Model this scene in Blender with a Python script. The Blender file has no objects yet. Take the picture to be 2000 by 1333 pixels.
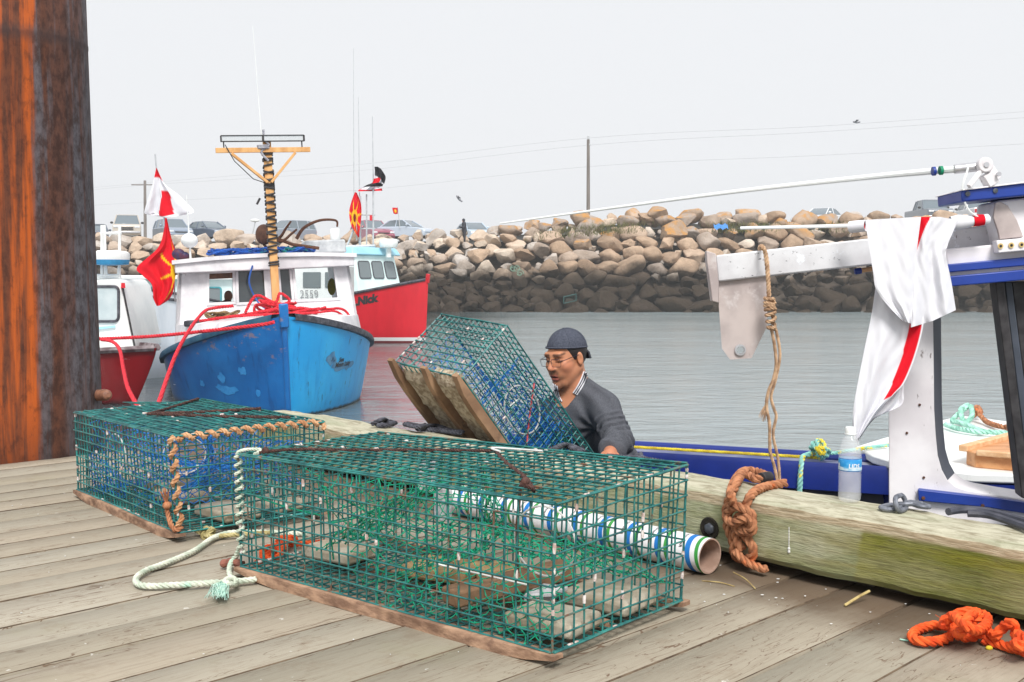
import bpy, math, random
import numpy as np
from mathutils import Vector, Matrix
from math import sin, cos, pi, radians

# ------------------------------------------------------------------ camera
F_PX, HZ, HC = 2150.0, 545.0, 0.90          # focal length, eye level (photo pixels), eye height over the deck
ZW = -1.35                                   # water level
scene = bpy.context.scene
COL = scene.collection
TH = math.atan((666.5 - HZ) / F_PX)
cam_d = bpy.data.cameras.new("camera"); cam = bpy.data.objects.new("camera", cam_d); COL.objects.link(cam)
cam_d.sensor_width = 36.0; cam_d.lens = 36.0 * F_PX / 2000.0
cam_d.clip_start = 0.05; cam_d.clip_end = 2000
cam.location = (0, 0, HC); cam.rotation_euler = (pi / 2 - TH, 0, 0)
scene.camera = cam

# ------------------------------------------------------------------ light
W = bpy.data.worlds.new("World"); scene.world = W; W.use_nodes = True
nt = W.node_tree; nt.nodes.clear()
SUN_EL, SUN_ROT = radians(50), radians(172)
sky = nt.nodes.new("ShaderNodeTexSky"); sky.sky_type = 'NISHITA'; sky.sun_disc = False
sky.sun_elevation = SUN_EL; sky.sun_rotation = SUN_ROT; sky.dust_density = 6.0; sky.air_density = 1.0
hs = nt.nodes.new("ShaderNodeHueSaturation"); hs.inputs['Saturation'].default_value = 0.12
mixw = nt.nodes.new("ShaderNodeMix"); mixw.data_type = 'RGBA'
mixw.inputs['Factor'].default_value = 0.86                      # the cloud deck hides most of the clear sky
mixw.inputs['B'].default_value = (7.35, 7.5, 7.75, 1)
bg = nt.nodes.new("ShaderNodeBackground"); bg.inputs['Strength'].default_value = 0.10
ow = nt.nodes.new("ShaderNodeOutputWorld")
nt.links.new(sky.outputs[0], hs.inputs['Color']); nt.links.new(hs.outputs[0], mixw.inputs['A'])
nt.links.new(mixw.outputs['Result'], bg.inputs['Color']); nt.links.new(bg.outputs[0], ow.inputs[0])
sd = bpy.data.lights.new("sun", 'SUN'); sd.energy = 2.7; sd.angle = radians(18); sd.color = (1, 0.97, 0.93)
so = bpy.data.objects.new("sun", sd); COL.objects.link(so)
sdir = Vector((sin(SUN_ROT) * cos(SUN_EL), cos(SUN_ROT) * cos(SUN_EL), sin(SUN_EL)))   # towards the sun
so.rotation_euler = (-sdir).to_track_quat('-Z', 'Y').to_euler()
so.location = (0, -5, 12)
vs = scene.view_settings
scene.display_settings.display_device = 'sRGB'
vs.view_transform = 'Standard'; vs.look = 'None'; vs.exposure = 0.37; vs.gamma = 1.0; vs.use_curve_mapping = False
scene.cycles.use_denoising = True
scene.cycles.max_bounces = 10; scene.cycles.transparent_max_bounces = 16; scene.cycles.volume_bounces = 3
scene.cycles.caustics_reflective = False; scene.cycles.caustics_refractive = False

HAZE_D = 0.0009
rng = random.Random(7); npr = np.random.default_rng(7)

# ------------------------------------------------------------------ point helpers
_c, _s = cos(TH), sin(TH)
def ray(px, py):
    a = (px - 1000) / F_PX; b = (py - 666.5) / F_PX
    return np.array([a, _c - b * _s, -_s - b * _c])
def V(px, py, Y):                            # the point at distance Y along this line of sight
    r = ray(px, py); return np.array([0, 0, HC]) + r * (Y / r[1])
def DK(px, py, z=0.0):                       # the point of the horizontal plane z
    r = ray(px, py); return np.array([0, 0, HC]) + r * ((z - HC) / r[2])
def nrm(v): v = np.asarray(v, float); return v / (np.linalg.norm(v) + 1e-12)

# ------------------------------------------------------------------ objects
ORG = {}
def tag(o, label=None, cat=None, group=None, kind=None):
    if label: o['label'] = label
    if cat: o['category'] = cat
    if group: o['group'] = group
    if kind: o['kind'] = kind
    return o
def thing(name, label, cat, loc=(0, 0, 0), group=None):
    o = bpy.data.objects.new(name, None); COL.objects.link(o); o.empty_display_size = 0.1
    o.location = tuple(float(x) for x in loc); ORG[o.name] = np.array(loc, float)
    return tag(o, label, cat, group)
class MB:
    def __init__(s): s.v = []; s.f = []; s.m = []; s.c = []; s.n = 0
    def add(s, V_, F_, m=0, col=None):
        V_ = np.asarray(V_, float).reshape(-1, 3)
        s.v.append(V_); s.f += [tuple(int(i) + s.n for i in f) for f in F_]; s.m += [m] * len(F_)
        s.c.append(np.tile(np.array([1, 1, 1.]), (len(V_), 1)) if col is None else np.broadcast_to(np.asarray(col, float), (len(V_), 3)).copy())
        s.n += len(V_); return s
    def hexa(s, c8, m=0):                    # corners: bottom 0-3 counter-clockwise, top 4-7
        return s.add(c8, [(3, 2, 1, 0), (4, 5, 6, 7), (0, 1, 5, 4), (1, 2, 6, 5), (2, 3, 7, 6), (3, 0, 4, 7)], m)
    def box(s, c, size, R=None, m=0):
        x, y, z = [q / 2 for q in size]
        P = np.array([(-x, -y, -z), (x, -y, -z), (x, y, -z), (-x, y, -z), (-x, -y, z), (x, -y, z), (x, y, z), (-x, y, z)])
        if R is not None: P = P @ np.asarray(R).T
        return s.hexa(P + np.asarray(c, float), m)
    def bar(s, a, b, w, h, up=(0, 0, 1), m=0):          # square bar from a to b
        a = np.asarray(a, float); b = np.asarray(b, float); d = nrm(b - a); x = nrm(np.cross(d, up)); u = np.cross(x, d)
        P = [a - x * w / 2 - u * h / 2, a + x * w / 2 - u * h / 2, b + x * w / 2 - u * h / 2, b - x * w / 2 - u * h / 2]
        return s.hexa(P + [p + u * h for p in P], m)
    def tube(s, pts, r, n=6, m=0, closed=False, cap=True, col=None):
        P = np.asarray(pts, float); k = len(P)
        r = np.broadcast_to(np.asarray(r, float), (k,))
        T = np.roll(P, -1, 0) - np.roll(P, 1, 0) if closed else np.gradient(P, axis=0)
        T = T / (np.linalg.norm(T, axis=1, keepdims=True) + 1e-12)
        N = np.zeros_like(P); a = np.array([0, 0, 1.]) if abs(T[0][2]) < .9 else np.array([1., 0, 0])
        N[0] = nrm(np.cross(T[0], a))
        for i in range(1, k):
            q = N[i - 1] - T[i] * (N[i - 1] @ T[i]); N[i] = nrm(q)
        B = np.cross(T, N); an = np.linspace(0, 2 * pi, n, endpoint=False)
        VV = (P[:, None] + r[:, None, None] * (np.cos(an)[None, :, None] * N[:, None] + np.sin(an)[None, :, None] * B[:, None])).reshape(-1, 3)
        FF = []
        for i in range(k if closed else k - 1):
            j = (i + 1) % k
            for q in range(n): FF.append((i * n + q, i * n + (q + 1) % n, j * n + (q + 1) % n, j * n + q))
        if cap and not closed: FF += [tuple(range(n))[::-1], tuple((k - 1) * n + q for q in range(n))]
        return s.add(VV, FF, m, col)
    def lathe(s, prof, o=(0, 0, 0), ax=(0, 0, 1), n=16, m=0, cap=True):      # prof: (radius, height)
        ax = nrm(ax); a = np.array([1., 0, 0]) if abs(ax[0]) < .9 else np.array([0, 1., 0])
        x = nrm(np.cross(a, ax)); y = np.cross(ax, x); o = np.asarray(o, float); VV = []
        for r, h in prof:
            for q in range(n):
                t = 2 * pi * q / n; VV.append(o + ax * h + (x * cos(t) + y * sin(t)) * r)
        FF = []
        for i in range(len(prof) - 1):
            for q in range(n): FF.append((i * n + q, i * n + (q + 1) % n, (i + 1) * n + (q + 1) % n, (i + 1) * n + q))
        if cap: FF += [tuple(range(n))[::-1], tuple((len(prof) - 1) * n + q for q in range(n))]
        return s.add(VV, FF, m)
    def grid(s, G, m=0, col=None, flip=False):           # G: (nu, nv, 3)
        G = np.asarray(G, float); a, b = G.shape[:2]; FF = []
        for i in range(a - 1):
            for j in range(b - 1):
                q = (i * b + j, i * b + j + 1, (i + 1) * b + j + 1, (i + 1) * b + j); FF.append(q[::-1] if flip else q)
        return s.add(G.reshape(-1, 3), FF, m, None if col is None else np.asarray(col, float).reshape(-1, 3))
    def prism(s, poly, d, m=0):                          # 3-D planar outline pushed along d
        P = np.asarray(poly, float); k = len(P); d = np.asarray(d, float)
        return s.add(np.vstack([P, P + d]), [tuple(range(k))[::-1], tuple(range(k, 2 * k))] + [(i, (i + 1) % k, k + (i + 1) % k, k + i) for i in range(k)], m)
    def ell(s, c, r, R=None, nu=14, nv=9, m=0):
        VV = []; 
        for i in range(nv + 1):
            p = pi * i / nv
            for q in range(nu):
                t = 2 * pi * q / nu; VV.append((r[0] * sin(p) * cos(t), r[1] * sin(p) * sin(t), r[2] * cos(p)))
        VV = np.array(VV)
        if R is not None: VV = VV @ np.asarray(R).T
        FF = [(i * nu + q, (i + 1) * nu + q, (i + 1) * nu + (q + 1) % nu, i * nu + (q + 1) % nu) for i in range(nv) for q in range(nu)]
        return s.add(VV + np.asarray(c, float), FF, m)
    def build(s, name, mats, parent=None, smooth=True, bevel=0, angle=35, org=None, fix=False):
        VV = np.vstack(s.v) if s.v else np.zeros((0, 3))
        if parent is not None: o0 = ORG.get(parent.name, np.zeros(3))
        elif org == 'base':
            lo, hi = VV.min(0), VV.max(0); o0 = np.array([(lo[0] + hi[0]) / 2, (lo[1] + hi[1]) / 2, lo[2]])
        elif org is None: o0 = np.zeros(3)
        else: o0 = np.asarray(org, float)
        me = bpy.data.meshes.new(name); me.from_pydata((VV - o0).tolist(), [], s.f)
        for mm in (mats if isinstance(mats, (list, tuple)) else [mats]): me.materials.append(mm)
        me.polygons.foreach_set('material_index', s.m)
        ca = me.color_attributes.new("Col", 'FLOAT_COLOR', 'POINT')
        CC = np.hstack([np.vstack(s.c), np.ones((len(VV), 1))]) if s.v else np.zeros((0, 4))
        ca.data.foreach_set('color', CC.astype(np.float32).ravel())
        if fix:
            import bmesh
            bm = bmesh.new(); bm.from_mesh(me); bmesh.ops.recalc_face_normals(bm, faces=bm.faces); bm.to_mesh(me); bm.free()
        if smooth:
            me.polygons.foreach_set('use_smooth', [True] * len(me.polygons))
            me.set_sharp_from_angle(angle=radians(angle))
        me.update()
        o = bpy.data.objects.new(name, me); COL.objects.link(o)
        if parent is not None: o.parent = parent; ORG[o.name] = o0
        else: o.location = tuple(o0); ORG[o.name] = o0
        if bevel:
            b = o.modifiers.new("bevel", 'BEVEL'); b.width = bevel; b.segments = 2; b.limit_method = 'ANGLE'; b.angle_limit = radians(40)
            b.harden_normals = False
        return o
def spline(pts, n=8, closed=False):
    P = np.asarray(pts, float); k = len(P); out = []
    for i in range(k if closed else k - 1):
        if closed: p0, p1, p2, p3 = P[i - 1], P[i], P[(i + 1) % k], P[(i + 2) % k]
        else: p0, p1, p2, p3 = P[max(i - 1, 0)], P[i], P[i + 1], P[min(i + 2, k - 1)]
        for j in range(n):
            t = j / n; out.append(.5 * ((2 * p1) + (-p0 + p2) * t + (2 * p0 - 5 * p1 + 4 * p2 - p3) * t * t + (-p0 + 3 * p1 - 3 * p2 + p3) * t ** 3))
    if not closed: out.append(P[-1])
    return np.array(out)
def resample(P, step):
    P = np.asarray(P, float); L = np.r_[0, np.cumsum(np.linalg.norm(np.diff(P, axis=0), axis=1))]
    n = max(2, int(L[-1] / step) + 1); t = np.linspace(0, L[-1], n)
    return np.stack([np.interp(t, L, P[:, i]) for i in range(3)], 1)
def rope(mb, pts, r, pitch=None, n=5, m=0, strands=3, step=None, smooth=6, fuzz=0.0, seed=1):
    pitch = pitch or r * 5.2; P = resample(spline(pts, smooth) if smooth else pts, step or pitch / 9)
    k = len(P); T = np.gradient(P, axis=0); T /= np.linalg.norm(T, axis=1, keepdims=True) + 1e-12
    N = np.zeros_like(P); a = np.array([0, 0, 1.]) if abs(T[0][2]) < .9 else np.array([1., 0, 0]); N[0] = nrm(np.cross(T[0], a))
    for i in range(1, k): N[i] = nrm(N[i - 1] - T[i] * (N[i - 1] @ T[i]))
    B = np.cross(T, N); L = np.r_[0, np.cumsum(np.linalg.norm(np.diff(P, axis=0), axis=1))]
    rs = r * .54
    for q in range(strands):
        ph = 2 * pi * (L / pitch) + 2 * pi * q / strands
        Q = P + (r - rs) * 1.16 * (np.cos(ph)[:, None] * N + np.sin(ph)[:, None] * B)
        mb.tube(Q, rs, n, m)
    if fuzz:
        rr = np.random.default_rng(seed)
        for _ in range(int(L[-1] / r * fuzz)):
            i = rr.integers(0, k); d = nrm(rr.normal(size=3)); p = P[i] + d * r * .8
            mb.tube([p, p + d * r * rr.uniform(.4, 1.1) + rr.normal(size=3) * r * .4], r * .05, 3, m)
    return mb
_txt = {}
def text2d(sv, bold=0.0):
    if (sv, bold) in _txt: return _txt[(sv, bold)]
    cu = bpy.data.curves.new("lettering", 'FONT'); cu.body = sv; cu.size = 1; cu.resolution_u = 3; cu.offset = bold
    o = bpy.data.objects.new("lettering", cu); COL.objects.link(o)
    me = bpy.data.meshes.new_from_object(o.evaluated_get(bpy.context.evaluated_depsgraph_get()))
    P = np.array([v.co[:2] for v in me.vertices]) if len(me.vertices) else np.zeros((0, 2)); FF = [tuple(p.vertices) for p in me.polygons]
    bpy.data.objects.remove(o); bpy.data.curves.remove(cu); bpy.data.meshes.remove(me)
    if len(P): P -= P.min(0)
    _txt[(sv, bold)] = (P, FF); return P, FF

# ------------------------------------------------------------------ materials
class G:
    def __init__(s, name):
        s.m = bpy.data.materials.new(name); s.m.use_nodes = True; s.t = s.m.node_tree; s.t.nodes.clear()
        s.out = s.n('ShaderNodeOutputMaterial'); s.b = s.n('ShaderNodeBsdfPrincipled'); s.t.links.new(s.b.outputs[0], s.out.inputs[0])
    def n(s, t, **k):
        q = s.t.nodes.new(t)
        for a, b in k.items(): setattr(q, a, b)
        return q
    def set(s, sock, v):
        if hasattr(v, 'is_output'): s.t.links.new(v, sock)
        elif isinstance(v, (tuple, list)) and len(v) == 3 and sock.type == 'RGBA': sock.default_value = (*v, 1)
        else: sock.default_value = v
    def coord(s, kind='Object', scale=(1, 1, 1), rot=(0, 0, 0)):
        c = s.n('ShaderNodeTexCoord'); mp = s.n('ShaderNodeMapping'); mp.inputs['Scale'].default_value = scale; mp.inputs['Rotation'].default_value = rot
        s.t.links.new(c.outputs[kind], mp.inputs['Vector']); return mp.outputs[0]
    def pos(s): return s.n('ShaderNodeNewGeometry').outputs['Position']
    def noise(s, vec, scale=1, detail=5, rough=.55, dist=0):
        q = s.n('ShaderNodeTexNoise'); q.inputs['Scale'].default_value = scale; q.inputs['Detail'].default_value = detail
        q.inputs['Roughness'].default_value = rough; q.inputs['Distortion'].default_value = dist
        s.t.links.new(vec, q.inputs['Vector']); return q.outputs['Fac']
    def ramp(s, fac, stops, interp='LINEAR'):
        q = s.n('ShaderNodeValToRGB'); q.color_ramp.interpolation = interp; e = q.color_ramp.elements
        cv = lambda c: (c, c, c, 1) if not isinstance(c, (tuple, list)) else (*c[:3], 1)
        e[0].position = stops[0][0]; e[0].color = cv(stops[0][1]); e[1].position = stops[-1][0]; e[1].color = cv(stops[-1][1])
        for p, c in stops[1:-1]: a = e.new(p); a.color = cv(c)
        s.t.links.new(fac, q.inputs[0]); return q.outputs[0]
    def mix(s, f, a, b, blend='MIX'):
        q = s.n('ShaderNodeMix', data_type='RGBA', blend_type=blend); s.set(q.inputs['Factor'], f); s.set(q.inputs['A'], a); s.set(q.inputs['B'], b); return q.outputs['Result']
    def math(s, op, a, b=0.0, clamp=False):
        q = s.n('ShaderNodeMath', operation=op, use_clamp=clamp); s.set(q.inputs[0], a); s.set(q.inputs[1], b); return q.outputs[0]
    def step(s, v, lo, hi):
        q = s.n('ShaderNodeMapRange', interpolation_type='SMOOTHSTEP'); s.set(q.inputs[0], v); q.inputs[1].default_value = lo; q.inputs[2].default_value = hi; return q.outputs[0]
    def sep(s, v):
        q = s.n('ShaderNodeSeparateXYZ'); s.t.links.new(v, q.inputs[0]); return q.outputs
    def rnd(s): return s.n('ShaderNodeObjectInfo').outputs['Random']
    def isl(s): return s.n('ShaderNodeNewGeometry').outputs['Random Per Island']
    def col(s): return s.n('ShaderNodeVertexColor', layer_name='Col').outputs[0]
    def bump(s, h, strength=.3, dist=.01, prev=None):
        q = s.n('ShaderNodeBump'); q.inputs['Strength'].default_value = strength; q.inputs['Distance'].default_value = dist
        s.t.links.new(h, q.inputs['Height'])
        if prev is not None: s.t.links.new(prev, q.inputs['Normal'])
        s.t.links.new(q.outputs[0], s.b.inputs['Normal']); return q.outputs[0]
    def fin(s, col=None, rough=.6, spec=.5, metal=0, **k):
        if col is not None: s.set(s.b.inputs['Base Color'], col)
        s.set(s.b.inputs['Roughness'], rough); s.b.inputs['Specular IOR Level'].default_value = spec; s.b.inputs['Metallic'].default_value = metal
        for a, v in k.items(): s.set(s.b.inputs[a.replace('_', ' ')], v)
        return s.m
def worn(name, c1, c2=None, sc=(6, 6, 6), lo=.35, hi=.65, rough=.6, spots=(), bump=0, bsc=None, bd=.004, spec=.4, metal=0, kind='Object', detail=6, rvar=.15):
    g = G(name); v = g.coord(kind, sc); f = g.noise(v, 1, detail)
    c = g.mix(g.step(f, lo, hi), c1, c2 if c2 is not None else tuple(x * .75 for x in c1))
    for (sc2, col2, a, b) in spots:
        c = g.mix(g.step(g.noise(g.coord(kind, sc2), 1, 6, .65), a, b), c, col2)
    if bump: g.bump(g.noise(g.coord(kind, bsc or tuple(x * 3 for x in sc)), 1, 5, .6), bump, bd)
    r = g.math('ADD', g.math('MULTIPLY', f, rvar), rough - rvar / 2)
    return g.fin(c, r, spec, metal)
def vcol(name, rough=.75, spec=.3, bump=0, bsc=(300, 300, 300), bd=.001, var=.0, vsc=(8, 8, 8), sss=0):
    g = G(name); c = g.col()
    if var: c = g.mix(g.math('MULTIPLY', g.noise(g.coord('Object', vsc), 1, 5), var), c, (0, 0, 0))
    if bump: g.bump(g.noise(g.coord('Object', bsc), 1, 3), bump, bd)
    m = g.fin(c, rough, spec)
    if sss: g.b.inputs['Subsurface Weight'].default_value = sss; g.b.inputs['Subsurface Radius'].default_value = (.012, .005, .003); g.b.inputs['Subsurface Scale'].default_value = 1
    return m
def srgb(r, g, b):
    f = lambda u: (u / 255 / 12.92) if u <= 10.31 else ((u / 255 + .055) / 1.055) ** 2.4
    return (f(r), f(g), f(b))
# ================================================================== water
g = G("harbour_water"); p = g.pos()
mp = g.n('ShaderNodeMapping'); mp.inputs['Scale'].default_value = (1.6, 3.4, 1); g.t.links.new(p, mp.inputs[0])
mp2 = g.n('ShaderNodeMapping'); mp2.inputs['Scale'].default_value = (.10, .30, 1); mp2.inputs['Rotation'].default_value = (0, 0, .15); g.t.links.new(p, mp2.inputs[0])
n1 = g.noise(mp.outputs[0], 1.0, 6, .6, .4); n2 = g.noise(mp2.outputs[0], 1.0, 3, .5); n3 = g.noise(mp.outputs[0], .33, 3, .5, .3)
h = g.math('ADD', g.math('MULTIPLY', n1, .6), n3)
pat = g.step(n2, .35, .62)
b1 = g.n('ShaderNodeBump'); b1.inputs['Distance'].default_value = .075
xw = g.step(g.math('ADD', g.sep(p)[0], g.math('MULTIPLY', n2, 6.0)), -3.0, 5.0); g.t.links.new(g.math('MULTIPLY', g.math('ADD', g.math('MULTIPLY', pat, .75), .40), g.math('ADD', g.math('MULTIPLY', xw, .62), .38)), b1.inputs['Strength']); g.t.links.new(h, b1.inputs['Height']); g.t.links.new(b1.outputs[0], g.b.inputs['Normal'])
MAT_WATER = g.fin(g.mix(xw, (.075, .10, .105), (.25, .30, .31)), g.math('ADD', g.math('MULTIPLY', xw, .11), .05), .5, 0, IOR=1.33)  # silvery sky reflection partly put into the base colour, paler right of the boats
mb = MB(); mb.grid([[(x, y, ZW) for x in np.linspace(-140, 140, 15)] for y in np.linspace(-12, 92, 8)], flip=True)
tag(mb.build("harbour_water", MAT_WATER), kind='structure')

# ================================================================== breakwater: core, road and boulders
def crest_z(x):                              # the crest climbs to the right
    t = min(max((x + 6) / 16.0, 0), 1); t = t * t * (3 - 2 * t)
    return 4.2 + 1.3 * t
def face(x, v):                              # v 0 at the foot, 1 at the crest
    return np.array([x, 74.0 + 8.5 * v, ZW - .5 + (crest_z(x) - .35 - ZW + .5) * v])
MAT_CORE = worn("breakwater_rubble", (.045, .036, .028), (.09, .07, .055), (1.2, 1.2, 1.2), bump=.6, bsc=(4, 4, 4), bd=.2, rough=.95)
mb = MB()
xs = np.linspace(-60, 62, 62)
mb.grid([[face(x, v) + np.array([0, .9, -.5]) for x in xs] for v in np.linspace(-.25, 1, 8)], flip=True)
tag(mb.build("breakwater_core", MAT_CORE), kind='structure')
MAT_ROAD = worn("gravel_road", (.30, .28, .25), (.22, .21, .19), (1.5, 1.5, 1.5), bump=.3, bsc=(20, 20, 20), bd=.02, rough=.95)
mb = MB(); mb.grid([[(x, y, crest_z(x) - .5) for x in xs] for y in np.linspace(82.8, 160, 10)], flip=True)
tag(mb.build("gravel_road", MAT_ROAD), kind='structure')

def rock_mat(name, a, b, c, lichen=0, sc=1.3):
    g = G(name); p = g.pos(); rn = g.rnd(); isl = g.isl()
    f = g.noise(g.coord('Object', (sc, sc, sc)), 1, 6, .6)
    r2 = g.math('FRACT', g.math('ADD', rn, isl))
    base = g.ramp(r2, [(0, a), (.45, b), (.8, c), (1, a)])
    base = g.mix(g.math('MULTIPLY', g.step(f, .35, .7), .45), base, tuple(x * .55 for x in b))
    sp = g.noise(g.coord('Object', (9, 9, 9)), 1, 4, .7)
    base = g.mix(g.math('MULTIPLY', g.step(sp, .5, .8), .35), base, tuple(min(1, x * 1.5) for x in a))
    if lichen:
        nz = g.sep(g.n('ShaderNodeNewGeometry').outputs['Normal'])[2]
        lm = g.math('MULTIPLY', g.step(g.noise(g.coord('Object', (1.5, 1.5, 1.5)), 1, 6, .7), .50 - .04 * lichen, .62), g.step(nz, .1, .6))
        base = g.mix(g.math('MULTIPLY', lm, .85), base, (.50, .24, .055))
    z = g.sep(p)[2]                          # tide mark: everything below carries dark weed
    wn = g.noise(p, .55, 6, .7)
    wet = g.step(g.math('SUBTRACT', z, g.math('MULTIPLY', wn, 1.5)), .75, .25)
    weed = g.mix(g.noise(p, 2.2, 6, .7), (.016, .011, .008), (.065, .046, .030))
    q = g.math('SUBTRACT', 1.0, g.step(g.math('SUBTRACT', z, g.math('MULTIPLY', wn, 2.6)), -.6, 1.35))
    base = g.mix(q, base, weed)
    mpv = g.n('ShaderNodeMapping'); mpv.inputs['Scale'].default_value = (7, 7, 1.2); g.t.links.new(p, mpv.inputs[0])
    fr = g.noise(mpv.outputs[0], 1, 4, .7)
    hh = g.math('ADD', g.noise(g.coord('Object', (3, 3, 3)), 1, 6, .6), g.math('MULTIPLY', g.math('MULTIPLY', fr, q), .8))
    g.bump(hh, .85, .14)
    return g.fin(base, .9, .25)
RM_PALE = rock_mat("pale_granite", srgb(212, 196, 178), srgb(180, 154, 130), srgb(190, 184, 178))
RM_TAN = rock_mat("tan_granite", srgb(192, 166, 142), srgb(160, 135, 112), srgb(166, 156, 148), 0)
RM_LICH = rock_mat("lichen_granite", srgb(186, 162, 140), srgb(158, 134, 112), srgb(164, 156, 150), 2)
RM_DARK = rock_mat("weedy_granite", srgb(158, 138, 118), srgb(138, 118, 100), srgb(146, 132, 122))
import bmesh
def rock_mesh(name, seed, angular, sub=3):
    r = np.random.default_rng(seed); bm = bmesh.new(); bmesh.ops.create_icosphere(bm, subdivisions=sub, radius=1)
    P = np.array([v.co[:] for v in bm.verts])
    for _ in range(13 if angular else 10):     # flat facets
        d = nrm(r.normal(size=3)); k = r.uniform(.46, .80) if angular else r.uniform(.56, .86)
        e = np.maximum(P @ d - k, 0); P -= e[:, None] * d * (.98 if angular else .86)
    ph = r.uniform(0, 6, (4, 3)); fq = r.uniform(1.2, 3.2, (4, 3))
    for i in range(4):
        P *= 1 + (.05 if angular else .045) * np.sin(P @ np.diag(fq[i]) @ np.ones(3) + ph[i, 0])[:, None] * np.cos(P[:, [i % 3]] * fq[i, 1] + ph[i, 1])
    P += r.normal(size=P.shape) * (.010 if sub > 2 else .02)
    P *= np.array([r.uniform(.95, 1.25), r.uniform(.8, 1.05), r.uniform(.68, .86)])
    for v, q in zip(bm.verts, P): v.co = q
    me = bpy.data.meshes.new(name); bm.to_mesh(me); bm.free()
    me.polygons.foreach_set('use_smooth', [True] * len(me.polygons))
    if angular: me.set_sharp_from_angle(angle=radians(32))
    return me
ANG = [rock_mesh("boulder", 100 + i, True) for i in range(10)]
RND = [rock_mesh("boulder", 200 + i, False) for i in range(8)]
rocks = []                                   # (centre, half size, region)
rr = np.random.default_rng(21)
def rowfill(x0, x1, dia, vmax=1.0, vmin=0.0, crest=False):
    slope_len = 9.8; rows = int(round((vmax - vmin) * slope_len / (dia * .84)))
    for k in range(rows + 1):
        v = vmin + (vmax - vmin) * k / rows
        x = x0 + (k % 2) * dia * .45
        while x < x1:
            s = dia * float(np.clip(rr.lognormal(0, .24), .66, 1.34))
            c = face(x + s * .5 + rr.normal() * .08, v) + np.array([0, rr.uniform(-.3, .25), rr.normal() * .12])
            rocks.append((c, s * .56)); x += s * rr.uniform(.86, 1.06)
rowfill(-52, -6.0, 1.32); rowfill(-6.5, 1.5, 1.22, 1, 0.0); rowfill(1.5, 56, 1.52)
# loose crest stones with sky between them, right half only
GAPS = [((a - 1000) / F_PX * 82.5, (b - 1000) / F_PX * 82.5) for a, b in ((1560, 1640), (1775, 1850), (1865, 1940))]
x = -4.0
while x < 40:
    s = rr.uniform(.9, 1.9)
    if any(a - s * .4 < x < b + s * .4 for a, b in GAPS): x += .4; continue
    c = face(x, 1.0); rocks.append((c + np.array([0, rr.uniform(0, .8), s * .25]), s * .55)); x += s * rr.uniform(.9, 1.5)
def in_view(c, s):
    d = c - np.array([0, 0, HC]); px = 1000 + F_PX * d[0] / d[1]; w = F_PX * s / d[1]
    return 170 - w < px < 2010 + w, px
vis = [(c, s) for c, s in rocks if in_view(c, s)[0]]
def hidden(c, s):                            # behind the cabin of the blue boat, hull of the red one or the pile
    d = c - np.array([0, 0, HC]); px = 1000 + F_PX * d[0] / d[1]; py = HZ - F_PX * d[2] / d[1]; w = F_PX * s / d[1]
    if px + w < 190: return True
    if 350 < px - w and px + w < 690 and py - w > 510: return True
    if 200 < px - w and px + w < 830 and py - w > 555: return True
    if py - w > 612: return True
    return False
shown = [(c, s) for c, s in vis if not hidden(c, s)]
rest = [(c, s) for c, s in rocks if (hidden(c, s) if in_view(c, s)[0] else True)]
shown.sort(key=lambda q: -q[1])
KIND = {
 'pale': ("pale sharp-edged stone in the dry upper face of the breakwater, left of its large boulders", "pale angular breakwater stones"),
 'palewet': ("small brown weed-covered stone low on the breakwater, left of its large boulders", "weedy small breakwater stones"),
 'tan': ("large rounded tan boulder in the dry upper face of the breakwater, right half", "large tan breakwater boulders"),
 'lich': ("large boulder with orange lichen near the crest of the breakwater, right half", "lichen-covered breakwater boulders"),
 'dark': ("large rounded boulder covered in dark weed low on the breakwater, right half", "dark weed-covered breakwater boulders")}
first = {}
def put_rock(c, s):
    left = c[0] < 0.6 + rr.normal() * 1.2
    z = c[2]
    if left: key = 'pale' if z > 1.0 else 'palewet'
    else: key = 'dark' if z < 1.35 else ('lich' if (z > crest_z(c[0]) - 2.0 and rr.random() < .5) else 'tan')
    me = (ANG if left or rr.random() < .55 else RND); i = int(rr.integers(len(me)))
    mt = {'pale': RM_PALE, 'palewet': RM_PALE, 'tan': RM_TAN, 'lich': RM_LICH, 'dark': RM_DARK}[key]
    if (id(me[i]), mt.name) not in first:
        m2 = me[i].copy(); m2.name = "boulder"; m2.materials.clear(); m2.materials.append(mt); first[(id(me[i]), mt.name)] = m2
    o = bpy.data.objects.new("boulder", first[(id(me[i]), mt.name)]); COL.objects.link(o)
    o.location = c; o.scale = (s * rr.uniform(.95, 1.2), s, s * rr.uniform(.88, 1.08)); o.rotation_euler = (rr.uniform(-.35, .35), rr.uniform(-.35, .35), rr.uniform(0, 6.28))
    tag(o, KIND[key][0], "boulder", KIND[key][1])
for c, s in shown[:300]: put_rock(c, s)
mb = MB()
small = [rock_mesh("rubble", 300 + i, True, 2) for i in range(5)]
sm = [(np.array([v.co[:] for v in m_.vertices]), [tuple(p_.vertices) for p_ in m_.polygons]) for m_ in small]
for c, s in shown[300:] + rest:
    P, FF = sm[int(rr.integers(5))]; a = rr.uniform(0, 6.28); R = np.array([[cos(a), -sin(a), 0], [sin(a), cos(a), 0], [0, 0, 1]])
    mb.add((P * s * np.array([1.1, 1, 1])) @ R.T + c, FF)
# chips wedged in the gaps of the face
for _ in range(500):
    x = rr.uniform(-33, 40); v = rr.uniform(.0, 1); P, FF = sm[int(rr.integers(5))]; s = rr.uniform(.15, .42)
    mb.add(P * s + face(x, v) + np.array([0, .25, -.05]), FF)
o = mb.build("breakwater_rubble", RM_PALE, angle=32)
tag(o, "small stones and chips filling the gaps between the breakwater boulders", "rubble", kind='stuff')
for m_ in small: bpy.data.meshes.remove(m_)
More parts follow.
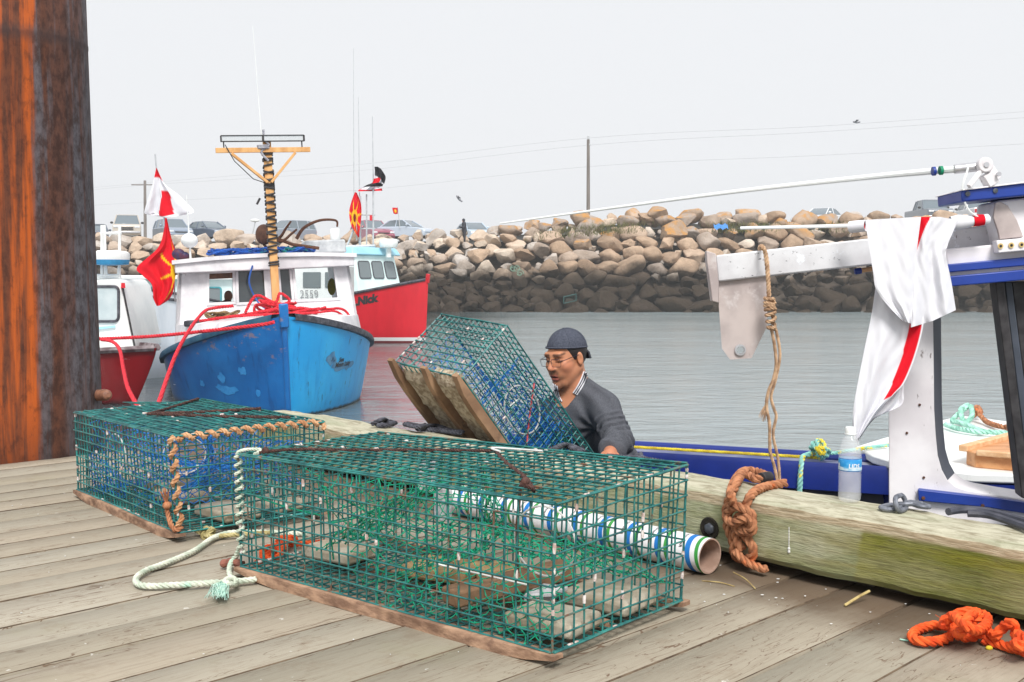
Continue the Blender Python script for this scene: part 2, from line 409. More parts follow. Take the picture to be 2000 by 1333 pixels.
# grass tufts on the crest
g = G("dry_grass"); MAT_GRASS = g.fin(g.mix(g.isl(), (.16, .15, .05), (.09, .11, .035)), .8, .2)
mb = MB()
for _ in range(1500):
    cx = rr.choice([3.5, 6.5, 8.0, 16, 18, 24, 27]) + rr.normal() * 1.0; b = face(cx, rr.choice([.86, .92])) + np.array([0, -.55 + rr.normal() * .25, .2 + rr.normal() * .1])
    t = b + np.array([rr.normal() * .15, rr.normal() * .12 - .1, rr.uniform(.15, .45)]); w = np.array([.02, 0, 0])
    mb.add([b - w, b + w, t], [(0, 1, 2)])
tag(mb.build("dry_grass", MAT_GRASS, smooth=False), "thin dry grass between the stones of the breakwater crest", "grass", kind='stuff')

# ================================================================== wharf deck
E1 = np.array([cos(pi / 4), sin(pi / 4), 0]); E2 = np.array([sin(pi / 4), -cos(pi / 4), 0])
def ST(s, t, z=0): return E1 * s + E2 * t + np.array([0, 0, z])
g = G("weathered_deck")
c0 = g.coord('Object', (1, 1, 1), (0, 0, -pi / 4))
def mp_(gg, v, sc):
    q = gg.n('ShaderNodeMapping'); q.inputs['Scale'].default_value = sc; gg.t.links.new(v, q.inputs[0]); return q.outputs[0]
isl = g.isl()
off = g.n('ShaderNodeCombineXYZ'); g.set(off.inputs[0], g.math('MULTIPLY', isl, 37.0)); g.set(off.inputs[1], g.math('MULTIPLY', isl, 11.0))
va = g.n('ShaderNodeVectorMath', operation='ADD'); g.t.links.new(c0, va.inputs[0]); g.t.links.new(off.outputs[0], va.inputs[1]); c1 = va.outputs[0]
grain = g.noise(mp_(g, c1, (6, 85, 8)), 1, 8, .7, .6); patch = g.noise(mp_(g, c1, (1.4, 4, 2)), 1, 5, .6); blot = g.noise(g.coord('Object', (2.6, 2.6, 2.6)), 1, 5, .6)
base = g.ramp(isl, [(0, srgb(170, 162, 147)), (.3, srgb(152, 144, 128)), (.6, srgb(164, 153, 136)), (.85, srgb(148, 141, 125)), (1, srgb(176, 169, 155))])
base = g.mix(g.math('MULTIPLY', g.step(grain, .45, .66), .36), base, srgb(126, 114, 98))
base = g.mix(g.math('MULTIPLY', g.step(patch, .5, .75), .30), base, srgb(192, 186, 170))
base = g.mix(g.math('MULTIPLY', g.step(blot, .55, .75), .28), base, srgb(142, 138, 106))
fine = g.noise(mp_(g, c1, (24, 190, 8)), 1, 6, .75)
base = g.mix(g.math('MULTIPLY', g.step(fine, .58, .72), .35), base, srgb(105, 90, 74))
crk = g.noise(mp_(g, c1, (3.2, 30, 8)), 1, 3, .5, 1.2); base = g.mix(g.math('MULTIPLY', g.step(g.math('ABSOLUTE', g.math('SUBTRACT', crk, .5)), .012, .004), g.step(patch, .44, .54)), base, srgb(112, 94, 78))
kn = g.noise(g.coord('Object', (5.5, 5.5, 5.5)), 1, 2, .4); base = g.mix(g.math('MULTIPLY', g.step(kn, .735, .76), .7), base, srgb(104, 86, 68)); st3 = g.noise(g.coord('Object', (9, 9, 9)), 1, 6, .75); base = g.mix(g.math('MULTIPLY', g.step(st3, .52, .66), .30), base, srgb(130, 112, 92))
wsp = g.noise(g.coord('Object', (22, 22, 22)), 1, 4, .6)
base = g.mix(g.math('MULTIPLY', g.step(wsp, .69, .73), .65), base, srgb(222, 220, 214))
# brown silt along the kerb
sx = g.sep(c0)[0]
silt = g.math('MULTIPLY', g.step(g.math('ADD', sx, g.math('MULTIPLY', blot, .6)), 2.74, 3.12), .85)
base = g.mix(silt, base, srgb(92, 74, 58))
hgt = g.math('ADD', g.math('MULTIPLY', grain, .7), g.math('MULTIPLY', fine, .5))
g.bump(hgt, .55, .004)
MAT_DECK = g.fin(base, .85, .25)
mb = MB(); t = -5.51; dr = random.Random(3); TW = [5.51, 5.34, 5.13, 4.93, 4.74, 4.56, 4.38, 4.19, 3.996, 3.82, 3.631, 3.468, 3.313, 3.137, 2.897, 2.713, 2.548]; TW = [a - b for a, b in zip(TW, TW[1:])]
def plank(mb, s0, s1, t0, t1, z0, z1, m=0):
    n = 40; ss = np.linspace(s0, s1, n); e = dr.uniform(.0014, .0034)
    rows = []
    prof = [(t0, z0), (t0, z1 - e), (t0 + e, z1), (t1 - e, z1), (t1, z1 - e), (t1, z0)]
    VV = []; FF = []
    for s_ in ss:
        j = dr.uniform(-.0012, .0012)
        for (tt, zz) in prof: VV.append(ST(s_, tt + j, zz))
    k = len(prof)
    for i in range(n - 1):
        for q in range(k): FF.append((i * k + q, i * k + (q + 1) % k, (i + 1) * k + (q + 1) % k, (i + 1) * k + q))
    FF += [tuple(range(k)), tuple((n - 1) * k + q for q in range(k))[::-1]]
    mb.add(VV, [f[::-1] for f in FF], m); k0 = len(mb.m) - len(FF)
    for i in range(n - 1):
        for q in (1, 3): mb.m[k0 + i * k + q] = 1
while t < 4.5:
    w = TW.pop(0) if TW else dr.uniform(.155, .235); z = dr.uniform(-.002, .003)
    plank(mb, -3.5, 3.16, t, t + w - dr.uniform(.006, .011), -.07, z); t += w
MAT_SEAM = worn("dirty_plank_edge", srgb(74, 60, 48), srgb(112, 96, 78), (14, 14, 14), rough=.95)
o = mb.build("wharf_deck", [MAT_DECK, MAT_SEAM], angle=50); tag(o, kind='structure')
MAT_DARKWOOD = worn("dark_timber", (.05, .04, .03), (.09, .07, .05), (3, 3, 20), rough=.9, bump=.4)
mb = MB()
for s_ in (-2.5, -1, .5, 2.0, 2.95): mb.bar(ST(s_, -5.45, -.2), ST(s_, 4.5, -.2), .15, .25)
mb.hexa([ST(-3.4, -5.4, -.20), ST(-3.4, 4.4, -.20), ST(3.1, 4.4, -.20), ST(3.1, -5.4, -.20), ST(-3.4, -5.4, -.074), ST(-3.4, 4.4, -.074), ST(3.1, 4.4, -.074), ST(3.1, -5.4, -.074)])  # unseen dark slab added under the planks to keep light out of the gaps
for t_ in (-5.2, -2.6, 0, 2.6): mb.lathe([(.15, -2.4), (.15, -.33)], ST(2.9, t_, 0), n=14)
tag(mb.build("wharf_framing_and_light_block", MAT_DARKWOOD), kind='structure')
# ---- nails, shells and grit on the planks
MAT_SHELL = worn("shell_white", (.72, .72, .70), (.5, .5, .48), (90, 90, 90), rough=.6)
mb = MB()
for _ in range(230):
    if rr.random() < .6: s_, t_ = rr.uniform(2.5, 2.9), rr.uniform(-2, 2.4)
    else: s_, t_ = rr.uniform(.6, 2.8), rr.uniform(-5, 2)
    k = rr.uniform(.0012, .0034)
    mb.ell(ST(s_, t_, .004), (k * rr.uniform(.8, 2), k, k * .5), nu=6, nv=4)
tag(mb.build("shell_fragments", MAT_SHELL), "white shell fragments and grit scattered over the deck planks", "shells", kind='stuff')
# ================================================================== kerb timber
KD = nrm((.691, -.723, 0)); KN = np.array([.723, .691, 0])    # along the kerb, away from the deck
K0 = np.array([.591, 3.499, 0])
g = G("mossy_timber"); oc = g.coord('Object'); sx, sy, sz = g.sep(oc)
gr = g.noise(mp_(g, oc, (13, 40, 120)), 1, 7, .65, .4); gr2 = g.noise(mp_(g, oc, (1.2, 6, 16)), 1, 5, .6); bl = g.noise(mp_(g, oc, (3, 3, 6)), 1, 5, .6)
top = g.mix(g.step(gr, .4, .7), srgb(190, 186, 164), srgb(138, 130, 108))
top = g.mix(g.math('MULTIPLY', g.step(gr2, .5, .65), .45), top, srgb(150, 158, 128))
mossA = g.mix(g.step(bl, .38, .62), srgb(180, 180, 152), srgb(138, 143, 104)); mossA = g.mix(g.math('MULTIPLY', g.step(gr2, .45, .7), .5), mossA, srgb(150, 132, 78))
mossB = g.mix(g.step(bl, .38, .66), srgb(98, 104, 46), srgb(142, 140, 96)); mossB = g.mix(g.math('MULTIPLY', g.step(gr2, .42, .7), .6), mossB, srgb(138, 134, 40))
fm = g.mix(g.step(g.math('ADD', sx, g.math('MULTIPLY', bl, .10)), .615, .635), mossA, mossB)
fm = g.mix(g.math('MULTIPLY', g.step(gr, .47, .68), .42), fm, srgb(84, 78, 54))
edge = g.step(g.math('ADD', sz, g.math('MULTIPLY', gr2, .05)), .206, .219)
frayed = g.mix(g.step(gr, .35, .62), srgb(206, 192, 164), srgb(168, 150, 122))
fm = g.mix(edge, fm, frayed)
nz = g.sep(g.n('ShaderNodeNewGeometry').outputs['Normal'])[2]
cc = g.mix(g.step(nz, .55, .8), fm, top)
g.bump(g.math('ADD', gr, g.math('MULTIPLY', gr2, .6)), .7, .008)
MAT_KERB = g.fin(cc, .85, .2)
kr = thing("timber_kerb", "thick mossy green timber kerb along the edge of the wharf", "kerb", K0)
RK = np.stack([KD, KN, [0, 0, 1]], 1)
mb = MB(); KL0, KL1, KW, KZ0, KZ1 = -2.75, 2.6, .222, .036, .230
ss = np.linspace(KL0, KL1, 90)
def kp(y, z, s):
    w = .0035 * sin(s * 9 + z * 40) + .003 * sin(s * 23 + y * 30) + .002 * sin(s * 57)
    return (s, y + w, z + .003 * sin(s * 5 + 1) + w * .5)
e = .016
prof = [(0, KZ0 + e), (e * .6, KZ0), (KW - e, KZ0), (KW, KZ0 + e), (KW, KZ1 - e), (KW - e * .7, KZ1 - e * .3), (KW - e * 2, KZ1), (e * 2, KZ1), (e * .8, KZ1 - e * .25), (0, KZ1 - e)]
GR = np.array([[kp(y, z, s) for (y, z) in prof + prof[:1]] for s in ss])
mb.grid(GR, flip=False)
k = len(prof) + 1
mb.add(GR[0][:-1], [tuple(range(k - 1))]); mb.add(GR[-1][:-1], [tuple(range(k - 1))[::-1]])
o = mb.build("timber", MAT_KERB, None, angle=40, fix=True); o.parent = kr; o.rotation_euler = (0, 0, math.atan2(KD[1], KD[0])); ORG[o.name] = K0
def KP(s, y, z): return K0 + KD * s + KN * y + np.array([0, 0, z])
MAT_STEEL_DARK = worn("dark_steel", (.08, .09, .11), (.14, .15, .17), (60, 60, 60), metal=.6, rough=.45)
MAT_HOLE = worn("hole_shade", (.012, .010, .008), (.02, .016, .01), (50, 50, 50), rough=.95)  # near-black colour stands in for the shade inside the bolt hole
MAT_IRONSTAIN = worn("stained_rim", (.16, .14, .06), (.09, .08, .03), (60, 60, 60), rough=.9)
bp = DK(1386, 1032, 0); r_ = ray(1386, 1032); tt = ((K0 - np.array([0, 0, HC])) @ KN) / (r_ @ KN); bp = np.array([0, 0, HC]) + r_ * tt
mb = MB(); mb.lathe([(.036, .001), (.033, .006), (.026, .005), (.024, .002)], bp, -KN, 24, cap=False); mb.lathe([(.0005, .0045), (.026, .0045)], bp, -KN, 24, cap=False)
bh = mb.build("bolt_recess", [MAT_HOLE], kr, fix=False)
mb = MB(); mb.lathe([(.019, .004), (.019, .011), (.014, .014), (.001, .014)], bp + KD * .004, -KN, 6); mb.build("bolt", MAT_STEEL_DARK, kr, bevel=.002)
mb = MB()
for s_ in (-2.3, -1.1, .0, 1.15, 2.3): mb.box(KP(s_, KW * .72, .016), (1.12, .10, .032), RK)  # blocks stretched almost into one bar to shut out light from behind
mb.build("support_and_light_block", MAT_DARKWOOD, kr)
MAT_DRIP = worn("white_dropping", (.75, .75, .74), (.6, .6, .58), (60, 60, 60), rough=.8)
mb = MB()
for i in range(9): px_, py_ = 1541, 1033 + i * 5.6; r_ = ray(px_, py_); tt = ((K0 - KN * .0015 - np.array([0, 0, HC])) @ KN) / (r_ @ KN); mb.ell(np.array([0, 0, HC]) + r_ * tt, (.0016 + (.003 if i > 6 else 0),) * 2 + (.0055,), nu=8, nv=5)
mb.build("white_dropping", MAT_DRIP, kr)

# ================================================================== steel pile
g = G("rusty_steel"); oc = g.coord('Object')
st = g.noise(mp_(g, oc, (7, 7, .32)), 1, 7, .62, .25); st2 = g.noise(mp_(g, oc, (16, 16, .7)), 1, 6, .65, .3); fl = g.noise(mp_(g, oc, (26, 26, 14)), 1, 6, .7); big = g.noise(mp_(g, oc, (2.2, 2.2, .5)), 1, 4)
x_ = g.sep(oc)[0]
steel = g.mix(g.step(fl, .35, .65), srgb(100, 97, 103), srgb(62, 58, 62))
brown = g.mix(g.step(fl, .35, .7), srgb(96, 56, 38), srgb(46, 28, 24))
orange = g.mix(g.step(st2, .4, .7), srgb(186, 88, 26), srgb(106, 50, 24))
wx = g.math('ADD', x_, g.math('MULTIPLY', g.math('ADD', g.math('MULTIPLY', g.math('SUBTRACT', st, .5), .22), g.math('MULTIPLY', g.math('SUBTRACT', st2, .5), .10)), 1.0))
wr = g.math('MULTIPLY', g.math('ADD', wx, .2), 1.6667)
cc = g.mix(g.ramp(wr, [(.44, .1), (.52, .9), (.58, .9), (.60, .4), (.625, .9), (.67, .95), (.74, 0)]), brown, orange)
cc = g.mix(g.math('MULTIPLY', g.ramp(wr, [(.69, 0), (.73, .9), (.765, .9), (.79, .1), (.85, .15), (.89, 1)]), .95), cc, steel)
cc = g.mix(g.math('MULTIPLY', g.step(st2, .46, .60), .82), cc, brown); cc = g.mix(g.math('MULTIPLY', g.step(fl, .52, .66), .45), cc, srgb(70, 38, 24))
cc = g.mix(g.math('MULTIPLY', g.step(g.noise(mp_(g, oc, (30, 30, 2.0)), 1, 6, .7), .60, .70), .5), cc, srgb(30, 24, 24))
zz = g.sep(oc)[2]
low = g.math('SUBTRACT', 1.0, g.step(g.math('ADD', zz, g.math('MULTIPLY', st2, .8)), 2.5, 3.1))
cc = g.mix(g.math('MULTIPLY', low, .8), cc, srgb(30, 24, 24))
wl = g.math('SUBTRACT', 1.0, g.step(g.math('ABSOLUTE', g.math('SUBTRACT', zz, 4.50)), .0, .06))
cc = g.mix(g.math('MULTIPLY', wl, .6), cc, srgb(60, 48, 48))
g.bump(g.math('ADD', fl, st2), .35, .006)
MAT_PILE = g.fin(cc, .75, .35)
pc = np.array([-2.57, 5.76, 0]); mb = MB()
prof = [(.392, -2.4), (.392, 2.09), (.394, 2.10), (.394, 2.115), (.392, 2.125), (.392, 4.2), (.37, 4.2), (.37, 4.1)]
mb.lathe(prof, pc, nrm((-.018, 0, 1)), 72, cap=False); mb.lathe([(.0005, 4.1), (.371, 4.1)], pc, nrm((-.018, 0, 1)), 72, cap=False)
pl = thing("steel_pile", "tall round rusty steel pile with orange streaks at the end of the wharf", "pile", pc + np.array([0, 0, -2.4]))
mb.build("pile_shaft", MAT_PILE, pl, angle=40)
# pin through the pile with a few turns of blue and white line
MAT_PEG = worn("peg_wood", srgb(150, 106, 84), srgb(112, 76, 60), (30, 30, 30), rough=.6)
pa, pb = V(175, 773, 5.82), V(207, 772, 5.72)
mb = MB(); d = nrm(pb - pa); mb.lathe([(.030, 0), (.030, np.linalg.norm(pb - pa)), (.026, np.linalg.norm(pb - pa) + .015), (.012, np.linalg.norm(pb - pa) + .026)], pa, d, 16)
mb.build("mooring_pin", MAT_PEG, pl)
# ================================================================== lobster traps
def wire_mat(name, c1, c2, rust=.66):
    g = G(name); p = g.pos()
    f = g.noise(p, 14, 5, .7); f2 = g.noise(p, 4.5, 4, .6)
    c = g.mix(g.step(f, .35, .7), c1, c2)
    rm = g.math('MULTIPLY', g.step(f, .54, .66), g.step(f2, rust - .10, rust))
    c = g.mix(rm, c, g.mix(g.noise(p, 60, 3), (.10, .030, .012), (.22, .10, .055)))
    g.bump(g.noise(p, 400, 3), .3, .001)
    return g.fin(c, .42, .6)
MAT_WIRE = wire_mat("green_vinyl_wire", srgb(4, 74, 78), srgb(40, 138, 132))
MAT_WIRE_RUST = wire_mat("worn_green_wire", srgb(4, 76, 78), srgb(42, 138, 130), .50)
MAT_CLIP = worn("chalky_clip", srgb(226, 220, 216), srgb(176, 150, 140), (70, 70, 70), rough=.8, spots=[((50, 50, 50), srgb(120, 70, 56), .6, .7)])
MAT_RUNNER = worn("runner_wood", srgb(176, 142, 116), srgb(120, 92, 74), (3, 18, 30), rough=.9, bump=.8, bsc=(6, 60, 90), bd=.006, spots=[((10, 10, 10), srgb(92, 66, 56), .58, .7)])
MAT_RUNNER_P = worn("runner_wood_brown", srgb(168, 134, 104), srgb(128, 98, 74), (6, 6, 6), rough=.9, bump=.6, bsc=(30, 30, 30), bd=.004, spots=[((14, 14, 14), srgb(98, 78, 62), .55, .7)])
MAT_BRICK = worn("cast_concrete", srgb(196, 186, 168), srgb(164, 150, 128), (14, 14, 14), rough=.95, bump=.5, bsc=(160, 160, 160), bd=.003, spots=[((9, 9, 9), srgb(122, 108, 90), .58, .72)])
MAT_AGG = worn("rough_concrete", srgb(206, 190, 164), srgb(160, 140, 116), (40, 40, 40), .4, .6, rough=.95, bump=1.0, bsc=(110, 110, 110), bd=.012, spots=[((90, 90, 90), srgb(140, 118, 96), .60, .7)])
MAT_NETG = worn("green_twine", srgb(20, 168, 128), srgb(10, 128, 100), (30, 30, 30), rough=.8)
MAT_NETB = worn("blue_twine", srgb(40, 134, 214), srgb(20, 98, 178), (30, 30, 30), rough=.8)
MAT_CORD = worn("brown_cord", srgb(92, 62, 54), srgb(58, 40, 38), (90, 90, 90), rough=.8, bump=.5)
MAT_HOOP = worn("white_hoop", (.74, .74, .72), (.55, .55, .53), (20, 20, 20), rough=.5)
MAT_RUST = worn("rust_iron", (.13, .05, .025), (.06, .025, .016), (40, 40, 40), rough=.85, bump=.5)
MAT_ROPE_W = worn("pale_rope", srgb(222, 224, 208), srgb(178, 190, 172), (20, 20, 20), rough=.9, spots=[((6, 6, 6), srgb(160, 206, 186), .55, .7)])
MAT_ROPE_T = worn("tan_rope", srgb(208, 164, 124), srgb(164, 112, 76), (26, 26, 26), rough=.9)
MAT_ROPE_O = worn("orange_rope", srgb(236, 100, 40), srgb(206, 70, 24), (26, 26, 26), rough=.85)
MAT_ROPE_B = worn("brown_rope", srgb(186, 128, 92), srgb(138, 88, 60), (26, 26, 26), rough=.9, spots=[((9, 9, 9), srgb(206, 110, 60), .55, .7)])
MAT_TAG = worn("plastic_tag", (.72, .72, .74), (.5, .5, .52), (60, 60, 60), rough=.5)

def trap(name, label, C8, nL, nW, nH, seed, wire, group="lobster traps", parts=True):
    C8 = np.asarray(C8, float); r_ = np.random.default_rng(seed)
    def T(u, v, w):
        u, v, w = np.broadcast_arrays(*[np.asarray(q, float) for q in (u, v, w)]); u = u[..., None]; v = v[..., None]; w = w[..., None]
        b = C8[0] * (1 - u) * (1 - v) + C8[1] * u * (1 - v) + C8[2] * u * v + C8[3] * (1 - u) * v
        t = C8[4] * (1 - u) * (1 - v) + C8[5] * u * (1 - v) + C8[6] * u * v + C8[7] * (1 - u) * v
        return b * (1 - w) + t * w
    lo = C8.min(0); root = thing(name, label, "trap", (C8[:, 0].mean(), C8[:, 1].mean(), lo[2]), group)
    R0 = .0027
    def wires(mb, f, na, nb, nrm_off):
        # f(a,b) -> point; na wires across a, nb across b
        ph = r_.uniform(0, 6, 4)
        def q(a, b):
            P = f(a, b); d = .0022 * np.sin(a * 9 + ph[0]) * np.sin(b * 7 + ph[1]) + .0008 * r_.normal(size=P.shape[:-1])
            return P + d[..., None] * nrm_off
        for i in range(na + 1):
            t = np.linspace(0, 1, 7); mb.tube(q(np.full(7, i / na), t), R0 * (1.25 if i in (0, na) else 1), 5, 0)
        for j in range(nb + 1):
            t = np.linspace(0, 1, 9); mb.tube(q(t, np.full(9, j / nb)) + nrm_off * R0 * 1.5, R0 * (1.25 if j in (0, nb) else 1), 5, 0)
    def clips(mb, f, edge_pts, k):
        for _ in range(k):
            a, b, da, db = edge_pts[r_.integers(len(edge_pts))]; t = r_.uniform(.02, .96); l = r_.uniform(.010, .024)
            p = f(np.array(a + da * t), np.array(b + db * t)); q = f(np.array(a + da * (t + .02)), np.array(b + db * (t + .02)))
            d = nrm(q - p); mb.tube([p, p + d * l * .5, p + d * l], [.0042, .0050, .0042], 6, 1)
    c = C8.mean(0)
    ED = [(0, 0, 1, 0), (0, 1, 1, 0), (0, 0, 0, 1), (1, 0, 0, 1)]
    panels = [("lid", lambda a, b: T(a, b, 1), nL, nW), ("floor_panel", lambda a, b: T(a, b, 0), nL, nW),
              ("side_panel", lambda a, b: T(a, 0, b), nL, nH), ("side_panel", lambda a, b: T(a, 1, b), nL, nH),
              ("end_panel", lambda a, b: T(0, a, b), nW, nH), ("end_panel", lambda a, b: T(1, a, b), nW, nH)]
    for nm, f, na, nb in panels:
        mb = MB(); pc_ = f(np.array(.5), np.array(.5)); wires(mb, f, na, nb, nrm(pc_ - c)); clips(mb, f, ED, 9)
        for _ in range(7):
            a, b = r_.uniform(.05, .95, 2); a = round(a * na) / na; clips(mb, f, [(a, b, 0, .05)], 1)
        mb.build(nm, [wire, MAT_CLIP], root, angle=60)
    return root, T
def net(mb, S, nu, nv, r, seed, knot=True, j=.12):
    q = np.random.default_rng(seed); P = {}
    for i in range(nu + 1):
        for k in range(nv + 1):
            if (i + k) % 2 == 0:
                a = np.clip((i + q.normal() * j) / nu, 0, 1); b = np.clip((k + q.normal() * j) / nv, 0, 1); P[i, k] = S(a, b) + q.normal(size=3) * .004
    for (i, k), p in P.items():
        for dk in (-1, 1):
            if (i + 1, k + dk) in P:
                e = P[i + 1, k + dk]; m = (p + e) / 2 + q.normal(size=3) * .0022; m[2] -= .002
                mb.tube([p, m, e], r, 3, cap=False)
        if knot: mb.ell(p, (r * 2.2,) * 3, nu=4, nv=3)
    return mb
def hoop(T, uvw, axis, ru, rw, r, n=28):
    u0, v0, w0 = uvw; t = np.linspace(0, 2 * pi, n, endpoint=False)
    if axis == 'u': return T(np.full(n, u0), v0 + ru * np.cos(t), w0 + rw * np.sin(t))
    return T(u0 + ru * np.cos(t), np.full(n, v0), w0 + rw * np.sin(t))
def funnel(T, axis, base, tip, br, tr):
    # S(a,b): a along the funnel, b around it
    def S(a, b):
        t = 2 * pi * b; ct, st = cos(t), sin(t); k = max(abs(ct), abs(st)); sq = (ct / k, st / k)
        x = (1 - a) * sq[0] * br[0] + a * ct * tr[0]; y = (1 - a) * sq[1] * br[1] + a * st * tr[1]
        c = [base[i] * (1 - a) + tip[i] * a for i in range(3)]
        if axis == 'u': return T(c[0], c[1] + x, c[2] + y)
        return T(c[0] + x, c[1], c[2] + y)
    return S
def brick(root, T, u, v, w, du, dv, hz, mat, name="ballast_brick", yaw=0.0, bev=.006):
    p = T(u, v, w); ex = nrm(T(u + .02, v, w) - p); ey = nrm(T(u, v + .02, w) - p); ez = nrm(np.cross(ex, ey)); ey = np.cross(ez, ex)
    ca, sa = cos(yaw), sin(yaw); X = ex * ca + ey * sa; Y = -ex * sa + ey * ca
    mb = MB(); mb.box(p + ez * hz / 2, (du, dv, hz), np.stack([X, Y, ez], 1)); return mb.build(name, mat, root, bevel=bev)
def runner(root, T, v, w, h, wd, u0=-.01, u1=1.01, mat=None, name="runner", taper=True, under=None):
    n = 14; us = np.linspace(u0, u1, n); mb = MB(); VV = []; q = np.random.default_rng(int(v * 100) + 5)
    for i, u in enumerate(us):
        p = T(u, v, w); ex = nrm(T(u + .02, v, w) - T(u - .02, v, w)); ey = nrm(T(u, v + .05, w) - T(u, v - .05, w)); ez = nrm(np.cross(ex, ey)); ez = ez * np.sign(ez @ (T(u, v, w + .2) - p)); ey = np.cross(ez, ex)
        k = 1.0
        if taper and i in (0, n - 1): k = .35
        elif taper and i in (1, n - 2): k = .85
        hh = h * k; a = q.normal() * .0012
        for (yy, zz) in ((-.5, -.95), (-.38, -1), (.38, -1), (.5, -.95), (.5, -.05), (.42, 0), (-.42, 0), (-.5, -.05)):
            VV.append(p + ey * (yy * wd + a) + ez * (zz * hh + q.normal() * .0008))
    FF = []
    for i in range(n - 1):
        for s_ in range(8): FF.append((i * 8 + s_, (i + 1) * 8 + s_, (i + 1) * 8 + (s_ + 1) % 8, i * 8 + (s_ + 1) % 8))
    FF += [tuple(range(8)), tuple((n - 1) * 8 + q_ for q_ in range(8))[::-1]]
    mb.add(VV, FF); return mb.build(name, mat or MAT_RUNNER, root, fix=True, angle=45)
def corners(bl, bn, br, tops, z=.034):
    B = [DK(*bl, z), DK(*bn, z), DK(*br, z)]; B.append(B[0] + B[2] - B[1])
    return B, [V(*tp, b[1]) for tp, b in zip(tops, B)]

# ---------------------------------------------------------------- the near trap
B, Tp = corners((472, 1106), (1078, 1275), (1330, 1172), [(465, 888), (1085, 985), (1342, 908), (738, 846)])
print("trap1 edges", [np.linalg.norm(B[(i + 1) % 4] - B[i]).round(3) for i in range(4)], [(t_ - b_)[2].round(3) for t_, b_ in zip(Tp, B)])
TRAP1, T1 = trap("lobster_trap", "nearest green wire lobster trap with white rope lashing on its left corner", B + Tp, 32, 14, 9, 11, MAT_WIRE_RUST)
runner(TRAP1, T1, .0, -.004, .034, .035, -.012, 1.015); runner(TRAP1, T1, 1.0, -.004, .034, .035, -.012, 1.015); runner(TRAP1, T1, .5, -.004, .034, .035, .02, .97)
MAT_BRICK_T = worn('tan_concrete', srgb(196, 164, 120), srgb(166, 134, 96), (14, 14, 14), rough=.95, bump=.5, bsc=(160, 160, 160), bd=.003)
for (u, v, du, dv, yw) in ((.905, .26, .20, .15, .1), (.90, .70, .21, .17, .05), (.46, .55, .21, .15, .25), (.13, .45, .2, .14, .1), (.63, .72, .22, .13, .1)):
    brick(TRAP1, T1, u, v, .012, du, dv, .038, MAT_BRICK if not .3 < u < .8 else MAT_BRICK_T, yaw=yw, bev=.010)
pz = lambda u, v, w: T1(u, v, w)
mb = MB(); mb.bar(pz(.70, .05, .16), pz(.78, .72, .20), .075, .045); mb.build("bait_board", MAT_RUNNER_P, TRAP1, bevel=.008)
mb = MB(); mb.tube([pz(.745, .42, .17), pz(.748, .40, .6), pz(.75, .42, .98)], .0045, 7); mb.build("bait_spike", MAT_RUST, TRAP1)
# twine heads
mb = MB()
net(mb, funnel(T1, 'u', (.40, .5, .5), (.60, .5, .52), (.46, .46), (.16, .2)), 12, 44, .0017, 3)
mb.build("netting", MAT_NETG, TRAP1)
mb = MB()
net(mb, lambda a, b: T1(.50 + .46 * a, .02 + .42 * b, .02 + (.50 * b) + .05 * sin(a * 5) * b), 26, 16, .0017, 4)
net(mb, lambda a, b: T1(.55 + .42 * a, .98 - .42 * b, .10 + (.42 * b)), 24, 14, .0017, 5)
mb.build("netting", MAT_NETG, TRAP1)
mb = MB()
net(mb, lambda a, b: T1(.24 + .10 * b, .05 + .9 * a, .95 - .5 * b - .2 * sin(a * 3)), 18, 10, .0015, 6)
net(mb, lambda a, b: T1(.28 + .25 * b, .03 + .4 * a, .30 + .55 * b), 18, 12, .0017, 7)
for (u0, v0, w0, u1, v1, w1) in ((.02, .02, .66, .26, .1, .55), (.26, .1, .8, .3, .5, .4), (.5, 0, .0, .5, .02, .75), (.34, .02, .55, .5, .02, .75), (.3, .1, .2, .33, .0, .85)):
    rope(mb, [T1(u0, v0, w0), T1((u0 + u1) / 2, (v0 + v1) / 2, (w0 + w1) / 2 - .02), T1(u1, v1, w1)], .0028, n=4)
mb.build("netting", MAT_NETG, TRAP1)
mb = MB(); mb.tube(hoop(T1, (.80, .47, .50), 'v', .085, .26, 0), .0030, 6, closed=True); mb.tube([T1(.68, .0, .42), T1(.74, .1, .36), T1(.86, .2, .30)], .0028, 5); mb.build("entrance_hoop", MAT_HOOP, TRAP1)
mb = MB(); p0 = T1(.80, .42, .03)
for i in range(5): mb.box(p0 + np.array([rr.normal() * .02, rr.normal() * .02, .02 + i * .006]), (.07, .035, .012), np.array(Matrix.Rotation(rr.uniform(0, 3), 3, 'Z')))
mb.build("crumpled_strip", MAT_TAG, TRAP1, bevel=.003)
mb = MB()
for (u, v, w) in ((.21, .96, .66), (.275, .95, .42)):
    p = T1(u, v, w); ex = nrm(T1(u + .05, v, w) - p); ez = nrm(T1(u, v, w + .05) - p); mb.box(p, (.075, .006, .105), np.stack([ex, np.cross(ez, ex), ez], 1))
mb.build("escape_vent", MAT_TAG, TRAP1, bevel=.002)
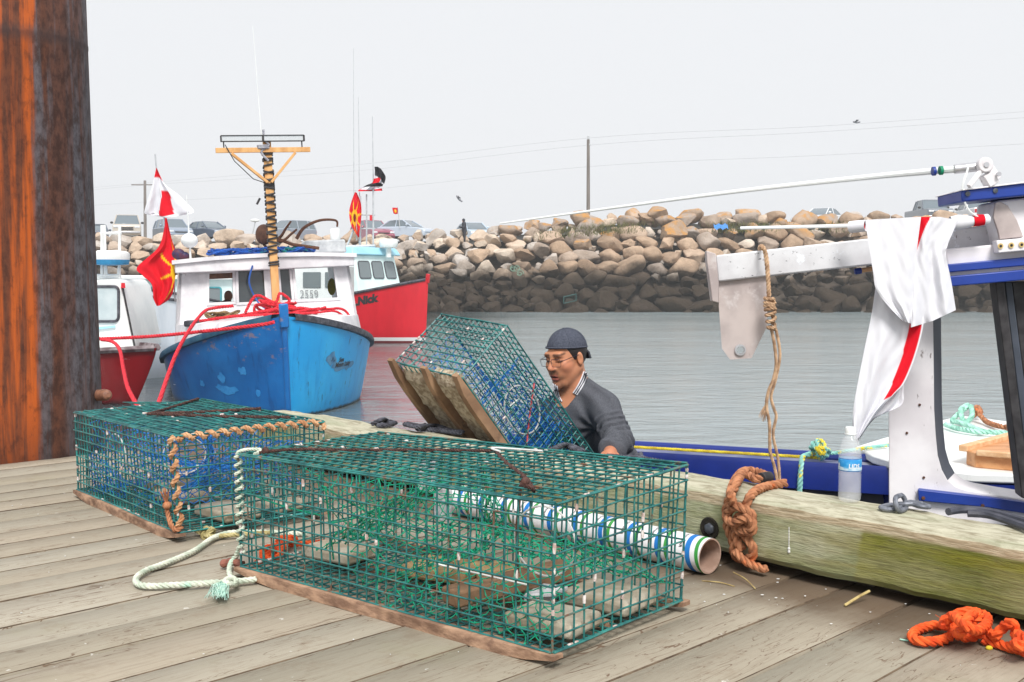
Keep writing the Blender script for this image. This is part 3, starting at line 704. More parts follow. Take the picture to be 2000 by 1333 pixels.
# bungee cord across the lid
L = lambda u, v, dz=.006: T1(u, v, 1) + np.array([0, 0, dz])
mb = MB(); rope(mb, [L(.045, .06), L(.10, .2, .012), L(.2, .40), L(.36, .62), L(.52, .80)], .0050, n=4)
rope(mb, [L(.52, .80), L(.65, .56), L(.80, .32), L(.90, .12), L(.915, .06, .02), L(.90, .03, .03)], .0055, n=4)
mb.ell(L(.06, .08, .012), (.012,) * 3, nu=8, nv=6); mb.ell(L(.905, .05, .035), (.011,) * 3, nu=8, nv=6)
mb.build("bungee_cord", MAT_CORD, TRAP1)
mb = MB(); mb.tube(spline([L(.56, .90), L(.515, .83, .012), L(.515, .78, .014), L(.55, .76, .01)], 6), .0035, 6); mb.tube([L(.56, .90), L(.62, .92)], .0035, 6); mb.build("lid_hook", MAT_HOOP, TRAP1)
# white lashing down the left corner
def lashing(root, A, Bp, R, r, turns, mat, name, n=5):
    k = turns * 14; t = np.linspace(0, 1, k); d = nrm(Bp - A); x = nrm(np.cross(d, (0.3, .5, 1))); y = np.cross(d, x)
    P = A + np.outer(t, Bp - A) + R * (np.cos(t * 2 * pi * turns)[:, None] * x + np.sin(t * 2 * pi * turns)[:, None] * y)
    mb = MB(); rope(mb, P, r, smooth=0, step=r * .9, n=n, fuzz=.1); return mb.build(name, mat, root)
lashing(TRAP1, T1(0, 0, 1.0), T1(0, 0, .12), .0095, .0052, 12, MAT_ROPE_W, "corner_lashing")
mb = MB(); rope(mb, [T1(0, 0, .98), T1(.0, .0, 1.02), T1(.0, .07, 1.03), T1(.02, .12, 1.02), T1(.03, .06, 1.0), T1(.05, .05, 1.02)], .0055, n=5, fuzz=.1); mb.build("corner_lashing", MAT_ROPE_W, TRAP1)

# ---------------------------------------------------------------- the trap behind it, left
bl, bn = DK(153, 956, .034), DK(350, 1041, .034); ax = nrm(bn - bl); pr = np.array([-ax[1], ax[0], 0]); wdt = .56
br = bn + pr * wdt
B = [bl, bn, br, bl + br - bn]; Tp = [V(147, 806, B[0][1]), V(336, 853, B[1][1]), V(632, 825, B[2][1]), V(394, 781, B[3][1])]
print("trap2 edges", np.linalg.norm(bn - bl), [(t_ - b_).round(3) for t_, b_ in zip(Tp, B)], [np.linalg.norm(Tp[(i + 1) % 4] - Tp[i]).round(3) for i in range(4)])
TRAP2, T2 = trap("lobster_trap", "green lobster trap behind the nearest one, its front end edged with tan rope", B + Tp, 30, 14, 9, 12, MAT_WIRE)
runner(TRAP2, T2, .0, -.004, .034, .035); runner(TRAP2, T2, 1.0, -.004, .034, .035)
for (u, v, du, dv, yw) in ((.88, .42, .22, .15, .1), (.86, .78, .2, .14, .2), (.5, .4, .2, .15, .0), (.2, .5, .2, .15, .1)):
    brick(TRAP2, T2, u, v, .012, du, dv, .038, MAT_BRICK, yaw=yw, bev=.010)
mb = MB()
net(mb, funnel(T2, 'u', (.12, .5, .5), (.42, .5, .5), (.47, .46), (.16, .2)), 16, 46, .0019, 13, knot=False)
net(mb, lambda a, b: T2(.10 + .25 * a, .03 + .1 * a, .02 + .55 * b * (1 - .6 * a)), 16, 14, .0019, 14, knot=False)
mb.build("netting", MAT_NETB, TRAP2)
mb = MB()
net(mb, lambda a, b: T2(.56 + .1 * sin(a * 3), .03 + .94 * a, .04 + .92 * b), 22, 18, .0018, 15, knot=False)
net(mb, lambda a, b: T2(.60 + .36 * a, .05 + .9 * b, .70 - .25 * sin(b * 3.1) + .1 * a), 18, 24, .0018, 16, knot=False)
net(mb, lambda a, b: T2(.72 + .22 * a, .06 + .86 * b, .26 + .5 * a * sin(b * 3.1)), 14, 22, .0018, 17, knot=False)
mb.build("netting", MAT_NETB, TRAP2)
mb = MB(); mb.tube(hoop(T2, (.42, .5, .5), 'u', .16, .22, 0), .003, 6, closed=True); mb.tube(hoop(T2, (.22, .15, .5), 'v', .10, .26, 0), .003, 6, closed=True); mb.build("entrance_hoop", MAT_HOOP, TRAP2)
L2 = lambda u, v, dz=.006: T2(u, v, 1) + np.array([0, 0, dz])
mb = MB(); rope(mb, [L2(.38, .28, .01), L2(.2, .6, .006), L2(.05, .93, .012)], .0065, n=4); rope(mb, [L2(.38, .28, .012), L2(.45, .65), L2(.55, .98, .012)], .0065, n=4); rope(mb, [L2(.38, .28, .012), L2(.62, .6), L2(.86, .9, .01)], .0065, n=4)
mb.build("bungee_cord", MAT_CORD, TRAP2)
def spiral_rope(root, pts, R, r, turn_len, mat, name):
    P = resample(pts, r * .7); k = len(P); T_ = np.gradient(P, axis=0); T_ /= np.linalg.norm(T_, axis=1, keepdims=True); N = np.zeros_like(P); N[0] = nrm(np.cross(T_[0], (.2, .4, 1)))
    for i in range(1, k): N[i] = nrm(N[i - 1] - T_[i] * (N[i - 1] @ T_[i]))
    Bn = np.cross(T_, N); Ls = np.r_[0, np.cumsum(np.linalg.norm(np.diff(P, axis=0), axis=1))]; ph = 2 * pi * Ls / turn_len
    Q = P + R * (np.cos(ph)[:, None] * N + np.sin(ph)[:, None] * Bn)
    mb = MB(); rope(mb, Q, r, smooth=0, step=r * .8, n=5, fuzz=.08); return mb.build(name, mat, root)
spiral_rope(TRAP2, [T2(1.005, .02, .98), T2(1.005, .5, 1.0), T2(1.0, .97, 1.0), T2(1.0, 1.0, .93)], .0095, .0092, .044, MAT_ROPE_T, "edge_rope")
spiral_rope(TRAP2, [T2(1.0, .0, 1.0), T2(1.0, .0, .5), T2(1.0, .01, .06)], .0095, .0092, .048, MAT_ROPE_T, "edge_rope")
mb = MB(); rope(mb, [T2(1.0, .02, .06), T2(1.0, -.02, .03), T2(.97, -.03, .10), T2(.95, -.03, .25), T2(.955, -.03, .30)], .0085, n=5, fuzz=.1)
p = T2(.955, -.03, .27); mb.ell(p, (.016, .016, .014), nu=9, nv=7)
for q in range(14): mb.tube([p, p + np.array([rr.normal() * .012 - .012, rr.normal() * .01, .04 + rr.uniform(0, .02)])], .0018, 4)
mb.build("rope_tail", MAT_ROPE_O if False else MAT_ROPE_B, TRAP2)
# turned-up corner of its lid
mb = MB(); a, b = V(240, 786, 5.0), V(330, 786, 5.15)
mb.tube([T2(.1, .6, 1), a, b], .0022, 5)
for q in range(5): mb.tube([a + (b - a) * q / 5, T2(.15 + .05 * q, .62 + .04 * q, 1)], .0022, 5)
mb.build("bent_lid_wire", MAT_WIRE, TRAP2)

# ---------------------------------------------------------------- the trap held over the kerb
R3 = np.array([[.4687, .6644, .5822], [.4901, -.7439, .4543], [-.735, -.0724, .6742]])
t3 = np.array([-.5113, 4.8307, .5239]); L3, W3, H3 = 1.05, .45, .33
lc = lambda x, y, z: t3 + R3 @ np.array([x, y, z])
C3 = [lc(0, 0, 0), lc(L3, 0, 0), lc(L3, W3, 0), lc(0, W3, 0), lc(0, 0, H3), lc(L3, 0, H3), lc(L3, W3, H3), lc(0, W3, H3)]
C3[0] = V(771, 708, C3[0][1]); C3[4] = V(862, 615, C3[4][1]); C3[7] = V(989, 637, C3[7][1]); C3[3] = V(903, 740, C3[3][1])
TRAP3, T3 = trap("lobster_trap", "tilted green lobster trap with concrete underside held up by the man", C3, 28, 13, 9, 13, MAT_WIRE)
def under(v0, v1, u0, u1, mat, name):
    n = 18; mb = MB(); q = np.random.default_rng(int(v0 * 100)); us = np.linspace(u0, u1, n)
    ez = nrm(np.cross(T3(1, 0, 0) - T3(0, 0, 0), T3(0, 1, 0) - T3(0, 0, 0))); ez = ez * np.sign(ez @ (T3(0, 0, 1) - T3(0, 0, 0))); G0 = []
    for i, u in enumerate(us):
        row = []
        for j in range(7):
            v = v0 + (v1 - v0) * j / 6; d = .030 + .004 * q.normal() if 0 < j < 6 and 0 < i < n - 1 else .004
            row.append(T3(u + q.normal() * .002, v, 0) - ez * d)
        G0.append(row)
    G0 = np.array(G0); mb.grid(G0); mb.grid(G0 + ez * .03, flip=True)
    ring = [(0, j) for j in range(7)] + [(i, 6) for i in range(1, n)] + [(n - 1, j) for j in range(5, -1, -1)] + [(i, 0) for i in range(n - 2, 0, -1)]
    A_ = [G0[i, j] for i, j in ring]; k = len(A_); mb.add(A_ + [a_ + ez * .03 for a_ in A_], [(i, (i + 1) % k, k + (i + 1) % k, k + i) for i in range(k)])
    return mb.build(name, mat, TRAP3, fix=True, angle=60)
under(.08, .47, .03, .44, MAT_AGG, "concrete_slab"); under(.60, .93, .0, .45, MAT_AGG, "concrete_slab")
for v in (.02, .52, .98): runner(TRAP3, T3, v, -.012, .045, .036, -.03, 1.02, MAT_RUNNER_P)
mb = MB()
net(mb, funnel(T3, 'v', (.42, .98, .5), (.40, .5, .5), (.26, .47), (.11, .26)), 12, 40, .0018, 23, knot=False)
net(mb, funnel(T3, 'v', (.36, .02, .5), (.38, .4, .5), (.26, .47), (.11, .26)), 10, 40, .0018, 24, knot=False)
mb.build("netting", MAT_NETB, TRAP3)
mb = MB()
for q in range(3): net(mb, lambda a, b: T3(.52 + .22 * a + .03 * sin(b * 6 + q), .06 + .88 * b, .06 + .86 * ((a * .7 + .3 * sin(b * 4 + q)) % 1)), 18, 22, .0018, 25 + q, knot=False, j=.3)
net(mb, lambda a, b: T3(.12 + .8 * a, .9, .1 + .7 * b), 26, 14, .0018, 29, knot=False, j=.2)
mb.build("netting", MAT_NETB, TRAP3)
mb = MB(); mb.tube(hoop(T3, (.36, .93, .52), 'v', .12, .28, 0), .0038, 6, closed=True); mb.tube([T3(.28, .97, .36), T3(.30, .97, .62)], .0035, 5); mb.build("entrance_hoop", MAT_HOOP, TRAP3)
MAT_PINK = worn("pink_line", srgb(226, 110, 110), srgb(190, 80, 84), (40, 40, 40), rough=.8)
mb = MB(); rope(mb, [T3(.30, .99, .86), T3(.38, .99, .55), T3(.48, .99, .2), T3(.52, 1.0, .04)], .004, n=4); mb.ell(T3(.52, 1.0, .04), (.022, .014, .018), nu=8, nv=6); mb.build("pink_line", MAT_PINK, TRAP3)
mb = MB()
net(mb, lambda a, b: T3(.60 + .38 * a, .95 - .1 * b, .1 + .8 * b), 18, 14, .0012, 31, knot=False, j=.25); mb.build("netting", MAT_NETG, TRAP3)
# ================================================================== boats in the harbour
def paint(name, c, c2=None, chips=None, rough=.45, sc=(1.5, 1.5, 1.5), amt=(.60, .66), streak=True, spec=.5):
    g = G(name); oc = g.coord('Object')
    f = g.noise(mp_(g, oc, sc), 1, 6, .6); s_ = g.noise(mp_(g, oc, (9, 9, .9)), 1, 5, .65)
    cc = g.mix(g.step(f, .35, .7), c, c2 or tuple(x * .8 for x in c))
    if streak: cc = g.mix(g.math('MULTIPLY', g.step(s_, .55, .75), .35), cc, tuple(x * .55 for x in c))
    if chips:
        ch = g.step(g.noise(mp_(g, oc, (4.5, 4.5, 4.5)), 1, 7, .7), *amt); cc = g.mix(ch, cc, chips)
        g.bump(ch, .3, .004)
    return g.fin(cc, g.math('ADD', g.math('MULTIPLY', f, .2), rough - .1), spec)
MAT_BLUE_L = paint("blue_hull_paint", srgb(20, 118, 190), srgb(30, 134, 202), srgb(150, 165, 175), amt=(.70, .73))
MAT_WHITE = paint("white_boat_paint", srgb(232, 230, 232), srgb(206, 204, 208), srgb(168, 160, 160), amt=(.66, .71), sc=(3, 3, 3))
MAT_WHITE2 = paint("clean_white_gelcoat", srgb(236, 238, 236), srgb(222, 226, 226), None, rough=.35)
MAT_MINT = paint("mint_white_gelcoat", srgb(222, 238, 236), srgb(208, 228, 228), None, rough=.35)
MAT_LBLUE = paint("pale_blue_gelcoat", srgb(160, 212, 230), srgb(146, 200, 222), None, rough=.35)
MAT_RED = paint("red_gelcoat", srgb(212, 30, 44), srgb(196, 24, 38), None, rough=.3)
MAT_DKRED = paint("dark_red_gelcoat", srgb(126, 14, 22), srgb(100, 10, 16), None, rough=.22)
MAT_BLACKHULL = paint("black_antifouling", srgb(26, 22, 26), srgb(40, 30, 32), None, rough=.5)
MAT_GREYHULL = paint("grey_white_hull", srgb(214, 220, 226), srgb(196, 204, 212), srgb(120, 150, 160), rough=.4, amt=(.70, .74))
MAT_RUBBER = worn("black_guard", srgb(48, 48, 56), srgb(84, 84, 92), (12, 12, 12), rough=.7, spots=[((5, 5, 5), srgb(140, 140, 146), .62, .72)])
MAT_RAILTEAL = worn("worn_blue_rail", srgb(24, 74, 104), srgb(52, 96, 116), (6, 6, 6), rough=.6, spots=[((9, 9, 9), srgb(150, 130, 110), .66, .72)])
MAT_LUMBER = worn("new_lumber", srgb(226, 176, 116), srgb(204, 150, 92), (4, 20, 2), rough=.7, spots=[((9, 9, 3), srgb(150, 100, 58), .68, .74)], bump=.2)
MAT_BLACK = worn("black_strap", srgb(34, 32, 34), srgb(60, 58, 60), (20, 20, 20), rough=.6)
MAT_TRIMWOOD = worn("brown_trim", srgb(110, 74, 56), srgb(84, 56, 44), (10, 10, 10), rough=.7)
g = G("window_glass"); MAT_GLASS = g.fin((.05, .06, .065), .05, .6)
g = G("clear_pane"); MAT_PANE = g.fin((.9, .93, .93), .03, .5, 0, Transmission_Weight=1.0, IOR=1.05)
g = G("grey_pane"); MAT_GLASSG = g.fin((.16, .19, .20), .08, .8)
MAT_ALU = worn("aluminium", (.62, .62, .64), (.48, .48, .50), (20, 20, 20), rough=.35, metal=.7)
MAT_MASTGREY = worn("mast_grey", (.55, .57, .58), (.42, .44, .46), (10, 10, 10), rough=.5)
MAT_LETTER = worn("black_letters", (.02, .02, .022), (.04, .04, .045), (30, 30, 30), rough=.5)
MAT_LETTERG = worn("grey_letters", (.25, .25, .26), (.35, .35, .36), (30, 30, 30), rough=.6)
MAT_ROPE_R = worn("red_rope", srgb(226, 52, 66), srgb(196, 34, 48), (20, 20, 20), rough=.8)
MAT_SKIN2 = worn("skin_plain", srgb(186, 132, 108), srgb(170, 116, 94), (20, 20, 20), rough=.55)

class Boat:
    """hull in boat axes: x = metres aft of the stem head, y to the boat's left as seen from the bow's front (screen left = -y), z up from the water"""
    def __init__(s, origin, aft, heel=0.0, pitch=0.0):
        a = nrm((aft[0], aft[1], 0)); side = np.array([a[1], -a[0], 0]); up = np.array([0, 0, 1.])
        ca, sa = cos(heel), sin(heel); s.Y = side * ca + up * sa; s.Z = -side * sa + up * ca
        cp, sp = cos(pitch), sin(pitch); s.X = a * cp + s.Z * sp; s.Z = s.Z * cp - a * sp
        s.o = np.array([origin[0], origin[1], ZW])
    def P(s, x, y, z):
        x, y, z = np.broadcast_arrays(*[np.asarray(q, float) for q in (x, y, z)])
        return s.o + x[..., None] * s.X + y[..., None] * s.Y + z[..., None] * s.Z
    def R(s): return np.stack([s.X, s.Y, s.Z], 1)
    def hull(s, L, beam, fb_bow, fb_mid, rake=.35, draft=.7, xm=3.2, flare=.22, full=2.2, n=40, k=12):
        s.L, s.beam = L, beam
        def half(x):                               # half breadth of the deck
            t = np.clip(x / xm, 0, 1); b = beam / 2 * (1 - (1 - t) ** full) ** .85
            return b * (1 - .12 * np.clip((x - xm) / (L - xm), 0, 1) ** 2)
        def sheer(x): t = np.clip(x / (L * .62), 0, 1); return fb_bow + (fb_mid - fb_bow) * (1 - (1 - t) ** 1.9)
        s.half, s.sheer = half, sheer
        xs = L * np.linspace(0, 1, n) ** 1.7; ts = np.linspace(0, 1, k)
        G0 = []
        for x in xs:
            row = []
            for t in ts:                           # t 0 keel .. 1 sheer
                z = -draft + (sheer(x) + draft) * t
                stem = rake * (1 - t) ** 1.2 + .25 * max(0, .35 - t)
                xx = x + stem * max(0, 1 - x / (xm * 1.3)); b = float(half(x))
                w = (1 - flare * (1 - t) ** 1.1) * (1 - max(0, .42 - t) ** 2 * 3.2)
                tt = min(1, x / xm); w *= (1 - (1 - tt) * .30 * (1 - t))
                row.append((xx, b * max(w, .02), z))
            G0.append(row)
        return np.array(G0)
    def grids(s, H):
        x, y, z = H[..., 0], H[..., 1], H[..., 2]
        return s.P(x, -y, z), s.P(x, y, z)
def wall_with_openings(mb, f, W_, H_, holes, th, m=0):
    """flat panel f(a,b,d) with rectangular openings (a0,b0,a1,b1); d is depth into the wall"""
    xs = sorted({0, W_} | {h[0] for h in holes} | {h[2] for h in holes}); ys = sorted({0, H_} | {h[1] for h in holes} | {h[3] for h in holes})
    for i in range(len(xs) - 1):
        for j in range(len(ys) - 1):
            cx, cy = (xs[i] + xs[i + 1]) / 2, (ys[j] + ys[j + 1]) / 2
            if any(h[0] < cx < h[2] and h[1] < cy < h[3] for h in holes): continue
            q = [(xs[i], ys[j]), (xs[i + 1], ys[j]), (xs[i + 1], ys[j + 1]), (xs[i], ys[j + 1])]
            mb.hexa([f(a, b, 0) for a, b in q] + [f(a, b, th) for a, b in q], m)
def frame(mb, f, a0, b0, a1, b1, w, d0, d1, m=0):
    for (p, q, r_, t_) in ((a0 - w, b0 - w, a1 + w, b0), (a0 - w, b1, a1 + w, b1 + w), (a0 - w, b0, a0, b1), (a1, b0, a1 + w, b1)):
        qd = [(p, q), (r_, q), (r_, t_), (p, t_)]
        mb.hexa([f(a, b, d0) for a, b in qd] + [f(a, b, d1) for a, b in qd], m)
def rrect(a0, b0, a1, b1, r, n=5):
    out = []
    for cx, cy, t0 in ((a1 - r, b1 - r, 0), (a0 + r, b1 - r, pi / 2), (a0 + r, b0 + r, pi), (a1 - r, b0 + r, 1.5 * pi)):
        for i in range(n + 1): t = t0 + pi / 2 * i / n; out.append((cx + r * cos(t), cy + r * sin(t)))
    return out
def pane(f, a0, b0, a1, b1, d, r=.06):
    mb = MB(); mb.prism([f(a, b, d) for a, b in rrect(a0, b0, a1, b1, r)], f(0, 0, d + .012) - f(0, 0, d)); return mb
def gasket(f, a0, b0, a1, b1, d, r=.06, w=.014):
    mb = MB(); mb.tube([f(a, b, d) for a, b in rrect(a0, b0, a1, b1, r)], w, 5, closed=True); return mb
def letters(mb, sv, f, h, bold=0.0, slant=0.0, wscale=1.0, gap=0.0, m=0):
    P, FF = text2d(sv, bold)
    if not len(P): return
    k = h / .72; Q = [f((x + slant * y) * k * wscale, y * k) for x, y in P]; mb.add(Q, FF, m)

# ---------------------------------------------------------------- blue boat, bow to the wharf
BO = V(560, 815, 17.9); BL = Boat((V(566, 610, 17.55)[0], 17.45), (-.30, .954), heel=radians(2.6))
H = BL.hull(9.5, 3.75, 1.66, .70, rake=.30, xm=3.4, flare=.16, full=2.3)
BB = thing("fishing_boat", "blue wooden fishing boat with white cabin and lumber mast, bow towards the wharf", "boat", BL.o, "boats moored in the harbour")
g = G("blue_hull_paint"); oc = g.coord('Object')  # lit copy of the hull paint, brighter for the right side
f = g.noise(mp_(g, oc, (1.3, 1.3, 1.3)), 1, 6, .6); s_ = g.noise(mp_(g, oc, (7, 7, .8)), 1, 5, .65)
cc = g.mix(g.step(f, .35, .7), srgb(20, 152, 218), srgb(44, 168, 226)); cc = g.mix(g.math('MULTIPLY', g.step(s_, .52, .72), .45), cc, srgb(14, 116, 184))
ch = g.step(g.noise(mp_(g, oc, (5, 5, 5)), 1, 7, .7), .70, .725); cc = g.mix(ch, cc, srgb(150, 190, 214))
dk = g.step(g.noise(mp_(g, oc, (6, 6, 1.2)), 1, 7, .75), .59, .68); cc = g.mix(g.math('MULTIPLY', dk, .7), cc, srgb(30, 60, 86))
zz = g.sep(g.pos())[2]
cc = g.mix(g.step(g.math('ADD', zz, g.math('MULTIPLY', s_, .12)), -1.22, -1.28), cc, srgb(36, 48, 52))
g.bump(g.math('ADD', s_, ch), .15, .01); MAT_BHULL_LIT = g.fin(cc, .38, .5)
g = G("blue_hull_paint_shaded"); oc = g.coord('Object')  # darker copy of the hull paint: shade of the left side put into colour
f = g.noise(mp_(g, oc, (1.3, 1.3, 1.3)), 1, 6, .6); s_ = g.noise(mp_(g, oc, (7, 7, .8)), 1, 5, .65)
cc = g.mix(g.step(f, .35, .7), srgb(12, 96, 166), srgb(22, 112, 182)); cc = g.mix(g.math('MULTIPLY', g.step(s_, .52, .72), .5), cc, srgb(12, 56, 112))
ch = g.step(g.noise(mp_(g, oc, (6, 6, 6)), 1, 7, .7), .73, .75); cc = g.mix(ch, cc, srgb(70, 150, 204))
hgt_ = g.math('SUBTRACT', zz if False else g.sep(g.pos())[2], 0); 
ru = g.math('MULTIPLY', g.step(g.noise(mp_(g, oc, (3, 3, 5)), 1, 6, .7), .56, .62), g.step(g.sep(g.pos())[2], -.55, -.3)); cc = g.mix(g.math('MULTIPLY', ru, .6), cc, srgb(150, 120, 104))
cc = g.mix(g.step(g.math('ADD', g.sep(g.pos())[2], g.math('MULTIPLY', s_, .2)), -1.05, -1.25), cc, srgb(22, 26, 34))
g.bump(s_, .15, .01); MAT_BHULL_SHADE = g.fin(cc, .4, .5)
Lg, Rg = BL.grids(H)
mb = MB(); mb.grid(Lg, m=0, flip=True); mb.grid(Rg, m=1)
tr = [Lg[-1, j] for j in range(Lg.shape[1])] + [Rg[-1, j] for j in range(Lg.shape[1])][::-1]; mb.add(tr, [tuple(range(len(tr)))], 1)
hull = mb.build("hull", [MAT_BHULL_SHADE, MAT_BHULL_LIT], BB, angle=50, fix=True)
# flaked paint patches, lettering remains
MAT_FLAKE = worn("pale_blue_patch", srgb(60, 148, 214), srgb(40, 130, 200), (9, 9, 9), rough=.5)
MAT_GREYPATCH = worn("grey_blue_patch", srgb(92, 140, 172), srgb(70, 120, 160), (9, 9, 9), rough=.6)
def on_hull(side, x, z, off=.006):
    s1 = float(BL.sheer(x)); t = (z + .7) / (s1 + .7); b = float(BL.half(x)); w = (1 - .16 * (1 - t) ** 1.1) * (1 - max(0, .42 - t) ** 2 * 3.2); tt = min(1, x / 3.4); w *= (1 - (1 - tt) * .30 * (1 - t))
    stem = .30 * (1 - t) ** 1.2 + .25 * max(0, .35 - t); xx = x + stem * max(0, 1 - x / (3.4 * 1.3))
    return BL.P(xx, side * (b * w + off), z)
def blob(mb, side, x, z, rx, rz, seed, m=0):
    q = np.random.default_rng(seed); n = 14; P = [on_hull(side, x, z)]
    for i in range(n):
        t = 2 * pi * i / n; k = q.uniform(.6, 1.15); P.append(on_hull(side, max(.02, x + rx * k * cos(t)), z + rz * k * sin(t)))
    mb.add(P, [(0, 1 + i, 1 + (i + 1) % n) for i in range(n)], m)
for i, (x, z, rx, rz) in enumerate(((.55, .78, .07, .08), (.95, .66, .08, .09), (.86, .45, .18, .08), (1.05, .50, .10, .05), (1.45, .55, .07, .06), (.36, .42, .04, .06))): mb = MB(); blob(mb, -1, x, z, rx, rz, 40 + i); mb.build("paint_patch", MAT_FLAKE, BB)
mb = MB()
for i, (x, z, rx, rz) in enumerate(((.75, .86, .13, .12), (.95, .72, .18, .09), (1.25, .70, .22, .08))): blob(mb, 1, x, z, rx, rz, 60 + i)
mb.build("scraped_patch", MAT_GREYPATCH, BB)
mb = MB()
letters(mb, "Sea", lambda a, b: on_hull(1, .92 + a, .79 + b, .011), .075, .03, .2); letters(mb, "Mmm Lady", lambda a, b: on_hull(1, .84 + a, .68 + b, .011), .08, .03, .15, .9); letters(mb, "JV", lambda a, b: on_hull(1, .72 + a, .84 - a * .8 + b, .011), .07, .0, .2)
letters(mb, "7", lambda a, b: on_hull(1, 1.55 + a, 1.02 + b, .011), .1, .0, .1)
mb.build("worn_name", MAT_LETTER, BB)
# stem post, rails
mb = MB(); mb.bar(BL.P(-.03, 0, 1.86), BL.P(-.02, 0, 1.48), .14, .14, up=BL.X)
mb.tube([BL.P(-.01 + .30 * (1 - t) ** 1.2 + .25 * max(0, .35 - t), 0, -.7 + 2.36 * t) for t in np.linspace(.15, .95, 9)], .052, 8)
mb.build("stem_post", MAT_RAILTEAL if False else MAT_BHULL_SHADE, BB, bevel=.02)
for sd_, mt in ((-1, MAT_RAILTEAL), (1, MAT_RUBBER)):
    mb = MB(); xs = np.linspace(.06, 9.3, 40) ; P = BL.P(xs, sd_ * (BL.half(xs) + .02), BL.sheer(xs))
    Pz = np.tile(BL.Z, (40, 1)); out = []
    for i in range(40):
        o_ = BL.Y * sd_
        out.append([P[i] - o_ * .10 - BL.Z * .05, P[i] + o_ * .045 - BL.Z * .05, P[i] + o_ * .055 + BL.Z * .0, P[i] + o_ * .035 + BL.Z * .055, P[i] - o_ * .10 + BL.Z * .055, P[i] - o_ * .10 - BL.Z * .05])
    mb.grid(out); mb.build("gunwale", mt, BB, fix=True)
# raised white foredeck between the gunwales
ZD = lambda x: 1.62 - .03 * x
mb = MB(); xs = np.r_[.22, .35, .5, .75, 1.0, 1.3, 1.7, 2.15, 2.6]; rows = []
for x in xs:
    b = float(BL.half(x)); s1 = float(BL.sheer(x)); zt = max(ZD(x), s1 + .06); bi = max(b - .13, .03); bt = max(b - .20, .02)
    rows.append([(x, -bi, s1 - .12), (x, -bi, s1 + .02), (x + .05, -bt, zt - .03), (x + .05, -bt * .8, zt + .01), (x + .05, 0, zt + .05), (x + .05, bt * .8, zt + .01), (x + .05, bt, zt - .03), (x, bi, s1 + .02), (x, bi, s1 - .12)])
rows = np.array(rows); mb.grid(BL.P(rows[..., 0], rows[..., 1], rows[..., 2]))
r0 = rows[0]; mb.add(BL.P(r0[:, 0], r0[:, 1], r0[:, 2]), [tuple(range(9))])
mb.build("foredeck", MAT_WHITE, BB, fix=True, angle=45)
mb = MB(); xs = np.linspace(2.6, 9.4, 10); mb.grid([[BL.P(x, y * (BL.half(x) - .1), .45) for y in (-1, 0, 1)] for x in xs]); mb.build("deck", MAT_MASTGREY, BB)
# cabin: front wall with openings, side walls, roof with fascia
XC, HW, ZB, ZT = 2.62, 1.66, .95, 2.54
def CF(a, b, d): return BL.P(XC + d + .10 * (b / 1.5), -HW * (1 - .09 * b / 1.5) + a * (1 - .09 * b / 1.5), ZB + b)
WW = 2 * HW; holes = [(.57, .92, 1.01, 1.44), (1.12, .90, 1.61, 1.46), (1.93, .90, 2.11, 1.46), (2.22, .90, 2.99, 1.46)]
mb = MB(); wall_with_openings(mb, CF, WW, ZT - ZB, holes, .05); mb.build("cabin_front", MAT_WHITE, BB, fix=True)
for sgn in (-1, 1):
    mb = MB(); a = 0 if sgn < 0 else WW
    q = [CF(a, 0, 0), CF(a, 0, 0) + BL.X * 2.6, CF(a, ZT - ZB, 0) + BL.X * 2.5, CF(a, ZT - ZB, 0)]; q2 = [p + BL.Y * (-sgn) * .05 for p in q]
    mb.hexa(q + q2); mb.hexa([BL.P(x, sgn * (BL.half(x) - .16), z) for x, z in ((XC, .55), (XC + 2.6, .5), (XC + 2.6, 1.0), (XC, 1.0))] + [BL.P(x, sgn * (BL.half(x) - .22), z) for x, z in ((XC, .55), (XC + 2.6, .5), (XC + 2.6, 1.0), (XC, 1.0))])
    mb.build("cabin_side", MAT_WHITE, BB, fix=True)
mb = MB(); RO = []
for x in np.linspace(XC - .18, XC + 2.9, 6):
    RO.append([(x, y, ZT + .10 + .07 * (1 - (y / 1.72) ** 2)) for y in np.linspace(-1.62, 1.62, 9)])
RO = np.array(RO); top = BL.P(RO[..., 0], RO[..., 1], RO[..., 2]); bot = BL.P(RO[..., 0], RO[..., 1], RO[..., 2] - .07)
mb.grid(top); mb.grid(bot, flip=True)
ring = [(0, j) for j in range(9)] + [(i, 8) for i in range(1, 6)] + [(5, j) for j in range(7, -1, -1)] + [(i, 0) for i in range(4, 0, -1)]; k = len(ring)
mb.add([top[r] for r in ring] + [bot[r] for r in ring], [(i, (i + 1) % k, k + (i + 1) % k, k + i) for i in range(k)])
roof = mb.build("roof", MAT_WHITE, BB, fix=True, angle=30)
mb = MB(); mb.hexa([BL.P(XC - .13, -1.58, ZT - .12), BL.P(XC - .13, 1.58, ZT - .12), BL.P(XC - .08, 1.58, ZT - .12), BL.P(XC - .08, -1.58, ZT - .12)] + [BL.P(XC - .13, -1.58, ZT + .08), BL.P(XC - .13, 1.58, ZT + .08), BL.P(XC - .08, 1.58, ZT + .08), BL.P(XC - .08, -1.58, ZT + .08)]); mb.build("fascia", MAT_WHITE, roof, fix=True, bevel=.015)
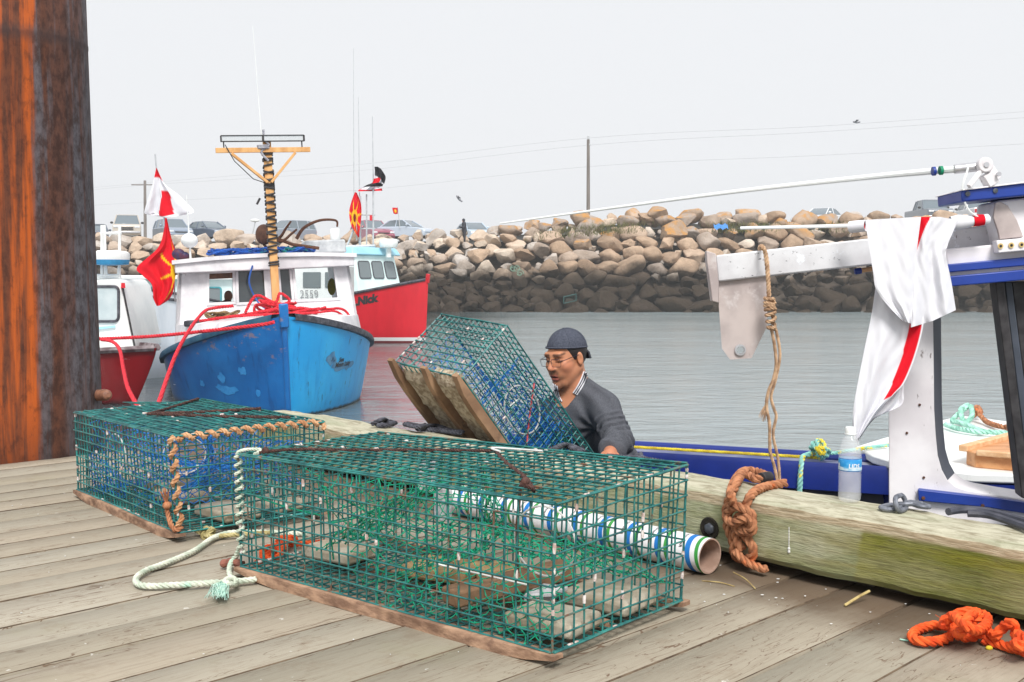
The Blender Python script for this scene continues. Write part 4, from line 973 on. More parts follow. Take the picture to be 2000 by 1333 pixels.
for (a0, b0, a1, b1), kind in zip(holes, ("open", "sash", "sash", "fixed")):
    mb = MB(); frame(mb, CF, a0, b0, a1, b1, .05, -.02, .03); wf = mb.build("window_frame", MAT_WHITE, BB, bevel=.006, fix=True)
    if kind == "open":
        mb = MB(); mb.hexa([CF(a, b, .0) for a, b in ((a0, b1 - .1), (a1, b1 - .1), (a1, b1), (a0, b1))] + [CF(a, b, .03) for a, b in ((a0, b1 - .1), (a1, b1 - .1), (a1, b1), (a0, b1))]); mb.build("sash", MAT_TRIMWOOD, wf)
    else:
        mb = MB(); mb.hexa([CF(a, b, .02) for a, b in ((a0, b0), (a1, b0), (a1, b1), (a0, b1))] + [CF(a, b, .028) for a, b in ((a0, b0), (a1, b0), (a1, b1), (a0, b1))]); mb.build("pane", MAT_GLASS if kind == "sash" else MAT_PANE, wf)
mb = MB(); mb.hexa([CF(a, b, .05) for a, b in ((1.58, .62), (1.68, .62), (1.68, 1.17), (1.58, 1.17))] + [CF(a, b, .07) for a, b in ((1.58, .62), (1.68, .62), (1.68, 1.17), (1.58, 1.17))])
# registration plates
for (a_, b_, sv) in ((.30, .10, "10257"), (2.92, .30, "10257")):
    mb = MB(); mb.hexa([CF(a_ + q[0], b_ + q[1], -.012) for q in ((0, 0), (.21, 0), (.21, .11), (0, .11))] + [CF(a_ + q[0], b_ + q[1], -.002) for q in ((0, 0), (.21, 0), (.21, .11), (0, .11))])
    letters(mb, sv, lambda a, b: CF(a_ + .01 + a, b_ + .02 + b, -.016), .075, .02, 0, .85, m=1); mb.build("number_plate", [MAT_WHITE2, MAT_LETTERG], BB, fix=False)
# mast of lumber with light bar
def MP(x, y, z): return BL.P(x, y, 1.5 + (z - 1.5) * 1.05)
mx, my = 1.9, .07
mast = MB(); mast.bar(MP(mx, my, 1.5), MP(mx, my, 4.52), .135, .10, up=BL.X); MAST = mast.build("mast", MAT_LUMBER, BB, bevel=.006)
mb = MB(); mb.bar(MP(mx - .07, -.80, 4.33), MP(mx - .07, .80, 4.33), .05, .085, up=BL.Z); mb.build("crossarm", MAT_LUMBER, MAST, bevel=.005)
for sg in (-1, 1):
    mb = MB(); mb.bar(MP(mx - .06, sg * .54, 4.28), MP(mx - .06, sg * .03 + my, 3.80), .045, .115, up=BL.X); mb.build("brace", MAT_LUMBER, MAST, bevel=.005)
mb = MB(); mb.bar(MP(mx - .09, -.70, 4.47), MP(mx - .09, .70, 4.47), .075, .012, up=BL.Z); mb.bar(MP(mx - .09, -.70, 4.565), MP(mx - .09, .70, 4.565), .075, .012, up=BL.Z)
for y in (-.70, 0, .70): mb.bar(MP(mx - .09, y - .012, 4.515), MP(mx - .09, y + .012, 4.515), .08, .10, up=BL.Z)
for y in (-.66, .66): mb.bar(MP(mx - .08, y, 4.36), MP(mx - .08, y, 4.47), .02, .02, up=BL.X)
lb = mb.build("light_bar", MAT_BLACK, MAST); 
g = G("lamp_lens"); fz = g.noise(mp_(g, g.coord('Object'), (60, 60, 60)), 1, 2); MAT_LENS = g.fin(g.mix(fz, (.45, .48, .5), (.7, .72, .74)), .25, .6)
for sg in (-1, 1):
    mb = MB(); mb.hexa([MP(mx - .115, sg * .35 + a, z) for a, z in ((-.33, 4.478), (.33, 4.478), (.33, 4.558), (-.33, 4.558))] + [MP(mx - .08, sg * .35 + a, z) for a, z in ((-.33, 4.478), (.33, 4.478), (.33, 4.558), (-.33, 4.558))]); mb.build("lens", MAT_LENS, lb, fix=True)
mb = MB()
def wrap(z0, z1, turns, sgn):
    n = int(turns * 8); pts = []
    for i in range(n + 1):
        a = 2 * pi * i / 8; z = z0 + (z1 - z0) * i / n; sq = max(abs(cos(a)), abs(sin(a))); pts.append(MP(mx + .062 * sin(a) / sq, my + sgn * .080 * cos(a) / sq, z))
    mb.tube(pts, .017, 5)
wrap(2.55, 4.12, 13, 1); wrap(2.6, 4.0, 11, -1); wrap(3.70, 3.78, 3, 1); wrap(2.42, 2.5, 2, 1)
for z in (4.15, 4.25): wrap(z, z + .05, 2, 1)
mb.tube([MP(mx - .1, -.64, 4.42), MP(mx - .12, -.5, 4.15), MP(mx - .09, -.2, 3.86), MP(mx - .07, -.02, 3.8)], .008, 5)
mb.tube([MP(mx, -.1, 3.55), MP(mx, -.16, 3.45)], .02, 5)
mb.build("strap_wrapping", MAT_BLACK, MAST)
mb = MB(); rope(mb, [MP(mx - .06, .02, 4.66), MP(mx - .09, .03, 4.5), MP(mx - .1, .09, 4.4), MP(mx - .09, -.04, 4.3), MP(mx - .1, .07, 4.15)], .022, n=4)
for q in range(3): mb.tube(MP(mx - .08 + .04 * np.sin(np.linspace(0, 6, 14)), .1 * np.cos(np.linspace(0, 6, 14)), 4.36 + .02 * q), .014, 4)
mb.build("lashing", worn("grey_line", (.42, .42, .45), (.25, .25, .3), (30, 30, 30)), MAST)
mb = MB(); mb.tube([MP(mx + .02, -.01, 4.5), MP(mx + .02, -.05, 6.35)], [.012, .004], 5); mb.build("whip_antenna", MAT_WHITE2, MAST)
mb = MB(); mb.tube(spline([BL.P(XC - .16, -.25, 2.5), BL.P(XC - .2, -.33, 2.2), BL.P(XC - .2, -.2, 1.85), BL.P(2.0, -.06, 1.7)], 6), .016, 5); mb.build("blue_cable", worn("blue_cable", srgb(40, 90, 170), srgb(30, 74, 150)), BB)
# gear lying on it
def coil(mb, c, R_, r, turns, nx, ny, mat_m=0, jit=.03, seed=0):
    q = np.random.default_rng(seed); n = turns * 10; t = np.arange(n) / 10 * 2 * pi; ph = q.uniform(0, 6, 4)
    rad = R_ * (.72 + .28 * np.sin(t * .37 + ph[0])) ; P = c + np.outer(rad * np.cos(t), nx) + np.outer(rad * np.sin(t) , ny) + np.outer(np.abs(.5 + .5 * np.sin(t * 1.7 + ph[1])) * jit * 3, BL.Z) + q.normal(size=(n, 3)) * jit * .3
    rope(mb, P, r, smooth=3, n=4, m=mat_m)
rp = thing("rope", "heap of red rope on the foredeck of the blue boat around its mast", "rope", BL.P(1.8, 0, 1.6), "red ropes")
mb = MB(); coil(mb, BL.P(1.75, .35, 1.62), .55, .026, 5, BL.Y, BL.X * .7, seed=1); coil(mb, BL.P(1.6, .0, 1.68), .35, .026, 4, BL.Y, BL.X * .8, jit=.05, seed=2)
rope(mb, spline([BL.P(1.5, -1.25, 1.60), BL.P(1.45, -.6, 1.66), BL.P(1.3, .1, 1.74), BL.P(1.6, .8, 1.68), BL.P(1.9, 1.2, 1.66), BL.P(2.0, 1.36, 1.5), BL.P(2.0, 1.42, 1.15)], 4), .026, n=4)
rope(mb, spline([BL.P(1.4, -.5, 1.7), BL.P(1.4, -.3, 1.98), BL.P(1.4, .0, 1.85), BL.P(1.4, .1, 2.0), BL.P(1.4, .25, 1.86), BL.P(1.4, .02, 1.80), BL.P(1.4, -.25, 1.9), BL.P(1.4, .35, 1.75)], 4), .026, n=4)
rope(mb, spline([BL.P(1.3, -1.0, 1.64), BL.P(1.2, -.3, 1.66), BL.P(1.3, .6, 1.64), BL.P(1.8, 1.1, 1.62), BL.P(1.9, 1.28, 1.4), BL.P(1.95, 1.33, 1.12)], 4), .022, n=4)
mb.build("rope_heap", MAT_ROPE_R, rp)
mb = MB(); coil(mb, BL.P(2.1, -.85, 1.62), .30, .018, 6, BL.Y, BL.X, seed=4); tag(mb.build("rope_coil", worn("old_line", srgb(150, 124, 84), srgb(110, 88, 60), (20, 20, 20)), org='base'), "coil of old brown line on the blue boat's foredeck beneath its open window", "rope")
mb = MB(); mb.hexa([BL.P(x, y, z) for x, y, z in ((1.9, -1.5, 1.5), (1.75, -.95, 1.5), (2.0, -.9, 1.5), (2.15, -1.45, 1.5), (1.9, -1.5, 1.60), (1.75, -.95, 1.60), (2.0, -.9, 1.60), (2.15, -1.45, 1.60))]); tag(mb.build("wooden_block", MAT_RUBBER, org='base', bevel=.02, fix=True), "dark wooden block lying on the blue boat's foredeck at its left edge", "block")
MAT_ROPE_BL = worn("blue_rope", srgb(28, 96, 190), srgb(20, 66, 140), (9, 9, 9), spots=[((4, 4, 4), srgb(30, 140, 130), .56, .66)])
mb = MB(); RZ = ZT + .20
for i in range(5): coil(mb, BL.P(XC + .3, -.75 + .36 * i, RZ - .02), .26, .022, 4, BL.Y, BL.X * .6, jit=.03, seed=30 + i)
tag(mb.build("rope_pile", MAT_ROPE_BL, org='base'), "pile of blue and green rope on the blue boat's cabin roof", "rope")
an = thing("anchor", "rusty brown grapnel anchor lying on the blue boat's cabin roof", "anchor", BL.P(XC + .4, .5, RZ))
mb = MB(); mb.tube([BL.P(XC + .3, .05, RZ + .33), BL.P(XC + .2, .5, RZ + .12), BL.P(XC + .1, .98, RZ + .03)], .030, 7); mb.build("shank", MAT_RUST, an)
for (pts) in ([(.3, .05, .33), (.3, .28, .25), (.3, .42, .42), (.3, .52, .55)], [(.3, .05, .33), (.2, .3, .18), (.3, .52, .32), (.3, .62, .40)], [(.3, .6, .22), (.3, .75, .42), (.35, 1.05, .55), (.35, 1.35, .54), (.35, 1.37, .42)], [(.3, .05, .33), (.3, .0, .15), (.3, .15, .02)]):
    mb = MB(); mb.tube(spline([BL.P(XC + a, b, RZ + c) for a, b, c in pts], 5), np.linspace(.034, .018, 5 * (len(pts) - 1) + 1), 7); mb.build("fluke", MAT_RUST, an)
mb = MB(); mb.ell(BL.P(XC + .3, .02, RZ + .32), (.16, .16, .19), nu=14, nv=10); tag(mb.build("dark_buoy", MAT_TRIMWOOD, org='base'), "round dark brown buoy on the cabin roof behind the lumber mast", "buoy")
mb = MB(); mb.hexa([BL.P(XC + x, y, RZ + z) for x, y, z in ((.5, .75, -.06), (.5, 1.55, -.06), (1.1, 1.55, -.06), (1.1, .75, -.06), (.5, .78, .19), (.5, 1.53, .19), (1.1, 1.53, .19), (1.1, .78, .19))]); tag(mb.build("roof_box", MAT_MASTGREY, org='base', bevel=.03, fix=True), "low pale grey box on the right of the blue boat's cabin roof", "box")
mb = MB(); mb.lathe([(.09, 0), (.10, .03), (.10, .2), (.085, .23)], BL.P(XC + 1.2, 1.45, RZ + .19), BL.Z, 16); tag(mb.build("white_tub", MAT_WHITE2, org='base'), "small white tub on top of the grey box on the cabin roof", "tub")
mb = MB(); mb.tube([BL.P(XC + .1, -1.30, ZT + .1), BL.P(XC + .1, -1.30, ZT + 1.25)], [.018, .009], 6); mb.ell(BL.P(XC + .1, -1.30, ZT + .45), (.15, .15, .13), nu=14, nv=10); mb.build("dome_antenna", MAT_WHITE2, BB)
mb = MB(); mb.ell(BL.P(XC + .2, -1.5, ZT + .22), (.12, .09, .1)); mb.ell(BL.P(XC + .2, -1.40, ZT + .19), (.09, .09, .07)); tag(mb.build("canvas_bundle", worn("navy_canvas", srgb(44, 44, 84), srgb(90, 40, 60), (12, 12, 12)), org='base'), "small navy bundle at the left end of the blue boat's cabin roof", "bundle")
# person seen through the open window
ps = BL.P(XC + .75, -.72, .45)
def simple_person(name, label, base, face, heights, mats, seated=False):
    pass

# ---------------------------------------------------------------- red boat to the right of it
NB = Boat(V(836, 560, 38.6)[:2], (-.86, .51)); H = NB.hull(10.5, 3.6, 2.24, 1.30, rake=.16, xm=3.6, flare=.20, full=2.0)
NR = thing("fishing_boat", "bright red fishing boat with pale blue cabin roof, name on its bow", "boat", NB.o, "boats moored in the harbour")
Lg, Rg = NB.grids(H)
g = G("red_hull"); zz = g.sep(g.pos())[2]; oc = g.coord('Object'); f = g.noise(mp_(g, oc, (2, 2, .6)), 1, 5)
cc = g.mix(g.step(f, .3, .75), srgb(214, 30, 46), srgb(196, 22, 38)); cc = g.mix(g.step(zz, ZW + .20, ZW + .19), cc, (.75, .75, .75)); cc = g.mix(g.step(zz, ZW + .075, ZW + .065), cc, srgb(112, 20, 26)); MAT_NHULL = g.fin(cc, .3, .5)
mb = MB(); mb.grid(Lg, flip=True); mb.grid(Rg); tr = list(Lg[-1]) + list(Rg[-1])[::-1]; mb.add(tr, [tuple(range(len(tr)))]); mb.build("hull", MAT_NHULL, NR, angle=50, fix=True)
# which side faces the camera: boat -y (screen left) or +y
SD = -1 if NB.Y[1] > 0 else 1
for sg in (-1, 1):
    mb = MB(); xs = np.linspace(.05, 10.3, 30); P = NB.P(xs, sg * (NB.half(xs) + .015), NB.sheer(xs)); mb.tube(P, .055, 6); mb.build("gunwale", MAT_RUBBER, NR)
mb = MB(); mb.bar(NB.P(.03, 0, 2.1), NB.P(-.01, 0, 2.42), .12, .12, up=NB.X); mb.build("stem_post", MAT_RED, NR, bevel=.02)
mb = MB(); mb.grid([[NB.P(x, y * (NB.half(x) - .03), NB.sheer(x) - .12) for y in np.linspace(-1, 1, 5)] for x in np.linspace(.1, 10.3, 14)]); mb.build("deck", MAT_MINT, NR)
def non_hull(x, z):
    s1 = float(NB.sheer(x)); t = (z + .7) / (s1 + .7); b = float(NB.half(x)); w = (1 - .20 * (1 - t) ** 1.1); tt = min(1, x / 3.6); w *= (1 - (1 - tt) * .30 * (1 - t))
    return NB.P(x + .16 * (1 - t) ** 1.2 * max(0, 1 - x / (3.6 * 1.3)), SD * (b * w + .012), z)
mb = MB(); letters(mb, ".Nick", lambda a, b: non_hull(2.06 - a, float(NB.sheer(2.06 - a)) - .46 + b), .27, .06, .15, .86); mb.build("bow_name", MAT_LETTER, NR)
# wheelhouse: front with three windows (towards the bow) and side
cx0, cw, cz0, cz1 = 1.95, 1.30, 1.35, 3.12
def NF(a, b, d): return NB.P(cx0 + d + .22 * b, SD * (cw - .08 * b) - SD * a * (1 - .06 * b), cz0 + b)
W2 = 2 * cw; hs_ = [(.14, .92, .82, 1.52), (.98, .92, 1.62, 1.52), (1.78, .92, 2.40, 1.52)]
mb = MB(); q = [(0, 0), (W2, 0), (W2, cz1 - cz0), (0, cz1 - cz0)]; mb.hexa([NF(a, b, 0) for a, b in q] + [NF(a, b, 3.3 - .22 * b) for a, b in q]); wh = mb.build("wheelhouse", MAT_MINT, NR, fix=True, bevel=.05)
for (a0, b0, a1, b1) in hs_:
    w_ = pane(NF, a0, b0, a1, b1, -.03, .09).build("window", MAT_GLASSG, NR, fix=True); gasket(NF, a0, b0, a1, b1, -.02, .09, .022).build("gasket", MAT_RUBBER, w_)
def NS(a, b, d): return NB.P(cx0 + .25 + a + .1 * b, SD * (cw + .012 - .05 * b) - SD * d, cz0 + b)
for (a0, b0, a1, b1) in ((.25, .92, 1.05, 1.5), (1.25, .92, 2.0, 1.5)):
    w_ = pane(NS, a0, b0, a1, b1, -.02, .09).build("window", MAT_GLASSG, NR, fix=True); gasket(NS, a0, b0, a1, b1, -.015, .09, .02).build("gasket", MAT_RUBBER, w_)
mb = MB(); q = [(cx0 - .02, -1.42), (cx0 + 3.6, -1.5), (cx0 + 3.6, 1.5), (cx0 - .02, 1.42)]; mb.hexa([NB.P(x + .25, y, cz1 - .02) for x, y in q] + [NB.P(x + .4, y * .9, cz1 + .26) for x, y in q]); rf = mb.build("roof", MAT_LBLUE, NR, fix=True, bevel=.05)
def NPx(px, py, Y=38.9): return V(px, py, Y)
mb = MB(); mb.lathe([(.10, 0), (.1, .35), (.3, .36), (.34, .45), (.34, .6), (.30, .66)], NPx(759, 503, 40) , (0, 0, 1), 18); mb.build("radar_dome", MAT_WHITE2, rf)
mb = MB()
for (x, y0, y1, r) in ((703, 500, 383, .05), (716, 500, 380, .03), (729, 500, 368, .035)): mb.tube([NPx(x, y0, 40.5), NPx(x, y1, 40.5)], r, 6)
for y in (420, 447, 482): mb.tube([NPx(700, y, 40.5), NPx(733, y, 40.5)], .025, 5)
mb.tube([NPx(672, 483, 40.3), NPx(733, 481, 40.3)], .07, 6); mb.tube([NPx(675, 488, 40.3), NPx(700, 425, 40.4)], .04, 5)
mb.build("mast", MAT_MASTGREY, rf)
mb = MB(); mb.tube([NPx(691, 400, 40.6), NPx(690.5, 95, 40.6)], [.018, .007], 5); mb.build("whip_antenna", MAT_MASTGREY, rf)
mb = MB(); mb.tube([NPx(702, 385, 40.6), NPx(700, 190, 40.6)], [.02, .010], 5); mb.build("whip_antenna", MAT_MASTGREY, rf)
mb = MB(); mb.tube([NPx(729, 370, 40.6), NPx(727.5, 228, 40.6)], [.025, .012], 5); mb.build("whip_antenna", MAT_MASTGREY, rf)
mb = MB(); mb.hexa([NPx(x, y, d) for x, y, d in ((722, 431, 40.4), (727, 431, 40.4), (727, 431, 40.6), (722, 431, 40.6), (722, 421, 40.4), (727, 421, 40.4), (727, 421, 40.6), (722, 421, 40.6))]); mb.build("red_lantern", MAT_RED, rf, fix=True)
mb = MB(); 
for i in range(3): coil(mb, NPx(716 + 6 * i, 500, 40.2), .2, .03, 3, np.array([1, 0, 0]), np.array([0, 1, 0]), seed=50 + i)
tag(mb.build("rope_pile", worn("green_line", srgb(90, 140, 120), srgb(60, 100, 90)), org='base'), "small heap of grey-green rope on the red boat's pale blue roof", "rope")

# ---------------------------------------------------------------- boat at the left edge, dark red hull
DB = Boat(V(306, 700, 19.6)[:2], (-.93, .36)); H = DB.hull(9, 3.3, 1.02, .92, rake=.9, xm=3.2, flare=.34, full=1.9, draft=.7)
DR = thing("fishing_boat", "dark red fishing boat with white wheelhouse half hidden by the rusty pile", "boat", DB.o, "boats moored in the harbour")
g = G("dark_red_hull"); zz = g.sep(g.pos())[2]; oc = g.coord('Object'); f = g.noise(mp_(g, oc, (2, 2, .6)), 1, 5); sc_ = g.noise(mp_(g, oc, (3, 3, 14)), 1, 6, .7)
cc = g.mix(g.step(f, .3, .75), srgb(150, 14, 26), srgb(124, 10, 20)); cc = g.mix(g.math('MULTIPLY', g.step(sc_, .69, .72), .5), cc, srgb(214, 180, 180)); cc = g.mix(g.step(g.math('ADD', zz, g.math('MULTIPLY', f, .3)), ZW + .28, ZW + .12), cc, srgb(30, 12, 16)); MAT_DHULL = g.fin(cc, .25, .5)
Lg, Rg = DB.grids(H); mb = MB(); mb.grid(Lg, flip=True); mb.grid(Rg); tr = list(Lg[-1]) + list(Rg[-1])[::-1]; mb.add(tr, [tuple(range(len(tr)))]); mb.build("hull", MAT_DHULL, DR, angle=50, fix=True)
for sg in (-1, 1):
    mb = MB(); xs = np.linspace(.02, 8.8, 30); P = DB.P(xs, sg * (DB.half(xs) + .015), DB.sheer(xs)); mb.tube(P, .06, 6); mb.build("gunwale", worn("grey_rail", srgb(150, 140, 142), srgb(80, 60, 64), (4, 4, 4)), DR)
mb = MB(); mb.grid([[DB.P(x, y * (DB.half(x) - .03), DB.sheer(x) - .06) for y in np.linspace(-1, 1, 5)] for x in np.linspace(.05, 8.8, 14)]); mb.build("deck", MAT_WHITE2, DR)
SD2 = -1 if DB.Y[1] > 0 else 1
# the wheelhouse is set out on a vertical wall facing the wharf
wp = lambda px, py, Y=20.6: V(px, py, Y)
wy0 = 20.6
def poly_wall(pts, d, mat, name, parent, bevel=.03):
    mb = MB(); mb.prism([wp(*p) for p in pts], np.array(d)); return mb.build(name, mat, parent, fix=True, bevel=bevel)
cab = poly_wall([(120, 548), (228, 546), (239, 560), (263, 682), (263, 690), (120, 690)], (-.25, 2.4, 0), MAT_WHITE2, "wheelhouse", DR, .05)
def WF(a, b, d): return wp(192 + a, 628 - b, wy0) + np.array([0, d, 0])
ww = pane(WF, -20, 0, 40, 68, -.02, 9).build("window", worn("misty_pane", srgb(198, 208, 210), srgb(176, 190, 194), (2, 2, 2), rough=.15), DR, fix=True)
gasket(WF, -20, 0, 40, 68, -.02, 9, .028).build("gasket", MAT_RUBBER, ww)
mb = MB(); mb.hexa([wp(x, y, 20.55) for x, y in ((120, 646), (225, 636), (225, 640), (120, 652))] + [wp(x, y, 20.62) for x, y in ((120, 646), (225, 636), (225, 640), (120, 652))]); mb.build("stripe", MAT_LBLUE, DR, fix=True)
mb = MB(); mb.tube([wp(240, 563, 20.55), wp(263, 676, 20.55)], .02, 5); mb.build("corner_trim", MAT_BLACK, DR)
mb = MB(); mb.hexa([wp(x, y, 20.5) for x, y in ((236, 563), (245, 563), (244, 553), (237, 553))] + [wp(x, y, 20.7) for x, y in ((236, 563), (245, 563), (244, 553), (237, 553))]); mb.build("side_light", MAT_RED, DR, fix=True)
ar = MB()
for a_, b_ in (((199, 545), (199, 440)), ((233, 545), (234, 440)), ((196, 456), (237, 456)), ((190, 492), (236, 492)), ((206, 545), (204, 440)), ((186, 538), (236, 538)), ((186, 543), (236, 543))): ar.tube([wp(*a_, 21.2), wp(*b_, 21.2)], .028, 6)
ar.build("mast_frame", MAT_WHITE2, DR)
mb = MB(); c_ = wp(215, 517, 21.2); mb.lathe([(.10, -.02), (.34, .0), (.36, .06), (.36, .09)], c_, (0, 0, 1), 24, m=1); mb.lathe([(.36, .09), (.37, .15), (.36, .22), (.30, .25)], c_, (0, 0, 1), 24); mb.tube([wp(209, 545, 21.2), wp(207, 517, 21.2)], .02, 5); mb.tube([wp(229, 545, 21.2), wp(232, 517, 21.2)], .02, 5); mb.build("radar_dome", [MAT_WHITE2, worn("radar_blue", srgb(50, 140, 190))], DR)

# ---------------------------------------------------------------- grey-white bow between them
GB = Boat((V(279, 590, 24.6)[0], 24.6), (-.02, 1)); H = GB.hull(8.5, 2.15, 2.02, 1.55, rake=.12, xm=2.6, flare=.12, full=1.9)
GR_ = thing("fishing_boat", "pale grey boat bow with dark stripes, wedged between the red and blue boats", "boat", GB.o, "boats moored in the harbour")
g = G("grey_hull"); zz = g.sep(g.pos())[2]; oc = g.coord('Object'); f = g.noise(mp_(g, oc, (3, 3, 1)), 1, 5); cc = g.mix(g.step(f, .3, .75), srgb(222, 228, 234), srgb(202, 210, 218))
cc = g.mix(g.step(g.noise(mp_(g, oc, (6, 6, 1.2)), 1, 5, .7), .70, .73), cc, srgb(110, 190, 170)); MAT_GHULL = g.fin(cc, .35, .5)
Lg, Rg = GB.grids(H); mb = MB(); mb.grid(Lg, flip=True); mb.grid(Rg); mb.build("hull", MAT_GHULL, GR_, angle=50, fix=True)
for k_ in (0, .15):
    for sg in (-1, 1):
        mb = MB(); xs = np.linspace(.04, 8, 24); mb.tube(GB.P(xs, sg * (GB.half(xs) * (1 - k_ * .06) + .012), GB.sheer(xs) - k_), .035, 6); mb.build("rubbing_strake", MAT_RUBBER, GR_)
mb = MB(); mb.bar(GB.P(-.03, 0, 1.3), GB.P(-.04, 0, 2.16), .13, .13, up=GB.X); mb.build("stem_post", MAT_GREYHULL, GR_, bevel=.02)
mb = MB(); mb.grid([[GB.P(x, y * (GB.half(x) - .03), GB.sheer(x) - .1) for y in (-1, 0, 1)] for x in np.linspace(.06, 8.4, 10)]); mb.build("deck", MAT_MASTGREY, GR_)

# ---------------------------------------------------------------- two white-cabined boats farther back
WBt = thing("fishing_boat", "white boat with teal trim behind the grey bow, seen through the blue boat's open window", "boat", (V(320, 600, 33)[0], 33, ZW), "boats moored in the harbour")
def fp(px, py, Y=33.0): return V(px, py, Y)
def slab(pts, Y, d, mat, name, parent, bevel=.04):
    mb = MB(); mb.prism([V(*p, Y) for p in pts], np.array(d)); return mb.build(name, mat, parent, fix=True, bevel=bevel)
slab([(150, 545), (452, 545), (455, 640), (150, 640)], 33, (0, 2.6, 0), MAT_MINT, "cabin", WBt); slab([(140, 538), (458, 538), (452, 547), (150, 547)], 32.8, (0, 3.0, 0), MAT_WHITE2, "roof", WBt, .03)
slab([(60, 640), (500, 632), (490, 720), (80, 720)], 32.9, (0, 3.2, 0), MAT_WHITE2, "hull", WBt); slab([(60, 648), (500, 640), (500, 646), (60, 655)], 32.86, (0, .05, 0), worn("teal_trim", srgb(100, 190, 196)), "trim", WBt, 0)
for (x0, x1) in ((218, 238), (264, 330), (400, 432)):
    def F_(a, b, d): return V(x0 + a, 592 - b, 33) + np.array([0, d, 0])
    w_ = pane(F_, 0, 0, x1 - x0, 30, -.03, 5).build("window", MAT_GLASSG, WBt, fix=True); gasket(F_, 0, 0, x1 - x0, 30, -.03, 5, .03).build("gasket", worn("teal_trim", srgb(70, 150, 160)), w_)
WB2 = thing("fishing_boat", "white boat with large numbers on its cabin seen through the blue boat's right window", "boat", (V(620, 600, 31)[0], 31, ZW), "boats moored in the harbour")
slab([(560, 518), (668, 518), (668, 640), (556, 640)], 31, (0, 2.4, 0), MAT_WHITE2, "cabin", WB2); slab([(500, 640), (660, 632), (650, 720), (520, 720)], 30.9, (0, 3, 0), MAT_WHITE2, "hull", WB2)
for (x0, x1, y0, y1) in ((592, 627, 562, 532), (635, 656, 562, 532)):
    def F_(a, b, d): return V(x0 + a, y0 - b, 31) + np.array([0, d, 0])
    pane(F_, 0, 0, x1 - x0, y0 - y1, -.03, 2).build("window", MAT_GLASSG, WB2, fix=True)
mb = MB(); letters(mb, "2559", lambda a, b: V(586 + a * 66, 583 - b * 66, 30.95), .25, .0, 0, .8); mb.build("cabin_number", MAT_LETTERG, WB2)
MAT_YEL = worn("yellow_oilskin", srgb(214, 196, 50), srgb(150, 150, 60), (3, 3, 3))
mb = MB(); mb.ell(BL.P(XC + .3, 1.20, 2.05), (.08, .07, .16), nu=10, nv=8); tag(mb.build("float", MAT_YEL, org='base'), "yellow and green float hanging inside the blue boat's right window", "float")
# ================================================================== the man (and the figures far off): distance fields meshed as one skin
def smin(a, b, k): h = np.clip(.5 + .5 * (b - a) / k, 0, 1); return b * (1 - h) + a * h - k * h * (1 - h)
def smax(a, b, k): return -smin(-a, -b, k)
def sd_ell(P, c, r, R=None):
    q = P - np.asarray(c, np.float32)
    if R is not None: q = q @ np.asarray(R, np.float32)
    r = np.asarray(r, np.float32); k0 = np.sqrt(((q / r) ** 2).sum(-1)); k1 = np.sqrt(((q / (r * r)) ** 2).sum(-1)) + 1e-9
    return k0 * (k0 - 1) / k1
def sd_cap(P, a, b, ra, rb=None):
    a = np.asarray(a, np.float32); b = np.asarray(b, np.float32); rb = ra if rb is None else rb
    ab = b - a; t = np.clip(((P - a) @ ab) / (ab @ ab + 1e-9), 0, 1); d = P - a - t[..., None] * ab
    return np.sqrt((d * d).sum(-1)) - (ra + (rb - ra) * t)
def surfnet(fn, lo, hi, h):
    lo = np.asarray(lo, float); n = np.ceil((np.asarray(hi) - lo) / h).astype(int) + 1
    ax = [np.arange(k) * h + lo[i] for i, k in enumerate(n)]; X = np.stack(np.meshgrid(*ax, indexing='ij'), -1).astype(np.float32)
    Fv = fn(X.reshape(-1, 3)).reshape(n); ins = Fv < 0
    c = [ (i, j, k) for i in (0, 1) for j in (0, 1) for k in (0, 1)]
    sl = lambda A, o: A[o[0]:n[0] - 1 + o[0], o[1]:n[1] - 1 + o[1], o[2]:n[2] - 1 + o[2]]
    cnt = sum(sl(ins, o).astype(int) for o in c); act = (cnt > 0) & (cnt < 8)
    S = np.zeros(act.shape + (3,)); N = np.zeros(act.shape)
    for o in c:
        for d in range(3):
            if o[d] == 0:
                o2 = list(o); o2[d] = 1; fa, fb = sl(Fv, o), sl(Fv, o2); m = (fa < 0) != (fb < 0); t = np.where(m, fa / (fa - fb + 1e-12), 0)
                p = np.zeros(3); 
                for e in range(3):
                    S[..., e] += np.where(m, o[e] + (t if e == d else 0), 0)
                N += m
    idx = -np.ones(act.shape, int); idx[act] = np.arange(act.sum()); ii = np.argwhere(act)
    VV = lo + (ii + S[act] / N[act][:, None]) * h; FF = []
    for d in range(3):
        e, f = [(1, 2), (2, 0), (0, 1)][d]
        sa = [slice(1, n[q] - 1) for q in range(3)]; sa[d] = slice(0, n[d] - 1); sb = list(sa); sb[d] = slice(1, n[d])
        m = ins[tuple(sa)] != ins[tuple(sb)]; q = np.argwhere(m)
        if not len(q): continue
        off = np.array([1, 1, 1]); off[d] = 0; q = q + off; s_ = ins[tuple(q.T)]
        de = np.zeros(3, int); de[e] = 1; df = np.zeros(3, int); df[f] = 1
        g4 = [idx[tuple((q - de - df).T)], idx[tuple((q - df).T)], idx[tuple(q.T)], idx[tuple((q - de).T)]]
        Q = np.stack(g4, 1); Q[~s_] = Q[~s_][:, ::-1]; FF.append(Q)
    return VV, np.vstack(FF)
MAT_SKIN = vcol("skin", .52, .4, bump=.15, bsc=(700, 700, 700), bd=.0006, sss=.12)
MAT_SHIRT = worn("grey_knit", srgb(96, 98, 104), srgb(74, 76, 83), (260, 260, 260), rough=.95, bump=.5, bsc=(420, 420, 160), bd=.0015, spec=.1, spots=[((5, 5, 5), srgb(86, 88, 95), .5, .65)])
